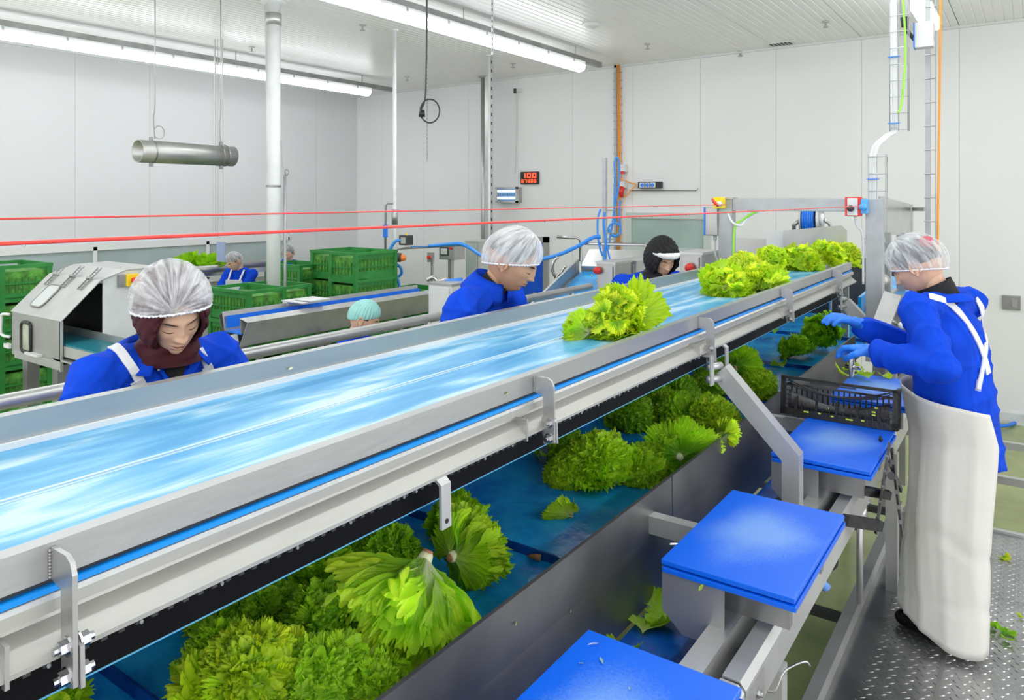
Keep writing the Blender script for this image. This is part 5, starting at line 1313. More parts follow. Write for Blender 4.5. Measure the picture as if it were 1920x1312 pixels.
# vertical mesh cable tray with pale cables above the right gantry post
def mesh_tray(lab, c, z0, z1, wd, dpt, cat='cable tray', rung=.11):
    t = thing('cable_tray', lab, cat, (c[0], c[1], z0)); x, y = c[0], c[1]
    for k, (dx, dy) in enumerate(((0, 0), (wd/2, 0), (wd, 0), (0, dpt), (wd, dpt))):
        part('wire', MB().tube([(x+dx, y+dy, z0), (x+dx, y+dy, z1)], .0028, 6), 'galv', t, True)
    z = z0+.01
    while z < z1:
        part('rung', MB().tube([(x, y+dpt, z), (x, y, z), (x+wd, y, z), (x+wd, y+dpt, z)], .0026, 5), 'galv', t); z += rung
    return t
pA = PD(1628, 290, 4.75); pB = PD(1668, 246, 5.0)
mesh_tray('lower wire mesh cable tray standing on the right gantry post', (pA.x, pA.y), h(.62), pA.z, .10, .06)
mesh_tray('upper wire mesh cable tray dropping from the ceiling beside the green cable', (pB.x, pB.y), pB.z, CEZ, .11, .06)
for k in range(3):
    dx = .012*k+.008; m_ = MB()
    pts = [(pA.x+dx, pA.y+.02, h(.98)), (pA.x+dx, pA.y+.02, h(.5)), (pA.x+dx, pA.y+.02, h(.2)), (pA.x+dx, pA.y+.02, pA.z-.15), (pA.x+dx+.01, pA.y+.03, pA.z+.03), (pA.x+dx+.07, pA.y+.10, pA.z+.12), (pB.x+dx+.005, pB.y+.01, pB.z+.0), (pB.x+dx, pB.y+.02, pB.z+.12), (pB.x+dx, pB.y+.02, 3.8), (pB.x+dx, pB.y+.02, CEZ)]
    m_.tube(smooth_path(pts, 6), .011, 8)
    solid('power_cable', m_, 'white' if k != 1 else 'grey_cable', ['left of the three pale cables in the mesh trays', 'middle of the three pale cables in the mesh trays', 'right of the three pale cables in the mesh trays'][k], 'cable', 'pale cables in the mesh trays', True)
for wz, z in (('lowest', h(.25)), ('second lowest', h(.02)), ('third from below', pA.z-.16), ('just above the cable bend', pB.z+.05), ('second from the ceiling', pB.z+.5), ('highest', pB.z+1.0)):
    c = pA if z < pA.z else pB
    solid('cable_tie', MB().box((c.x-.01, c.y-.006, z), (c.x+.06, c.y+.03, z+.006)), 'hose', 'blue cable tie round the pale cables, '+wz, 'cable tie', 'blue cable ties')
m_ = MB(); m_.tube(smooth_path([PD(1684, 212, 4.9), PD(1691, 190, 4.9), PD(1697, 120, 4.9), PD(1697, 60, 4.9), PD(1693, 0, 4.9), PD(1690, -60, 4.9), PD(1688, -115, 4.9)], 6), .007, 8)
solid('earth_cable', m_, 'green_cable', 'bright green cable hanging in a curve from the ceiling at the upper right', 'cable', smooth=True)
# right pole with orange cable, white box with grey arm
pt = PD(1748, 0, 5.3); pbm = PD(1741, 440, 5.3)
t = thing('wire_pole', 'tall galvanised pole with rungs behind the right worker', 'pole', (pbm.x, pbm.y, 0))
part('pole', MB().box((pbm.x-.02, pbm.y-.02, 0), (pbm.x+.012, pbm.y+.02, CEZ)), 'galv', t)
part('wire', MB().tube([(pbm.x+.045, pbm.y, 0), (pbm.x+.045, pbm.y, CEZ)], .003, 6), 'galv', t)
z = .3
rgm = mesh_of('rung', MB().tube([(-.025, -.022, 0), (.05, -.022, 0)], .004, 5), 'steel_worn')
while z < CEZ: link('rung', rgm, t, (0, 0, z)); z += .17
part('foot_plate', MB().box((pbm.x-.08, pbm.y-.08, 0), (pbm.x+.08, pbm.y+.08, .01)), 'steel', t)
solid('orange_cable', MB().tube(smooth_path([(pbm.x+.052, pbm.y-.01, .3), (pbm.x+.055, pbm.y-.01, 1.5), (pbm.x+.062, pbm.y-.01, 2.5), (pbm.x+.072, pbm.y-.01, 3.4), (pbm.x+.080, pbm.y-.01, CEZ)], 6), .008, 8), 'orange', 'orange cable running down the galvanised pole at the right', 'cable', smooth=True)
a = PD(1716, 45, 5.15); b = PD(1742, 92, 5.15)
t = thing('wall_box', 'small white box with a grey arm fixed to the pole at the upper right', 'box', (a.x, a.y, b.z))
part('housing', MB().box((a.x-.0, a.y-.05, b.z), (a.x+.115, a.y+.05, a.z), bev=.008), 'white', t)
part('blue_seal', MB().box((a.x-.006, a.y-.055, b.z), (a.x, a.y+.05, a.z)), 'blue_plastic', t)
c = PD(1697, 45, 5.1)
part('arm', MB().tube([(a.x, a.y, b.z+.06), (c.x+.02, c.y, c.z-.06), (c.x, c.y, c.z)], .014, 8), 'dark', t, True)
part('socket', MB().tube([(c.x, c.y, c.z-.02), (c.x, c.y, c.z+.045)], [.024, .03], 14), 'dark', t, True)
part('bracket', MB().box((a.x+.115, a.y-.01, b.z+.05), (pbm.x, a.y+.01, b.z+.08)), 'steel', t)
solid('white_tube', MB().tube([(c.x, c.y, c.z+.045), (c.x, c.y, CEZ)], .032, 16), 'white', 'short white tube from the ceiling into the dark socket at the upper right', 'pipe', smooth=True)
# hopper plate right of the gantry
P_ = [PD(u, v, D) for u, v, D in ((1654, 368, 5.2), (1708, 383, 5.9), (1708, 441, 5.9), (1654, 441, 5.2))]
t = thing('hopper', 'pale sheet steel hopper plate standing right of the gantry post', 'machine', (P_[3].x, P_[3].y, 1.2))
n_ = Vector((-.03, .02, 0)); mb = MB(); mb.add([*P_, *[p+n_ for p in P_]], [(0,1,2,3), (7,6,5,4), (0,4,5,1), (1,5,6,2), (2,6,7,3), (3,7,4,0)]); part('side_plate', mb, 'steel_light', t, label='slanted side plate with a mottled zinc finish')
mb = MB(); mb.bar(P_[1], P_[2], .03, .03); mb.bar(P_[0], P_[3], .02, .02); part('edge_channel', mb, 'steel_light', t)
for (u, v, D) in ((1690, 441, 5.7), (1662, 441, 5.25)):
    p = PD(u, v, D); part('leg', MB().box((p.x-.03, p.y-.03, .3), (p.x+.03, p.y+.03, p.z+.02)), 'steel', t)
for k in range(4):
    a = PD(1660, 447, 5.15); part('cable_loop', MB().tube(bez(a+Vector((.05*0, 0, .0)), a+Vector((-.02, 0, -.05-.01*k)), a+Vector((-.10, 0, -.04-.012*k)), a+Vector((-.14, 0, .01-.014*k))), .005, 6), 'grey_cable', t, True)
solid('short_arm', MB().bar(PD(1712, 392, 5.9), PD(1736, 392, 5.45), .025, .03), 'steel', 'short steel arm between the hopper plate and the galvanised pole', 'bracket')

# machine and belts beyond the gantry, right of it
t = thing('transfer_machine', 'stainless transfer machinery with a blue side belt between gantry and right worker', 'machine', (-.9, 5.4, 0))
def pl_(u0, v0, u1, v1, D0, D1, th=.02): return PD(u0, v0, D0), PD(u1, v1, D1)
a, b = PD(1612, 585, 4.9), PD(1660, 540, 5.9)
part('side_belt', MB().bar(a, b, .02, .20), 'trough_belt', t)
mb = MB(); mb.bar(PD(1610, 612, 4.75), PD(1680, 548, 5.7), .03, .06); part('side_frame', mb, 'steel_light', t)
mb = MB(); mb.bar(PD(1646, 627, 4.15), PD(1674, 552, 4.2), .09, .045, up=(0, 1, 0)); part('motor_cover', mb, 'steel_worn', t, label='tall narrow grey cover box')
part('lower_belt', MB().bar(PD(1628, 610, 4.8), PD(1690, 520, 6.2), .30, .015), 'trough_belt', t)
part('frame_rail', MB().bar(PD(1640, 650, 4.1), PD(1680, 575, 5.0), .03, .05), 'steel_light', t)
for u, v, D in ((1640, 560, 4.5), (1648, 520, 4.6), (1660, 600, 4.4), (1668, 570, 4.5)): part('pipe_stub', MB().tube([PD(u, v, D), PD(u, v+28, D), PD(u+18, v+40, D)], .012, 8), 'chrome', t, True)
part('bearing', MB().tube([PD(1648, 525, 4.5), PD(1656, 525, 4.56)], .04, 16), 'steel', t, True)
part('yellow_lead', MB().tube(smooth_path([PD(1650, 556, 4.35), PD(1653, 568, 4.35), PD(1651, 585, 4.35), PD(1660, 592, 4.35)], 4), .006, 6), 'yellow', t, True)
mb = MB(); mb.box(PD(1636, 540, 4.7)-Vector((.0, 0, .9)), PD(1636, 540, 4.7)+Vector((.5, .8, -.12))); part('base_cabinet', mb, 'steel_worn', t)
part('white_knob', MB().sphere(PD(1690, 610, 3.9), .018), 'white', t, True)
# steel panels behind the far lettuce pile and the blue hose reel
t = thing('end_hopper', 'stainless side plates of the hopper behind the rear lettuce pile', 'machine', (-1.9, 6.3, 0))
a = PY(1437, 433, 6.2); b = PY(1590, 424, 6.2); zb = h(.62)
part('left_plate', MB().box((PY(1382, 445, 6.45).x, 6.42, zb), (PY(1440, 445, 6.45).x, 6.44, PY(1400, 447, 6.4).z)), 'steel', t)
part('corner_plate', MB().box((a.x, 6.2, zb), (a.x+.25, 6.22, a.z)), 'offwhite', t, label='pale corner plate')
p0 = PY(1472, 432, 6.2); p1 = PY(1590, 422, 6.2)
mb = MB(); mb.prism([(p0.x, zb), (p1.x, zb), (p1.x, p1.z-.04), (p1.x-.04, p1.z), (p0.x, p0.z)], 'y', 6.15, 6.17); part('back_plate', mb, 'steel_light', t)
part('leg', MB().box((a.x, 6.2, 0), (a.x+.05, 6.25, zb)), 'steel', t); part('leg', MB().box((p1.x-.05, 6.2, 0), (p1.x, 6.25, zb)), 'steel', t)
c = PY(1521, 411, 7.4)
t = thing('hose_reel', 'grey wall reel wound with bright blue hose behind the gantry', 'hose reel', (c.x, c.y, c.z-.18))
for k in range(5): part('hose_coil', MB().tube([(c.x-.05+.022*k, c.y+.13*math.cos(2*PI*i/24), c.z+.13*math.sin(2*PI*i/24)) for i in range(25)], .013, 8), 'blue_plastic', t, True)
for x in (-.075, .075): part('flange', MB().tube([(c.x+x, c.y, c.z), (c.x+x+.008, c.y, c.z)], .17, 28), 'steel', t, True)
part('hub', MB().tube([(c.x+.08, c.y, c.z), (c.x+.11, c.y, c.z)], .055, 18), 'offwhite', t, True)
part('arm', MB().tube([(c.x-.09, c.y, c.z), (c.x-.16, c.y, c.z-.06), (c.x-.18, c.y+.1, c.z-.2), (c.x-.18, c.y+.1, 1.0)], .02, 10), 'steel', t, True)
part('stand', MB().tube([(c.x+.11, c.y, c.z), (c.x+.16, c.y+.05, c.z-.05), (c.x+.16, c.y+.05, 0)], .018, 10), 'steel', t, True)
part('foot', MB().box((c.x-.24, c.y, 0), (c.x+.22, c.y+.2, .02)).tube([(c.x-.18, c.y+.1, 0), (c.x-.18, c.y+.1, 1.0)], .02, 8), 'steel', t)

# ================================================================== CONTROL CABINETS AND INCLINE BEHIND THE CONVEYOR
def cabinet(lab, u0, v0, u1, v1, D, dep, m='steel', zb=None, knob=None, legs=True):
    a, b = PD(u0, v0, D), PD(u1, v1, D); t = thing('cabinet', lab, 'cabinet', ((a.x+b.x)/2, (a.y+b.y)/2, 0))
    ex = (Vector((b.x, b.y, 0))-Vector((a.x, a.y, 0))); w_ = ex.length
    x0, x1 = min(a.x, b.x), max(a.x, b.x); y = (a.y+b.y)/2; z0 = b.z if zb is None else zb
    part('housing', MB().box((x0, y, z0), (x1, y+dep, a.z), bev=.006), m, t)
    part('lid', MB().box((x0-.008, y-.01, a.z-.012), (x1+.008, y+dep+.01, a.z+.006)), 'steel_light', t)
    part('door', MB().box((x0+.02, y-.014, z0+.03), (x1-.02, y-.002, a.z-.03), bev=.003), m, t)
    if knob: p = PD(knob[0], knob[1], D); part('stop_button', MB().tube([(p.x, y-.012, p.z), (p.x, y-.035, p.z), (p.x, y-.035, p.z), (p.x, y-.06, p.z)], [.018, .018, .034, .03], 16), 'red', t, True)
    if legs:
        for x in (x0+.04, x1-.04): part('leg', MB().box((x-.025, y+.04, 0), (x+.025, y+.09, z0)), 'steel', t)
    return t
cabinet('blue-grey steel control cabinet with a red stop button, right of the hooded woman', 1270, 474, 1322, 530, 5.4, .35, 'steel', 1.5, (1297, 501))
cabinet('stainless control cabinet with a small red button in front of the incline conveyor', 1112, 492, 1160, 545, 6.3, .30, 'steel', 1.4, (1120, 507))
cabinet('plain stainless cabinet between the post and the hooded woman', 1146, 489, 1200, 545, 6.6, .4, 'steel_light', 1.4)
cabinet('pale grey square cabinet behind the man, left of his shoulder', 790, 532, 860, 582, 6.4, .45, 'offwhite', 1.2)
cabinet('stainless upright panel behind the man, below the thin pipe', 866, 452, 905, 560, 8.2, .3, 'steel_light', .6)
# incline conveyor with blue belt
t = thing('incline_conveyor', 'stainless incline conveyor with a blue belt and green crumbs behind the lone lettuce', 'conveyor', PZ(1050, 620, 0.4) if False else (-3.9, 5.3, 0))
A_ = PD(1000, 600, 5.9); B_ = PD(1090, 508, 7.2)
d = (B_-A_); X_ = Vector((d.y, -d.x, 0)).normalized()*.42
def quad_slab(p, q, r_, s_, th):
    n = (q-p).cross(s_-p).normalized()*th; mb = MB(); mb.add([p, q, r_, s_, p-n, q-n, r_-n, s_-n], [(0,1,2,3), (7,6,5,4), (0,4,5,1), (1,5,6,2), (2,6,7,3), (3,7,4,0)]); return mb
part('belt', quad_slab(A_, A_+X_*1.6, B_+X_*1.6, B_, .02), 'trough_belt', t)
part('side_plate', quad_slab(A_-X_*.05, B_-X_*.05, B_-X_*.05+Vector((0,0,.12)), A_-X_*.05+Vector((0,0,.12)), .02), 'steel', t)
part('side_plate', quad_slab(A_-X_*.05+Vector((0,0,-.2)), B_-X_*.05+Vector((0,0,-.2)), B_-X_*.05, A_-X_*.05, .02), 'steel', t)
part('side_plate', quad_slab(A_+X_*1.65, B_+X_*1.65, B_+X_*1.65+Vector((0,0,.08)), A_+X_*1.65+Vector((0,0,.08)), .02), 'steel', t)
random.seed(8); mb = MB()
for k in range(46):
    p = A_.lerp(B_, random.random())+X_*random.uniform(.1, 1.5); mb.sphere(p+Vector((0, 0, .008)), (.014, .011, .008), 6, 4)
part('crumbs', mb, mat('pale_crumbs', (.70, .74, .45), .6), t, kind='stuff')
mb = MB()
part('cover', quad_slab(B_+Vector((0,0,.05)), B_+X_*1.6+Vector((0,0,.05)), B_+X_*1.6+d.normalized()*.3+Vector((0,0,.14)), B_+d.normalized()*.3+Vector((0,0,.14)), .16), 'steel_light', t)
part('grab_bar', MB().tube([B_+Vector((0,0,.10)), B_+Vector((0,0,.27)), B_+X_*1.5+Vector((0,0,.27)), B_+X_*1.5+Vector((0,0,.12))], .016, 8), 'chrome', t)
for p in (A_, A_+X_*1.6, B_, B_+X_*1.6): part('leg', MB().box((p.x-.025, p.y-.025, 0), (p.x+.025, p.y+.025, p.z-.03)), 'steel', t)
part('bent_pipe', MB().tube([PD(1044, 444, 7.9), PD(1082, 446, 7.9), PD(1088, 450, 7.9), PD(1088, 490, 7.9)], .014, 8).tube([PD(1088, 490, 7.9), PD(1100, 520, 7.9)-Vector((0, 0, 1.2))], .014, 8), 'chrome', t, True)
mb = MB()
for u, v in ((1046, 482), (1062, 498), (1052, 510)): mb.tube(bez(PD(u, v, 7), PD(u-12, v+8, 7), PD(u-14, v+25, 7), PD(u-4, v+38, 7), 8), .014, 8)
part('curved_handle', mb, 'chrome', t, True)
# pipe with blue hose running across to the post; post with coiled blue hoses
p0, p1 = PD(1124, 296, 7.2), PD(1134, 520, 7.2)
t = thing('hose_post', 'slim grey steel post in front of the cable tray, hung with blue hoses', 'post', (p1.x, p1.y, 0))
part('post', MB().box((p1.x-.018, p1.y-.018, 0), (p1.x+.018, p1.y+.018, p0.z)), 'galv', t)
part('foot', MB().box((p1.x-.08, p1.y-.08, 0), (p1.x+.08, p1.y+.08, .012)), 'steel', t)
for v in (394, 437, 448): a = PD(1131, v, 7.2); part('hook', MB().tube([a, a+Vector((.11, .07, 0))], .006, 6), 'steel', t)
def hose(name, lab, pts, r, m='hose', D=7.1, cat='hose', grp=None):
    return solid(name, MB().tube(smooth_path([PD(u, v, D) if len(q) == 0 else PD(u, v, q[0]) for u, v, *q in pts], 7), r, 8), m, lab, cat, grp, True)
hose('air_hose', 'blue hose sagging between the man and the slim post', [(1126, 444), (1110, 446), (1080, 463), (1040, 480), (1000, 488), (965, 487, 6.9), (930, 492, 6.8)], .019)
hose('air_hose', 'blue hose arching from the thin pipe down behind the man', [(935, 490, 7.4), (905, 480, 7.5), (880, 464, 7.6), (862, 457, 7.7), (840, 458, 7.8), (805, 461, 8)], .019)
hose('air_hose', 'thin blue hose looped left of the slim post', [(1126, 392), (1121, 410), (1121, 440), (1125, 465), (1130, 480)], .010)
hose('air_hose', 'blue hose hanging straight down the slim post', [(1134, 398), (1132, 420), (1136, 450), (1134, 480), (1136, 520)], .013)
hose('air_hose', 'blue hose slanting down right of the slim post', [(1136, 458), (1141, 475), (1146, 500)], .009)
hose('air_hose', 'tall loop of blue hose beside the orange wall cable', [(1157, 420, 9.3), (1152, 400, 9.3), (1153, 330, 9.3), (1152, 305, 9.3), (1157, 295, 9.3), (1161, 310, 9.3), (1160, 350, 9.3), (1153, 385, 9.3), (1148, 420, 9.3), (1139, 475, 9.3)], .013)
hose('air_hose', 'coil of blue hose hanging in front of the orange wall cable', [(1162, 375, 9.1), (1161, 405, 9.1), (1163, 430, 9.1), (1158, 442, 9.1), (1149, 441, 9.1), (1141, 432, 9.1), (1144, 422, 9.1), (1153, 418, 9.1), (1162, 424, 9.1), (1162, 437, 9.1), (1150, 443, 9.1), (1143, 430, 9.1)], .014)
# cable tray with orange cable on the back wall
a = PY(1150, 120, WY-.05); b = PY(1162, 485, WY-.05)
t = thing('wall_tray', 'narrow vertical cable tray on the back wall with orange cables', 'cable tray', (a.x, WY-.05, b.z))
part('backplate', MB().box((a.x, WY-.03, b.z), (a.x+.045, WY-.02, CEZ)), 'galv', t)
z = b.z; rg_ = mesh_of('rung', MB().box((-.01, -.012, 0), (.14, 0, .008)), 'steel_worn')
while z < CEZ: link('rung', rg_, t, (0, .02, z-b.z)); z += .12
for k in range(2): solid('orange_cable', MB().tube([(a.x+.07+.03*k, WY-.045, b.z-.02), (a.x+.075+.03*k+.01, WY-.05, 3.0), (a.x+.07+.03*k, WY-.045, CEZ)], .012, 8), 'orange', ['left orange cable in the tray on the back wall', 'right orange cable in the tray on the back wall'][k], 'cable', 'orange wall cables', True)
def wall_item(name, lab, cat, u0, v0, u1, v1, dep, m, group=None):
    a, b = PY(u0, v0, WY-dep), PY(u1, v1, WY-dep); t = thing(name, lab, cat, (a.x, WY-dep, b.z), 0, group)
    part('housing', MB().box((a.x, WY-dep, b.z), (b.x, WY, a.z), bev=.004), m, t); return t, a, b
t, a, b = wall_item('socket_box', 'upper white socket box beside the orange cables on the back wall', 'socket', 1163, 308, 1172, 322, .10, 'white')
part('plug', MB().box((a.x+.01, WY-.14, b.z-.03), (b.x-.01, WY-.08, b.z+.01)), 'red', t)
t, a, b = wall_item('socket_box', 'lower white socket box beside the orange cables on the back wall', 'socket', 1161, 340, 1171, 352, .10, 'white')
part('plug', MB().tube([((a.x+b.x)/2, WY-.1, b.z), ((a.x+b.x)/2, WY-.13, b.z-.05), ((a.x+b.x)/2, WY-.11, b.z-.13)], [.05, .045, .03], 10), 'red', t, True)
t, a, b = wall_item('power_strip', 'black power strip with three blue sockets on the back wall', 'power strip', 1196, 341, 1239, 353, .07, 'black')
for i in range(3):
    x = a.x+(b.x-a.x)*(.20+.22*i); z = (a.z+b.z)/2
    f_ = part('socket_plate', MB().box((x-.045, WY-.075, z-.035), (x+.045, WY-.07, z+.035)), 'white', t); part('socket_face', MB().tube([(x, WY-.075, z), (x, WY-.083, z)], .028, 14), 'blue_plastic', f_)
solid('orange_cable', MB().tube(smooth_path([PY(1158, 326, WY-.06), PY(1164, 334, WY-.1), PY(1180, 342, WY-.08), PY(1192, 346, WY-.06), PY(1184, 356, WY-.08), PY(1172, 368, WY-.1), PY(1156, 369, WY-.06)], 6), .009, 8), 'orange', 'orange cable looping to the black power strip', 'cable', smooth=True)
a, b = PY(1180, 357, WY-.05), PY(1306, 357, WY-.05)
solid('wall_bar', MB().tube([a, b, b+Vector((.02, 0, .03))], .008, 6), 'steel_worn', 'thin horizontal rod on the back wall under the power strip', 'rod')
# red LED display
t, a, b = wall_item('led_display', 'black display with glowing red digits on the back wall', 'display', 976, 322, 1008, 345, .05, 'black')
SEG = {'0': 'abcdef', '1': 'bc', '2': 'abged', '3': 'abgcd', '5': 'afgcd', '6': 'afgedc', '7': 'abc', '8': 'abcdefg'}
def digit(mb, ch, x, z, w_, h_, y, t_):
    S_ = {'a': (0, h_-t_, w_, h_), 'd': (0, 0, w_, t_), 'g': (0, h_/2-t_/2, w_, h_/2+t_/2), 'f': (0, h_/2, t_, h_), 'e': (0, 0, t_, h_/2), 'b': (w_-t_, h_/2, w_, h_), 'c': (w_-t_, 0, w_, h_/2)}
    for s_ in SEG[ch]: q = S_[s_]; mb.box((x+q[0], y-.004, z+q[1]), (x+q[2], y, z+q[3]))
W_ = b.x-a.x; H_ = a.z-b.z; mb = MB()
for i, ch in enumerate('100'): digit(mb, ch if ch != '1' else '1', a.x+W_*(.08+.31*i), b.z+H_*.50, W_*.22, H_*.40, WY-.05, .018)
part('large_digits', mb, 'led', t)
mb = MB()
for i, ch in enumerate('67005'): digit(mb, ch, a.x+W_*(.07+.18*i), b.z+H_*.12, W_*.12, H_*.26, WY-.05, .012)
part('small_digits', mb, 'led', t)
# insect killer lamp
t, a, b = wall_item('insect_lamp', 'grey insect lamp with two glowing tubes on the back wall', 'lamp', 932, 351, 972, 380, .10, 'steel')
W_ = b.x-a.x; H_ = a.z-b.z
part('grid_back', MB().box((a.x+.02, WY-.104, b.z+.03), (b.x-.04, WY-.10, a.z-.03)), mat('blue_grid', (.10, .26, .50), .5), t)
for k in (.22, .66): part('tube', MB().tube([(a.x+.03, WY-.118, b.z+H_*k+.02), (b.x-.05, WY-.118, b.z+H_*k+.02)], .020, 10), 'uv', t, True)
for k in range(9): part('grille_wire', MB().box((a.x+.03+W_*.095*k, WY-.150, b.z+.03), (a.x+.036+W_*.095*k, WY-.144, a.z-.03)), 'steel_light', t)
part('frame', MB().box((a.x, WY-.15, a.z-.03), (b.x, WY-.10, a.z)).box((a.x, WY-.15, b.z), (b.x, WY-.10, b.z+.03)).box((b.x-.03, WY-.15, b.z), (b.x, WY-.10, a.z)), 'steel_light', t)
t, a, b = wall_item('switch_plate', 'steel switch plate low on the back wall at the right edge', 'switch', 1879, 553, 1914, 582, .03, 'steel_worn')
part('toggle', MB().box((a.x+.09, WY-.045, b.z+.03), (a.x+.14, WY-.03, a.z-.03)), 'chrome', t)
# camera on the back wall with cable
t, a, b = wall_item('sensor', 'tiny black sensor high on the back wall', 'sensor', 966, 166, 976, 172, .06, 'offwhite')
part('lens', MB().box((a.x-.02, WY-.08, b.z-.02), (a.x+.02, WY-.06, a.z)), 'black', t)
solid('sensor_cable', MB().tube([PY(969, 172, WY-.01), PY(969, 250, WY-.01), PY(966, 325, WY-.01)], .006, 5), 'grey_cable', 'thin cable dropping from the sensor on the back wall', 'cable')

# ceiling fittings: sprinkler points, detectors
for i, (u, v) in enumerate(((472, 88), (680, 46), (763, 143), (962, 118), (1214, 82), (1548, 40), (1388, 96))):
    p = PZ(u, v-12, CEZ) if False else PD(u, v, F*(CEZ-CAMZ)/(373-v)); p.z = CEZ
    t = thing('sprinkler', 'small grey ceiling fitting, %s' % ['left of the white pipe', 'right of the top of the white pipe', 'above the chain loop', 'between the pole and the middle light row', 'near the back wall above the cable tray', 'upper right of the ceiling', 'at the back wall edge of the ceiling'][i], 'fitting', p)
    part('plate', MB().tube([p, p-Vector((0,0,.012))], .04, 12), 'steel', t); part('nozzle', MB().tube([p-Vector((0,0,.01)), p-Vector((0,0,.06)), p-Vector((0,0,.062)), p-Vector((0,0,.07))], [.012, .012, .028, .028], 10), 'steel_worn', t)
p = PD(1108, 44, F*(CEZ-CAMZ)/(373-44)); p.z = CEZ
t = thing('smoke_detector', 'round white detector on the ceiling right of the middle light row', 'detector', p); part('base', MB().tube([p, p-Vector((0,0,.03)), p-Vector((0,0,.05))], [.10, .10, .06], 20), 'white', t, True)
p = PD(1466, 80, F*(CEZ-CAMZ)/(373-80)); p.z = CEZ
t = thing('ceiling_grille', 'small dark grille where the ceiling meets the back wall', 'vent', p); part('frame', MB().box((p.x-.16, p.y-.08, CEZ-.015), (p.x+.16, p.y+.10, CEZ)), 'offwhite', t)
for k in range(6): part('slat', MB().box((p.x-.14+.045*k, p.y-.07, CEZ-.02), (p.x-.115+.045*k, p.y+.09, CEZ-.012)), 'dark', t)

# ================================================================== HANGING THINGS AND POLES ON THE LEFT
# open steel tube hung from the ceiling
a = PD(258, 283, 6.6); b = Vector((a.x, 4.42, a.z))
t = thing('hanging_tube', 'open stainless tube hanging horizontally from two wires at the upper left', 'tube', (a.x, a.y, a.z-.1))
mb = MB(); n = 28; vs = []
for (y, r_) in ((a.y, .103), (a.y, .095), (b.y, .095), (b.y, .103)):
    for k in range(n): vs.append((a.x+r_*math.cos(2*PI*k/n), y, a.z+r_*math.sin(2*PI*k/n)))
fs = [(j*n+k, ((j+1) % 4)*n+k, ((j+1) % 4)*n+(k+1) % n, j*n+(k+1) % n) for j in range(4) for k in range(n)]
mb.add(vs, fs); part('shell', mb, 'steel', t, True)
for y in (a.y+.12, b.y-.16, b.y-.10): part('band', MB().tube([(a.x, y, a.z), (a.x, y+.012, a.z)], .1075, 28), 'steel_worn', t); 
for y in (a.y+.12, b.y-.13): part('clamp', MB().box((a.x-.012, y-.01, a.z+.10), (a.x+.012, y+.02, a.z+.135)), 'steel_worn', t); part('clamp', MB().box((a.x-.012, y-.01, a.z-.135), (a.x+.012, y+.02, a.z-.10)), 'steel_worn', t)
for k, y in enumerate((a.y+.16, b.y-.13)): part('suspension_wire', MB().tube(smooth_path([(a.x, y, a.z+.12), (a.x+.01, y-.02, a.z+.3), (a.x+.0, y, a.z+.5), (a.x, y, CEZ)], 5), .005, 6), 'steel_worn', t)
part('wire_loop', MB().tube([(a.x, a.y+.20+.05*math.cos(k*.5), a.z+.18+.06*math.sin(k*.5)) for k in range(14)], .004, 6), 'steel_worn', t)
# thin ladder of wires behind it
def pole(lab, u, D, r_, m='galv', z0=0, z1=None, name='pole', flange=True, n=14, cat='pole'):
    p = PD(u, 373, D); t = thing(name, lab, cat, (p.x, p.y, z0)); z1 = CEZ if z1 is None else z1
    part('tube', MB().tube([(p.x, p.y, z0), (p.x, p.y, z1)], r_, n), m, t, True)
    if flange: part('ceiling_flange', MB().tube([(p.x, p.y, z1-.02), (p.x, p.y, z1)], r_*1.8, n), m, t, True); 
    return t, p
t, p = pole('thick white vertical pipe from ceiling to the lower conveyor at the left', 513, 7.45, .068, 'offwhite', .5)
part('collar', MB().tube([(p.x, p.y, CEZ-.24), (p.x, p.y, CEZ-.12)], .078, 20), 'steel_light', t, True)
part('pipe_clip', MB().tube([(p.x, p.y, h(-.14)), (p.x, p.y, h(-.12))], .074, 20), 'steel_worn', t)
part('pipe_clip', MB().tube([(p.x, p.y, h(.93)), (p.x, p.y, h(.95))], .074, 20), 'steel_worn', t)
part('base_flange', MB().tube([(p.x, p.y, .5), (p.x, p.y, .52)], .12, 20).tube([(p.x, p.y, 0), (p.x, p.y, .5)], .068, 20), 'offwhite', t)
solid('pipe_cable', MB().tube(smooth_path([(p.x-.10, p.y-.03, CEZ), (p.x-.085, p.y-.03, 4.1), (p.x-.08, p.y-.03, 3.6)], 5), .006, 6), 'grey_cable', 'dark thin cable on the left of the thick white pipe near the ceiling', 'cable')
t, p = pole('slim grey tube immediately right of the thick white pipe', 534, 7.5, .016, 'galv', .5, h(-.25), 'tube_post', False, cat='post')
part('base', MB().box((p.x-.05, p.y-.05, .48), (p.x+.05, p.y+.05, .5)).tube([(p.x, p.y, 0), (p.x, p.y, .5)], .016, 8), 'galv', t)
part('wire_loop', MB().tube(smooth_path([(p.x, p.y, h(-.25)), (p.x+.02, p.y, h(-.3)), (p.x+.06, p.y, h(-.28)), (p.x+.03, p.y, h(-.24)), (p.x-.03, p.y, h(-.35)), (p.x-.06, p.y, h(-.6))], 5), .004, 5), 'steel_worn', t)
t, p = pole('pale round pole in the middle of the room, right of the green crates', 740, 8.66, .024, 'offwhite')
q = PD(733, 373, 8.6)
part('side_pipe', MB().tube([(p.x, p.y, h(.05)), (q.x-.06, q.y, h(.05)), (q.x-.09, q.y, h(.08)), (q.x-.09, q.y, h(.6))], .014, 8), 'galv', t, True)
part('coupling', MB().tube([(p.x, p.y, h(.12)), (p.x, p.y, h(.30))], .036, 14), 'steel', t, True)
part('valve', MB().box((q.x-.11, q.y-.02, h(.45)), (q.x-.07, q.y+.02, h(.30))), 'blue_plastic', t)
t, p = pole('wide grey double column at the back wall, left of the red display', 907, 12.0, .05, 'steel', 0, None, 'column', cat='column')
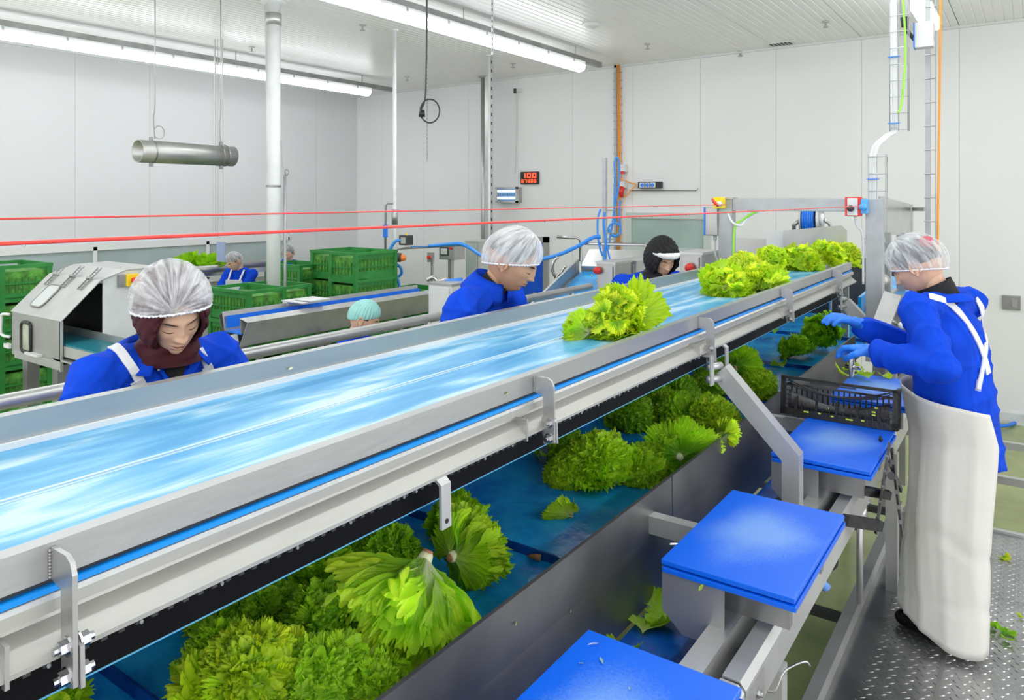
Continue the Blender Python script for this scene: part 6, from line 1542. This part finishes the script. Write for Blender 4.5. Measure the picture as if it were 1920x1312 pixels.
part('second_tube', MB().box((p.x+.05, p.y-.04, 0), (p.x+.14, p.y+.04, CEZ)), 'steel_light', t)
t, p = pole('perforated steel strip pole right of the wide grey column', 919, 10.2, .028, 'offwhite', 0, None, 'pole', cat='pole')
part('strip', MB().box((p.x+.03, p.y-.03, .6), (p.x+.065, p.y-.02, CEZ)), 'galv', t)
hm_ = mesh_of('slot_hole', MB().box((-.008, -.002, -.022), (.008, 0, .022)), 'dark')
z = 1.5
while z < CEZ: link('slot_hole', hm_, t, (.048, -.031, z)); z += .12
p = PD(923, 60, 6.4)
t = thing('hanging_strip', 'perforated strip hanging from the ceiling at the top centre', 'strip', (p.x, p.y, 3.75)); part('strip', MB().box((p.x-.010, p.y-.002, 3.75), (p.x+.010, p.y+.002, CEZ)), 'galv', t)
z = 3.78
while z < CEZ: part('slot_hole', MB().box((p.x-.004, p.y-.0035, z), (p.x+.004, p.y-.002, z+.02)), 'dark', t); z += .05
# chain with a looped black cable
p = PD(801, 100, 5.6)
t = thing('hanging_chain', 'thin chain hanging from the ceiling at the top centre left', 'chain', (p.x, p.y, PD(801, 300, 5.6).z))
lk = mesh_of('link', MB().tube([(.006*math.cos(k*PI/4), 0, .018*math.sin(k*PI/4)) for k in range(9)], .0022, 5), 'steel_worn')
z = PD(801, 300, 5.6).z; k = 0
while z < CEZ: o = link('link', lk, t, (0, 0, z-t.location.z)); o.rotation_euler = (0, 0, k*PI/2); z += .030; k += 1
D = 5.55; c = PD(806, 208, D); rr = 22/F*D; x_ = Vector((CC, SS, 0))
pts = [PD(800, -20, D), PD(800, 60, D), PD(799, 130, D), PD(797, 185, D)]
pts += [c+x_*rr*.82*math.cos(a_)+Vector((0, 0, rr*math.sin(a_))) for a_ in [PI-k*2*PI/16 for k in range(16)]]+[PD(793, 208, D)]
pts[0].z = CEZ
solid('looped_cable', MB().tube(smooth_path(pts, 4), .006, 6), 'dark', 'black cable ending in a loop on the hanging chain', 'cable', smooth=True)
solid('cable_plug', MB().tube([PD(791, 206, D), PD(791, 219, D)], [.02, .026], 10), 'black', 'black plug at the end of the looped cable', 'plug', smooth=True)
# wire ladder left of the white pipe
for k, (u, D) in enumerate(((403, 9.2), (408, 9.2), (417, 9.2))):
    p = PD(u, 373, D); solid('drop_wire', MB().tube([(p.x, p.y, h(.42)), (p.x, p.y, CEZ)], (.009, .006, .009)[k], 6), 'steel_light', ['leftmost of the three thin drop wires left of the white pipe', 'middle of the three thin drop wires left of the white pipe', 'rightmost of the three thin drop wires left of the white pipe'][k], 'wire', 'drop wires')
a = PD(407, 453, 9.3); b = PD(428, 490, 9.3)
t = thing('info_panel', 'small blue-grey panel on the drop wires above the distant woman', 'panel', (a.x, a.y, b.z)); part('sheet', MB().box((a.x, a.y-.01, b.z), (a.x+.17, a.y+.01, a.z), bev=.003), mat('panel_blue', (.33, .40, .62), .5), t)

# ================================================================== HOOD MACHINE AT THE LEFT
HX0, HX1 = -6.15, -5.38
Ya, Yb, Yc, Yd = 2.32, 2.60, 2.86, 3.02
t = thing('tunnel_machine', 'stainless machine with a sloped hood and small rounded windows at the left edge', 'machine', ((HX0+HX1)/2, Ya, 0))
zl, zf, zs, zt = 1.36, 1.67, 1.895, 1.985
part('front_panel', MB().box((HX0, Ya, zl), (HX1, Ya+.01, zf)), 'steel', t)
part('bottom_strip', MB().box((HX0+.06, Ya-.004, zl-.02), (HX1+.01, Ya+.006, zl+.035)), 'steel_light', t)
mb = MB(); mb.sheet([(Ya, zf), (Yb-.02, zs+.03), (Yb+.16, zt), (Yd, zt+.005)], .006, 'x', HX0-.015, HX1+.012); part('hood', mb, 'steel_light', t, label='pale sloped hood plate')
part('side_panel', MB().prism([(Yb, zl-.1), (Yd, zl-.1), (Yd, zt), (Yb+.16, zt), (Yb, zs+.035)], 'x', HX1-.006, HX1), 'offwhite', t)
part('side_panel', MB().prism([(Ya, zl), (Yd, zl), (Yd, zt), (Yb+.16, zt), (Yb-.02, zs+.03), (Ya, zf)], 'x', HX0, HX0+.006), 'steel', t)
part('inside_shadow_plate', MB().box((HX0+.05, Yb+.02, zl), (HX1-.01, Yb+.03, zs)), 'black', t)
part('corner_post', MB().box((HX1-.012, Ya, zl-.03), (HX1+.008, Ya+.016, zf)), 'steel_light', t)
part('inner_belt', MB().box((HX0+.1, Ya+.03, 1.50), (HX1+.9, Yb-.02, 1.51)), mat('dark_teal_belt', (.02, .20, .26), .3), t)
part('belt_guide', MB().box((HX0+.1, Yb-.03, 1.50), (HX1+.9, Yb-.02, 1.56)).box((HX1-.02, Ya+.02, 1.43), (HX1+.9, Ya+.03, 1.50)), 'steel_light', t)
part('drip_tray', MB().box((HX1-.1, Ya+.0, 1.40), (HX1+.5, Ya+.1, 1.41)), 'steel_light', t)
def rwin(c, du, dv, a, b, rim, pane_m, rimm='black'):
    pts = []; r0 = min(a, b)*.45
    for (sx, sy, st) in ((1, 1, 0), (-1, 1, 1), (-1, -1, 2), (1, -1, 3)):
        for k in range(5): an = (st+k/4)*PI/2; pts.append(c+du*(sx*(a-r0)+r0*math.cos(an))+dv*(sy*(b-r0)+r0*math.sin(an)))
    n_ = du.cross(dv).normalized(); pts.append(pts[0]); f_ = part('porthole_gasket', MB().tube([p for p in pts], rim, 8, False), rimm, t, True)
    mb = MB(); mb.add(pts[:-1]+[p-n_*.006 for p in pts[:-1]], [tuple(range(20)), tuple(range(39, 19, -1))]+[(i, 20+i, 20+(i+1) % 20, (i+1) % 20) for i in range(20)]); part('porthole_glass', mb, pane_m, f_)
gl = mat('milky_green_glass', (.42, .48, .36), .25, 0, .3, 6); gl2 = mat('milky_glass', (.58, .62, .62), .3)
rwin(Vector((HX0+.26, Ya-.006, 1.51)), Vector((1,0,0)), Vector((0,0,1)), .075, .105, .013, gl)
sl = (Vector((0, Yb-.02, zs+.03))-Vector((0, Ya, zf))).normalized()
rwin(Vector((HX0+.27, Ya, zf))+sl*.17+Vector((0, -.006, .008)), Vector((1,0,0)), sl, .095, .10, .006, gl2, 'steel_worn')
for x in (.12, .38, .64):
    c = Vector((HX0+x, Ya, zf))+sl*.36+Vector((0, -.003, .006)); mb = MB()
    nrm = Vector((1,0,0)).cross(sl)
    R_ = Matrix((Vector((1,0,0)), sl, nrm)).transposed().to_4x4(); R_.translation = c
    for dy in (-.055, .055): 
        for k in range(4): mb.box((-.025, dy-.042+k*.022, 0), (.025, dy-.042+k*.022+.004, .006), R_)
        mb.box((-.028, dy-.045, 0), (-.024, dy+.045, .008), R_); mb.box((.024, dy-.045, 0), (.028, dy+.045, .008), R_)
    mb.box((-.03, -.008, 0), (.03, .008, .018), R_); part('hinge', mb, 'steel_worn', t)
part('door_handle', MB().tube(smooth_path([(HX0-.005, Ya-.01, 1.65), (HX0-.09, Ya-.03, 1.645), (HX0-.10, Ya-.03, 1.60), (HX0-.10, Ya-.03, 1.50), (HX0-.005, Ya-.01, 1.485)], 4), .011, 8), 'offwhite', t, True)
part('latch', MB().box((HX0+.30, Ya-.035, 1.40), (HX0+.50, Ya, 1.415)), 'white', t)
part('latch', MB().box((HX0-.09, Ya-.02, 1.40), (HX0+.0, Ya+.01, 1.43)), 'white', t)
part('emergency_stop', MB().box((HX1-.0, Yb+.15, 1.87), (HX1+.05, Yb+.24, 1.955), bev=.005), 'yellow', t, label='yellow emergency stop housing')
part('stop_backplate', MB().box((HX1, Yb+.10, 1.87), (HX1+.03, Yb+.15, 1.955)), 'steel_worn', t)
part('stop_button', MB().tube([(HX1+.05, Yb+.195, 1.91), (HX1+.09, Yb+.195, 1.91)], .022, 12), 'red', t, True)
for x, y in ((HX0+.2, Ya+.05), (HX1-.1, Ya+.05), (HX0+.2, Yd-.1), (HX1-.1, Yd-.1)): part('leg', MB().box((x-.04, y-.04, 0), (x+.04, y+.04, zl)), 'steel_worn', t)
part('cross_rail', MB().box((HX0-2.4, Ya-.25, 1.20), (HX0+.2, Ya-.2, 1.24)).box((HX0-2.4, Ya-.25, 1.06), (HX0+.2, Ya-.2, 1.10)), 'offwhite', t)
part('tray_plate', MB().box((HX0-2.4, Ya-.2, 1.10), (HX0+.3, Ya-.19, 1.20)), 'steel_worn', t)
part('underframe', MB().box((HX0, Ya+.05, .95), (HX1+1.6, Ya+.12, 1.0)).box((HX0, Yd-.1, .95), (HX1+1.6, Yd-.05, 1.0)), 'steel_worn', t)

# ---------------------------------------------------------------- V-shaped chute conveyor behind the guard rail
QX, Q0, Q1 = -4.96, 3.35, 5.55
t = thing('chute_conveyor', 'V shaped stainless chute conveyor with a blue belt inside, behind the guard rail', 'conveyor', (QX, Q0, 0))
zt = 1.61
part('right_side', MB().sheet([(QX+.11, zt-.12), (QX+.10, zt-.008), (QX+.19, zt-.03), (QX+.09, zt-.22), (QX-.02, zt-.24)], .004, 'y', Q0, Q1), 'steel_light', t)
part('left_side', MB().sheet([(QX-.10, zt-.12), (QX-.13, zt+.02), (QX-.17, zt-.01), (QX-.10, zt-.22), (QX+.0, zt-.24)], .004, 'y', Q0, Q1), 'steel', t)
part('belt', MB().prism([(QX-.10, zt-.13), (QX+.10, zt-.13), (QX+.10, zt-.12), (QX-.10, zt-.12)], 'y', Q0+.01, Q1), 'blue_plastic', t)
part('belt_side', MB().box((QX-.105, Q0+.02, zt-.10), (QX-.095, Q1, zt-.008)), 'blue_plastic', t)
part('end_plate', MB().prism([(QX+.02, zt-.24), (QX+.07, zt-.24), (QX+.04, zt-.13), (QX+.0, zt-.14)], 'y', Q0-.02, Q0+.02), 'white', t)
part('under_pipe', MB().tube([(QX+.14, Q0-.05, zt-.28), (QX+.14, Q1+.2, zt-.28)], .015, 8).tube([(QX+.2, Q0-.3, zt-.36), (QX+.2, Q1+.2, zt-.33)], .02, 8), 'steel', t, True)
part('pipe_clamp', MB().box((QX+.10, 4.05, zt-.33), (QX+.18, 4.08, zt-.23)).box((QX+.10, 4.13, zt-.33), (QX+.18, 4.16, zt-.23)), 'steel_worn', t)
for y in (Q0+.15, Q1-.3): 
    for x in (-.1, .1): part('leg', MB().box((QX+x-.02, y, 0), (QX+x+.02, y+.04, zt-.24)), 'steel', t)
part('guide_plate', MB().prism([(4.9, zt-.30), (5.5, zt-.36), (5.5, zt-.52), (4.9, zt-.52)], 'x', QX+.55, QX+.56), 'steel_light', t)
solid('paper_pad', MB().box((QX-.20, 3.95, zt+.03), (QX+.08, 4.13, zt+.04), bev=.003).box((QX-.1, 4.0, zt+.045), (QX+.12, 4.2, zt+.055), bev=.003).box((QX-.18, 3.95, zt+.0), (QX-.12, 4.1, zt+.03)), 'white', 'white papers and tray lying on the chute at the foot of the white pipe', 'papers')

# ---------------------------------------------------------------- green crates
def crate_mesh(mat_name, Lx=.60, Ly=.40, H_=.29):
    """open lattice plastic crate: returns dict of meshes"""
    d = {}
    body = MB(); t_ = .012
    body.box((0, 0, 0), (Lx, Ly, .015))
    for (x0, x1, y0, y1) in ((0, Lx, 0, t_), (0, Lx, Ly-t_, Ly), (0, t_, 0, Ly), (Lx-t_, Lx, 0, Ly)):
        body.box((x0, y0, 0), (x1, y1, .05)); body.box((x0, y0, H_*.42), (x1, y1, H_*.47))
    for k in range(12):
        x = Lx*(k+.5)/12
        for y in (0, Ly-t_): body.box((x-.004, y+.003, .05), (x+.004, y+t_-.003, H_*.74))
    for k in range(8):
        y = Ly*(k+.5)/8
        for x in (0, Lx-t_): body.box((x+.003, y-.004, .05), (x+t_-.003, y+.004, H_*.62))
    for (x0, x1) in ((0, Lx),):
        for y in (0.004, Ly-.008): body.box((.03, y, H_*.74), (Lx-.03, y+.004, H_-.02)); body.box((.02, y, .05), (Lx-.02, y+.0015, H_*.30))
    d['body'] = mesh_of('body', body, mat_name)
    rim = MB(); o_ = .010
    for (x0, x1, y0, y1) in ((-o_, Lx+o_, -o_, t_), (-o_, Lx+o_, Ly-t_, Ly+o_), (-o_, t_, 0, Ly), (Lx-t_, Lx+o_, 0, Ly)): rim.box((x0, y0, H_-.03), (x1, y1, H_)); 
    for (x, y) in ((0, 0), (Lx-.03, 0), (0, Ly-.03), (Lx-.03, Ly-.03)): rim.box((x-.006, y-.006, 0), (x+.036, y+.036, H_-.01))
    d['rim'] = mesh_of('rim_and_corner_posts', rim, mat_name)
    lin = MB(); lin.box((t_+.004, t_+.004, .016), (Lx-t_-.004, Ly-t_-.004, H_*.80)); d['fill'] = mesh_of('contents', lin, M['crate_fill'])
    return d
M['crate_fill'] = mat('leafy_contents', (.09, .30, .04), .7, 0, .55, 16, .6, 30)
CRG = crate_mesh('crate'); CRO = crate_mesh('crate_olive')
proto = {}
def crate(p, rz, lab, kind='g', full=True, group=None, sc=1.0, turn=False):
    d = CRG if kind == 'g' else CRO
    if turn: p = (p[0]+.40*sc, p[1], p[2]); rz = PI/2
    t = thing('crate', lab, 'crate', p, rz, group); t.scale = (sc, sc, sc)
    link('body', d['body'], t); link('rim', d['rim'], t)
    if full: o = link('contents', d['fill'], t); o['label'] = 'leafy green contents of the crate'
    return t
H_ = .29
def stack(u, v, D, rz, n, lab, kind='g', full=True, topv=None, sc=1.0, offs=(0, 0), group=None, turn=False):
    """u,v: picture place of the top near corner"""
    p = PD(u, v, D); hz = H_*sc
    words = ['topmost', 'second from the top', 'third from the top', 'fourth from the top', 'fifth from the top', 'sixth from the top', 'seventh from the top']
    for k in range(n):
        z = p.z-hz*(k+1)
        if z < .02: break
        crate((p.x+offs[0], p.y+offs[1], z), rz, '%s, %s' % (lab, words[k]), kind, full, group or lab, sc, turn)
        last = z
    q = solid('pallet', MB().box((p.x-.05, p.y-.05, 0), (p.x+.65, p.y+.45, max(.03, last-.001))) if False else pallet_mb(p.x+offs[0]+(.4*sc if turn else 0), p.y+offs[1], last, PI/2 if turn else rz, sc), 'crate_olive', 'stand under the %s' % lab, 'pallet')
def pallet_mb(x, y, z, rz, sc):
    m4 = Matrix.Translation((x, y, 0)) @ Matrix.Rotation(rz, 4, 'Z'); mb = MB()
    mb.box((0, 0, z-.02), (.6*sc, .4*sc, z-.002), m4)
    for a_ in (0, .27, .54):
        for b_ in (0, .34): mb.box((a_*sc, b_*sc, 0), ((a_+.06)*sc, (b_+.06)*sc, z-.02), m4)
    return mb
# stacks: long side along X, near corner placed from the photograph
stack(583, 468, 8.55, 0, 6, 'green crates in the tall middle stack, left column', 'g', turn=True)
stack(618, 471, 7.85, 0, 6, 'green crates in the tall middle stack, front right column', 'g', turn=True)
stack(500, 492, 8.7, 0, 2, 'green crates beside the white pipe', 'g')
stack(505, 532, 9.0, 0, 5, 'olive crates beside the white pipe', 'o', False)
stack(392, 537, 6.9, 0, 4, 'green crates at the left behind the woman, front stack', 'g')
stack(452, 531, 7.6, 0, 4, 'green crates at the left behind the woman, rear stack', 'g')
stack(-52, 492, 6.6, 0, 6, 'green crates stacked at the left edge behind the hood machine', 'g')
stack(735, 538, 9.2, 0, 3, 'low green crates behind the blue hose bundle', 'g')
stack(20, 770, 4.6, 0, 2, 'green crates low behind the guard rail at the left edge', 'g')
# long sorting belt with rail and lettuce by the left wall
t = thing('rear_line', 'long grey conveyor line along the left wall where the distant workers stand', 'conveyor', (-9.2, 4, 0))
part('edge_tube', MB().tube([PD(150, 516, 9.0), PD(385, 505, 9.6), PD(500, 493, 10.6)], .05, 12), 'steel', t, True)
part('bed', MB().box((-9.9, 3.2, 1.48), (-8.9, 8.8, 1.54)), 'steel_light', t)
for y in (3.4, 5, 6.6, 8.4): part('leg', MB().box((-9.0, y, 0), (-8.94, y+.06, 1.48)), 'steel_worn', t); part('leg', MB().box((-9.86, y, 0), (-9.8, y+.06, 1.48)), 'steel_worn', t)
for i, (u, v, s_) in enumerate(((355, 495, 1.3), (382, 494, 1.2), (405, 493, 1.2))):
    p = PD(u, v, 9.9); head('l', ['left', 'middle', 'right'][i]+' of the three distant lettuces on the line by the left wall', p, p+Vector((.05, -.05, .05)), [('soft', 9, .3, 1.5, .9, 1.1, 0)], (1.1, 1.1, 1), 80+i, s_, 'distant lettuces', False, (1, 1, .5))
# blue hose bundle on the pole
for k, (dx, dy, w_) in enumerate(((-30, 60, 0), (-22, 68, 0), (-12, 72, 0), (6, 70, 0), (18, 62, 0), (28, 56, 0), (-38, 52, 0))):
    D = 8.3-.02*k; top = (722, 492)
    hose('wash_hose', 'strand %s of the blue wash hose bundle hung on the pole' % ['left of centre', 'near the centre left', 'at the centre', 'near the centre right', 'right of centre', 'at the far right', 'at the far left'][k], [(top[0], top[1], D), (top[0]+dx*.45, top[1]+14, D), (top[0]+dx*.85, top[1]+dy*.55, D), (top[0]+dx, top[1]+dy, D), (top[0]+dx+2, top[1]+dy+30, D)], .016, 'hose', D, 'hose', 'blue wash hoses')
hose('wash_hose', 'blue hose rising from the bundle to the grey tap fitting', [(722, 492, 8.3), (728, 478, 8.3), (734, 462, 8.3), (742, 452, 8.3), (752, 450, 8.3)], .018)
hose('wash_hose', 'blue hose loop right of the pole', [(738, 494, 8.3), (750, 500, 8.3), (753, 512, 8.3), (745, 520, 8.3)], .016)
solid('spray_gun', MB().tube([PD(727, 560, 8.2), PD(728, 545, 8.2), PD(728, 532, 8.2)], [.05, .04, .015], 12), 'blue_plastic', 'blue spray nozzle hanging in the hose bundle', 'nozzle', smooth=True)
a = PD(762, 451, 8.3)
t = thing('tap_fitting', 'dark grey valve body at the top of the blue hose', 'valve', a-Vector((0, 0, .06))); part('body', MB().box(a-Vector((.07, .05, .05)), a+Vector((.06, .05, .06)), bev=.01), 'dark', t); part('dial', MB().box(a+Vector((-.03, -.06, -.03)), a+Vector((.04, -.05, .04))), 'steel_light', t); part('knob', MB().tube([a+Vector((0, 0, .06)), a+Vector((0, 0, .085))], .012, 8), 'yellow', t)
solid('thin_pipe', MB().tube([PD(745, 466, 8.3), PD(905, 457, 8.5)], .014, 8), 'steel_light', 'thin horizontal steel pipe behind the man with a blue hose tied along it', 'pipe', smooth=True)
hose('air_hose', 'thin blue hose tied along the horizontal pipe', [(770, 462, 8.28), (800, 462, 8.3), (830, 459, 8.35), (862, 457, 8.4)], .008, 'hose', 8.3)
a = PD(756, 482, 8.2)
t = thing('motor', 'small grey motor with an orange end beside the pole', 'motor', a-Vector((0, 0, .05))); part('barrel', MB().tube([PD(738, 482, 8.2), PD(752, 483, 8.2)], .05, 14), 'dark', t, True); part('end_cap', MB().tube([PD(752, 483, 8.2), PD(761, 484, 8.2)], [.045, .025], 14), mat('orange_cap', (.9, .25, .05), .5), t, True)
# wall mounted controller
a, b = PD(823, 458, 8.9), PD(858, 486, 8.9)
t = thing('controller', 'grey controller with a dark screen and red button left of the man', 'controller', (a.x, a.y, b.z)); part('housing', MB().box((a.x, a.y, b.z), (a.x+.24, a.y+.2, a.z), bev=.008), 'steel', t)
part('screen', MB().box((a.x+.02, a.y-.006, b.z+.05), (a.x+.15, a.y, a.z-.03), bev=.004), 'dark', t); part('screen_glass', MB().box((a.x+.035, a.y-.01, b.z+.065), (a.x+.135, a.y-.006, a.z-.045)), gl2, t); part('button', MB().tube([(a.x+.19, a.y, a.z-.04), (a.x+.19, a.y-.02, a.z-.04)], .016, 10), 'red', t)
part('stand', MB().box((a.x+.1, a.y+.05, 0), (a.x+.15, a.y+.1, b.z)), 'steel', t)
a, b = PD(801, 473, 9), PD(813, 491, 9)
t = thing('isolator', 'small grey box with a red switch left of the grey controller', 'switch', (a.x, a.y, b.z)); part('plate', MB().box((a.x, a.y, b.z), (a.x+.09, a.y+.03, a.z)), 'steel_light', t); part('lever', MB().tube([(a.x+.04, a.y, (a.z+b.z)/2), (a.x+.04, a.y-.03, (a.z+b.z)/2)], .02, 10), 'red', t); part('stand', MB().box((a.x+.03, a.y+.03, 0), (a.x+.06, a.y+.05, a.z)), 'steel_light', t)
solid('blue_drum', MB().tube([PD(836, 530, 6.6), PD(868, 527, 6.6)], .032, 14), 'blue_plastic', 'blue plastic roll lying on top of the pale grey cabinet', 'roll', smooth=True)
solid('pipe_elbow', MB().tube(smooth_path([PD(800, 525, 7.0), PD(812, 520, 7.0), PD(822, 528, 7.0), PD(838, 522, 7.0)], 5), .022, 10), 'chrome', 'chrome pipe elbow behind the pale grey cabinet', 'pipe', smooth=True)

# ================================================================== BLACK FOLDING CRATE ON THE BOARDS AND ITS STAND
bx0, bx1, byy, bz = -.915, -.450, 3.36, h(.948)
t = thing('folding_crate', 'black plastic folding crate standing on edge at the back of the third cutting board', 'crate', ((bx0+bx1)/2, byy, bz))
T_ = Matrix.Translation((bx0, byy, bz)) @ Matrix.Rotation(math.radians(-6), 4, 'X'); W_ = bx1-bx0; Hh = .165; Dd = .10
mb = MB()
mb.box((0, 0, 0), (W_, Dd, .012), T_); mb.box((0, 0, Hh-.012), (W_, .014, Hh), T_); mb.box((0, 0, 0), (.02, .014, Hh), T_); mb.box((W_-.02, 0, 0), (W_, .014, Hh), T_)
mb.box((0, 0, .012), (W_, .012, .030), T_); part('frame', mb, 'black', t)
mb = MB()
n = 26
for i in range(n):                     # bowed inner panel
    x0, x1 = .03+(W_-.06)*i/n, .03+(W_-.06)*(i+1)/n
    za = lambda x: .105-.045*math.sin(PI*(x-.03)/(W_-.06))
    m2_ = [(x0, .012, .03), (x1, .012, .03), (x1, .004, za(x1)*.6+.02), (x0, .004, za(x0)*.6+.02), (x1, .02, za(x1)), (x0, .02, za(x0))]
    mb.add([T_ @ Vector(q) for q in m2_], [(0,1,2,3), (3,2,4,5)])
part('bowed_panel', mb, 'black', t, True)
for sgn, zz in ((0, .0), (1, .018), (2, .036)):
    mb = MB(); mb.tube([T_ @ Vector((.03+(W_-.06)*i/20, .006, .150-.018*sgn*.6-.045*math.sin(PI*i/20)*(1-.2*sgn))) for i in range(21)], .0035, 6); part('arched_rib', mb, 'black', t, True)
for i in range(15):
    x = .035+(W_-.07)*i/14; mb = MB(); mb.box((x-.0025, -.004, .012), (x+.0025, .012, .045), T_); part('rib', mb, 'black', t)
for i in range(5):
    x = .07+(W_-.14)*i/4; mb = MB(); mb.box((x-.004, -.006, .03), (x+.004, .008, .085), T_); part('strut', mb, 'black', t)
for z in (.045, .065, .085, .105, .125, .145):
    mb = MB(); mb.box((.018, -.003, z), (.045, .004, z+.004), T_); mb.box((W_-.05, -.003, z), (W_-.018, .004, z+.004), T_); mb.box((W_-.004, 0, z), (W_, Dd, z+.004), T_); part('side_grid', mb, 'black', t)
mb = MB(); mb.box((.12, .004, .128), (W_-.16, .010, .136), T_); mb.box((.12, .004, .145), (W_-.16, .010, .150), T_); part('handle_slot', mb, 'dark', t)
mb = MB()
for k in range(9): mb.box((W_-.006, .01+k*.010, 0), (W_, .013+k*.010, Hh*.93), T_); 
for k in range(20): mb.box((.02+k*.022, Dd-.006, 0), (.026+k*.022, Dd, Hh*.7), T_)
mb.box((W_-.012, 0, Hh-.014), (W_, Dd, Hh), T_); mb.box((0, Dd-.01, Hh*.7), (W_, Dd, Hh*.75), T_)
part('rear_grid', mb, 'black', t)
mb = MB(); random.seed(4)
for k in range(8): x = random.uniform(.05, W_-.04); mb.box((x, -.0055, random.choice((.018, .02, .05))), (x+random.uniform(.008, .022), -.004, .026 if k % 2 else .058), T_)
mbs = MB()
for i, (x, z, w_) in enumerate(((.10, .02, .022), (.16, .022, .01), (.21, .018, .012), (.27, .016, .028), (.33, .02, .012), (.20, .05, .004), (.37, .05, .014), (.37, .062, .014), (.38, .08, .012))): mbs = MB().box((x, -.0055, z), (x+w_, -.004, z+.006), T_); part('leaf_bit', mbs, M.setdefault('leaf_bit', mat('leaf_bit', (.55, .68, .08), .5)) if 'leaf_bit' not in M else 'leaf_bit', t)
# black perforated folding legs to the right of it
t = thing('folding_stand', 'black perforated folding legs hanging between the boards and the right worker', 'stand', (-.44, 3.1, h(1.5)))
def legbar(a, b, w_=.028):
    f_ = part('leg_bar', MB().bar(a, b, .008, w_, up=(0, 1, 0)), 'black', t); d_ = (b-a)
    for k in range(5): p = a+d_*(.15+.17*k); mb = MB(); mb.box(p+Vector((-.006, -.016, -.008)), p+Vector((.006, -.0145, .008))); part('slot_hole', mb, 'steel_worn', f_)
legbar(PD(1668, 830, 2.75), PD(1642, 1000, 2.62)); legbar(PD(1672, 840, 2.80), PD(1692, 1004, 2.75)); legbar(PD(1650, 820, 2.9), PD(1690, 920, 2.9))
part('pivot', MB().tube([PD(1671, 892, 2.70), PD(1671, 892, 2.78)], .014, 12), 'dark', t)
part('cross_arm', MB().bar(PD(1585, 975, 2.55), PD(1650, 985, 2.6), .03, .035), 'black', t); part('cross_arm', MB().bar(PD(1612, 918, 2.7), PD(1668, 928, 2.7), .025, .03), 'black', t)
part('pipe', MB().tube([PD(1612, 935, 2.9), PD(1612, 1130, 2.9)], .012, 8), 'steel', t, True)
t = thing('steel_canister', 'steel cylinder under the outer rail behind the middle board', 'canister', PD(1605, 990, 2.9)); part('body', MB().tube([PD(1603, 985, 2.95), PD(1603, 935, 2.95)], .045, 20), 'chrome', t, True); part('flange', MB().tube([PD(1603, 937, 2.95), PD(1603, 932, 2.95)], .055, 20), 'steel', t, True)
solid('scraper_tool', MB().tube([PD(1528, 1078, 2.55), PD(1540, 1090, 2.55), PD(1550, 1102, 2.55)], [.014, .012, .016], 10), 'board', 'dark blue tool end sticking out under the black bucket', 'tool', smooth=True)
# blue floor hose at the right edge
solid('floor_hose', MB().tube(smooth_path([PZ(1868, 797, .03), PZ(1890, 797, .03), PZ(1920, 785, .05), PY(1960, 770, 8.9)], 6), .02, 8), 'blue_plastic', 'blue hose on the floor by the back wall at the right edge', 'hose', smooth=True)
# round hand wheel beside the scraps
c = PD(1597, 688, 3.55); t = thing('hand_wheel', 'small round clamp wheel at the end of the trough wall near the blue gloves', 'wheel', c-Vector((0, 0, .05)))
part('wheel', MB().tube([c+Vector((.0, .045*math.cos(2*PI*k/20), .045*math.sin(2*PI*k/20))) for k in range(21)], .006, 8), 'steel', t, True); part('spindle', MB().tube([c-Vector((.03, 0, 0)), c+Vector((.04, 0, 0))], .010, 8), 'chrome', t, True)
part('spokes', MB().tube([c-Vector((0, .045, 0)), c+Vector((0, .045, 0))], .004, 6).tube([c-Vector((0, 0, .045)), c+Vector((0, 0, .045))], .004, 6), 'chrome', t, True)
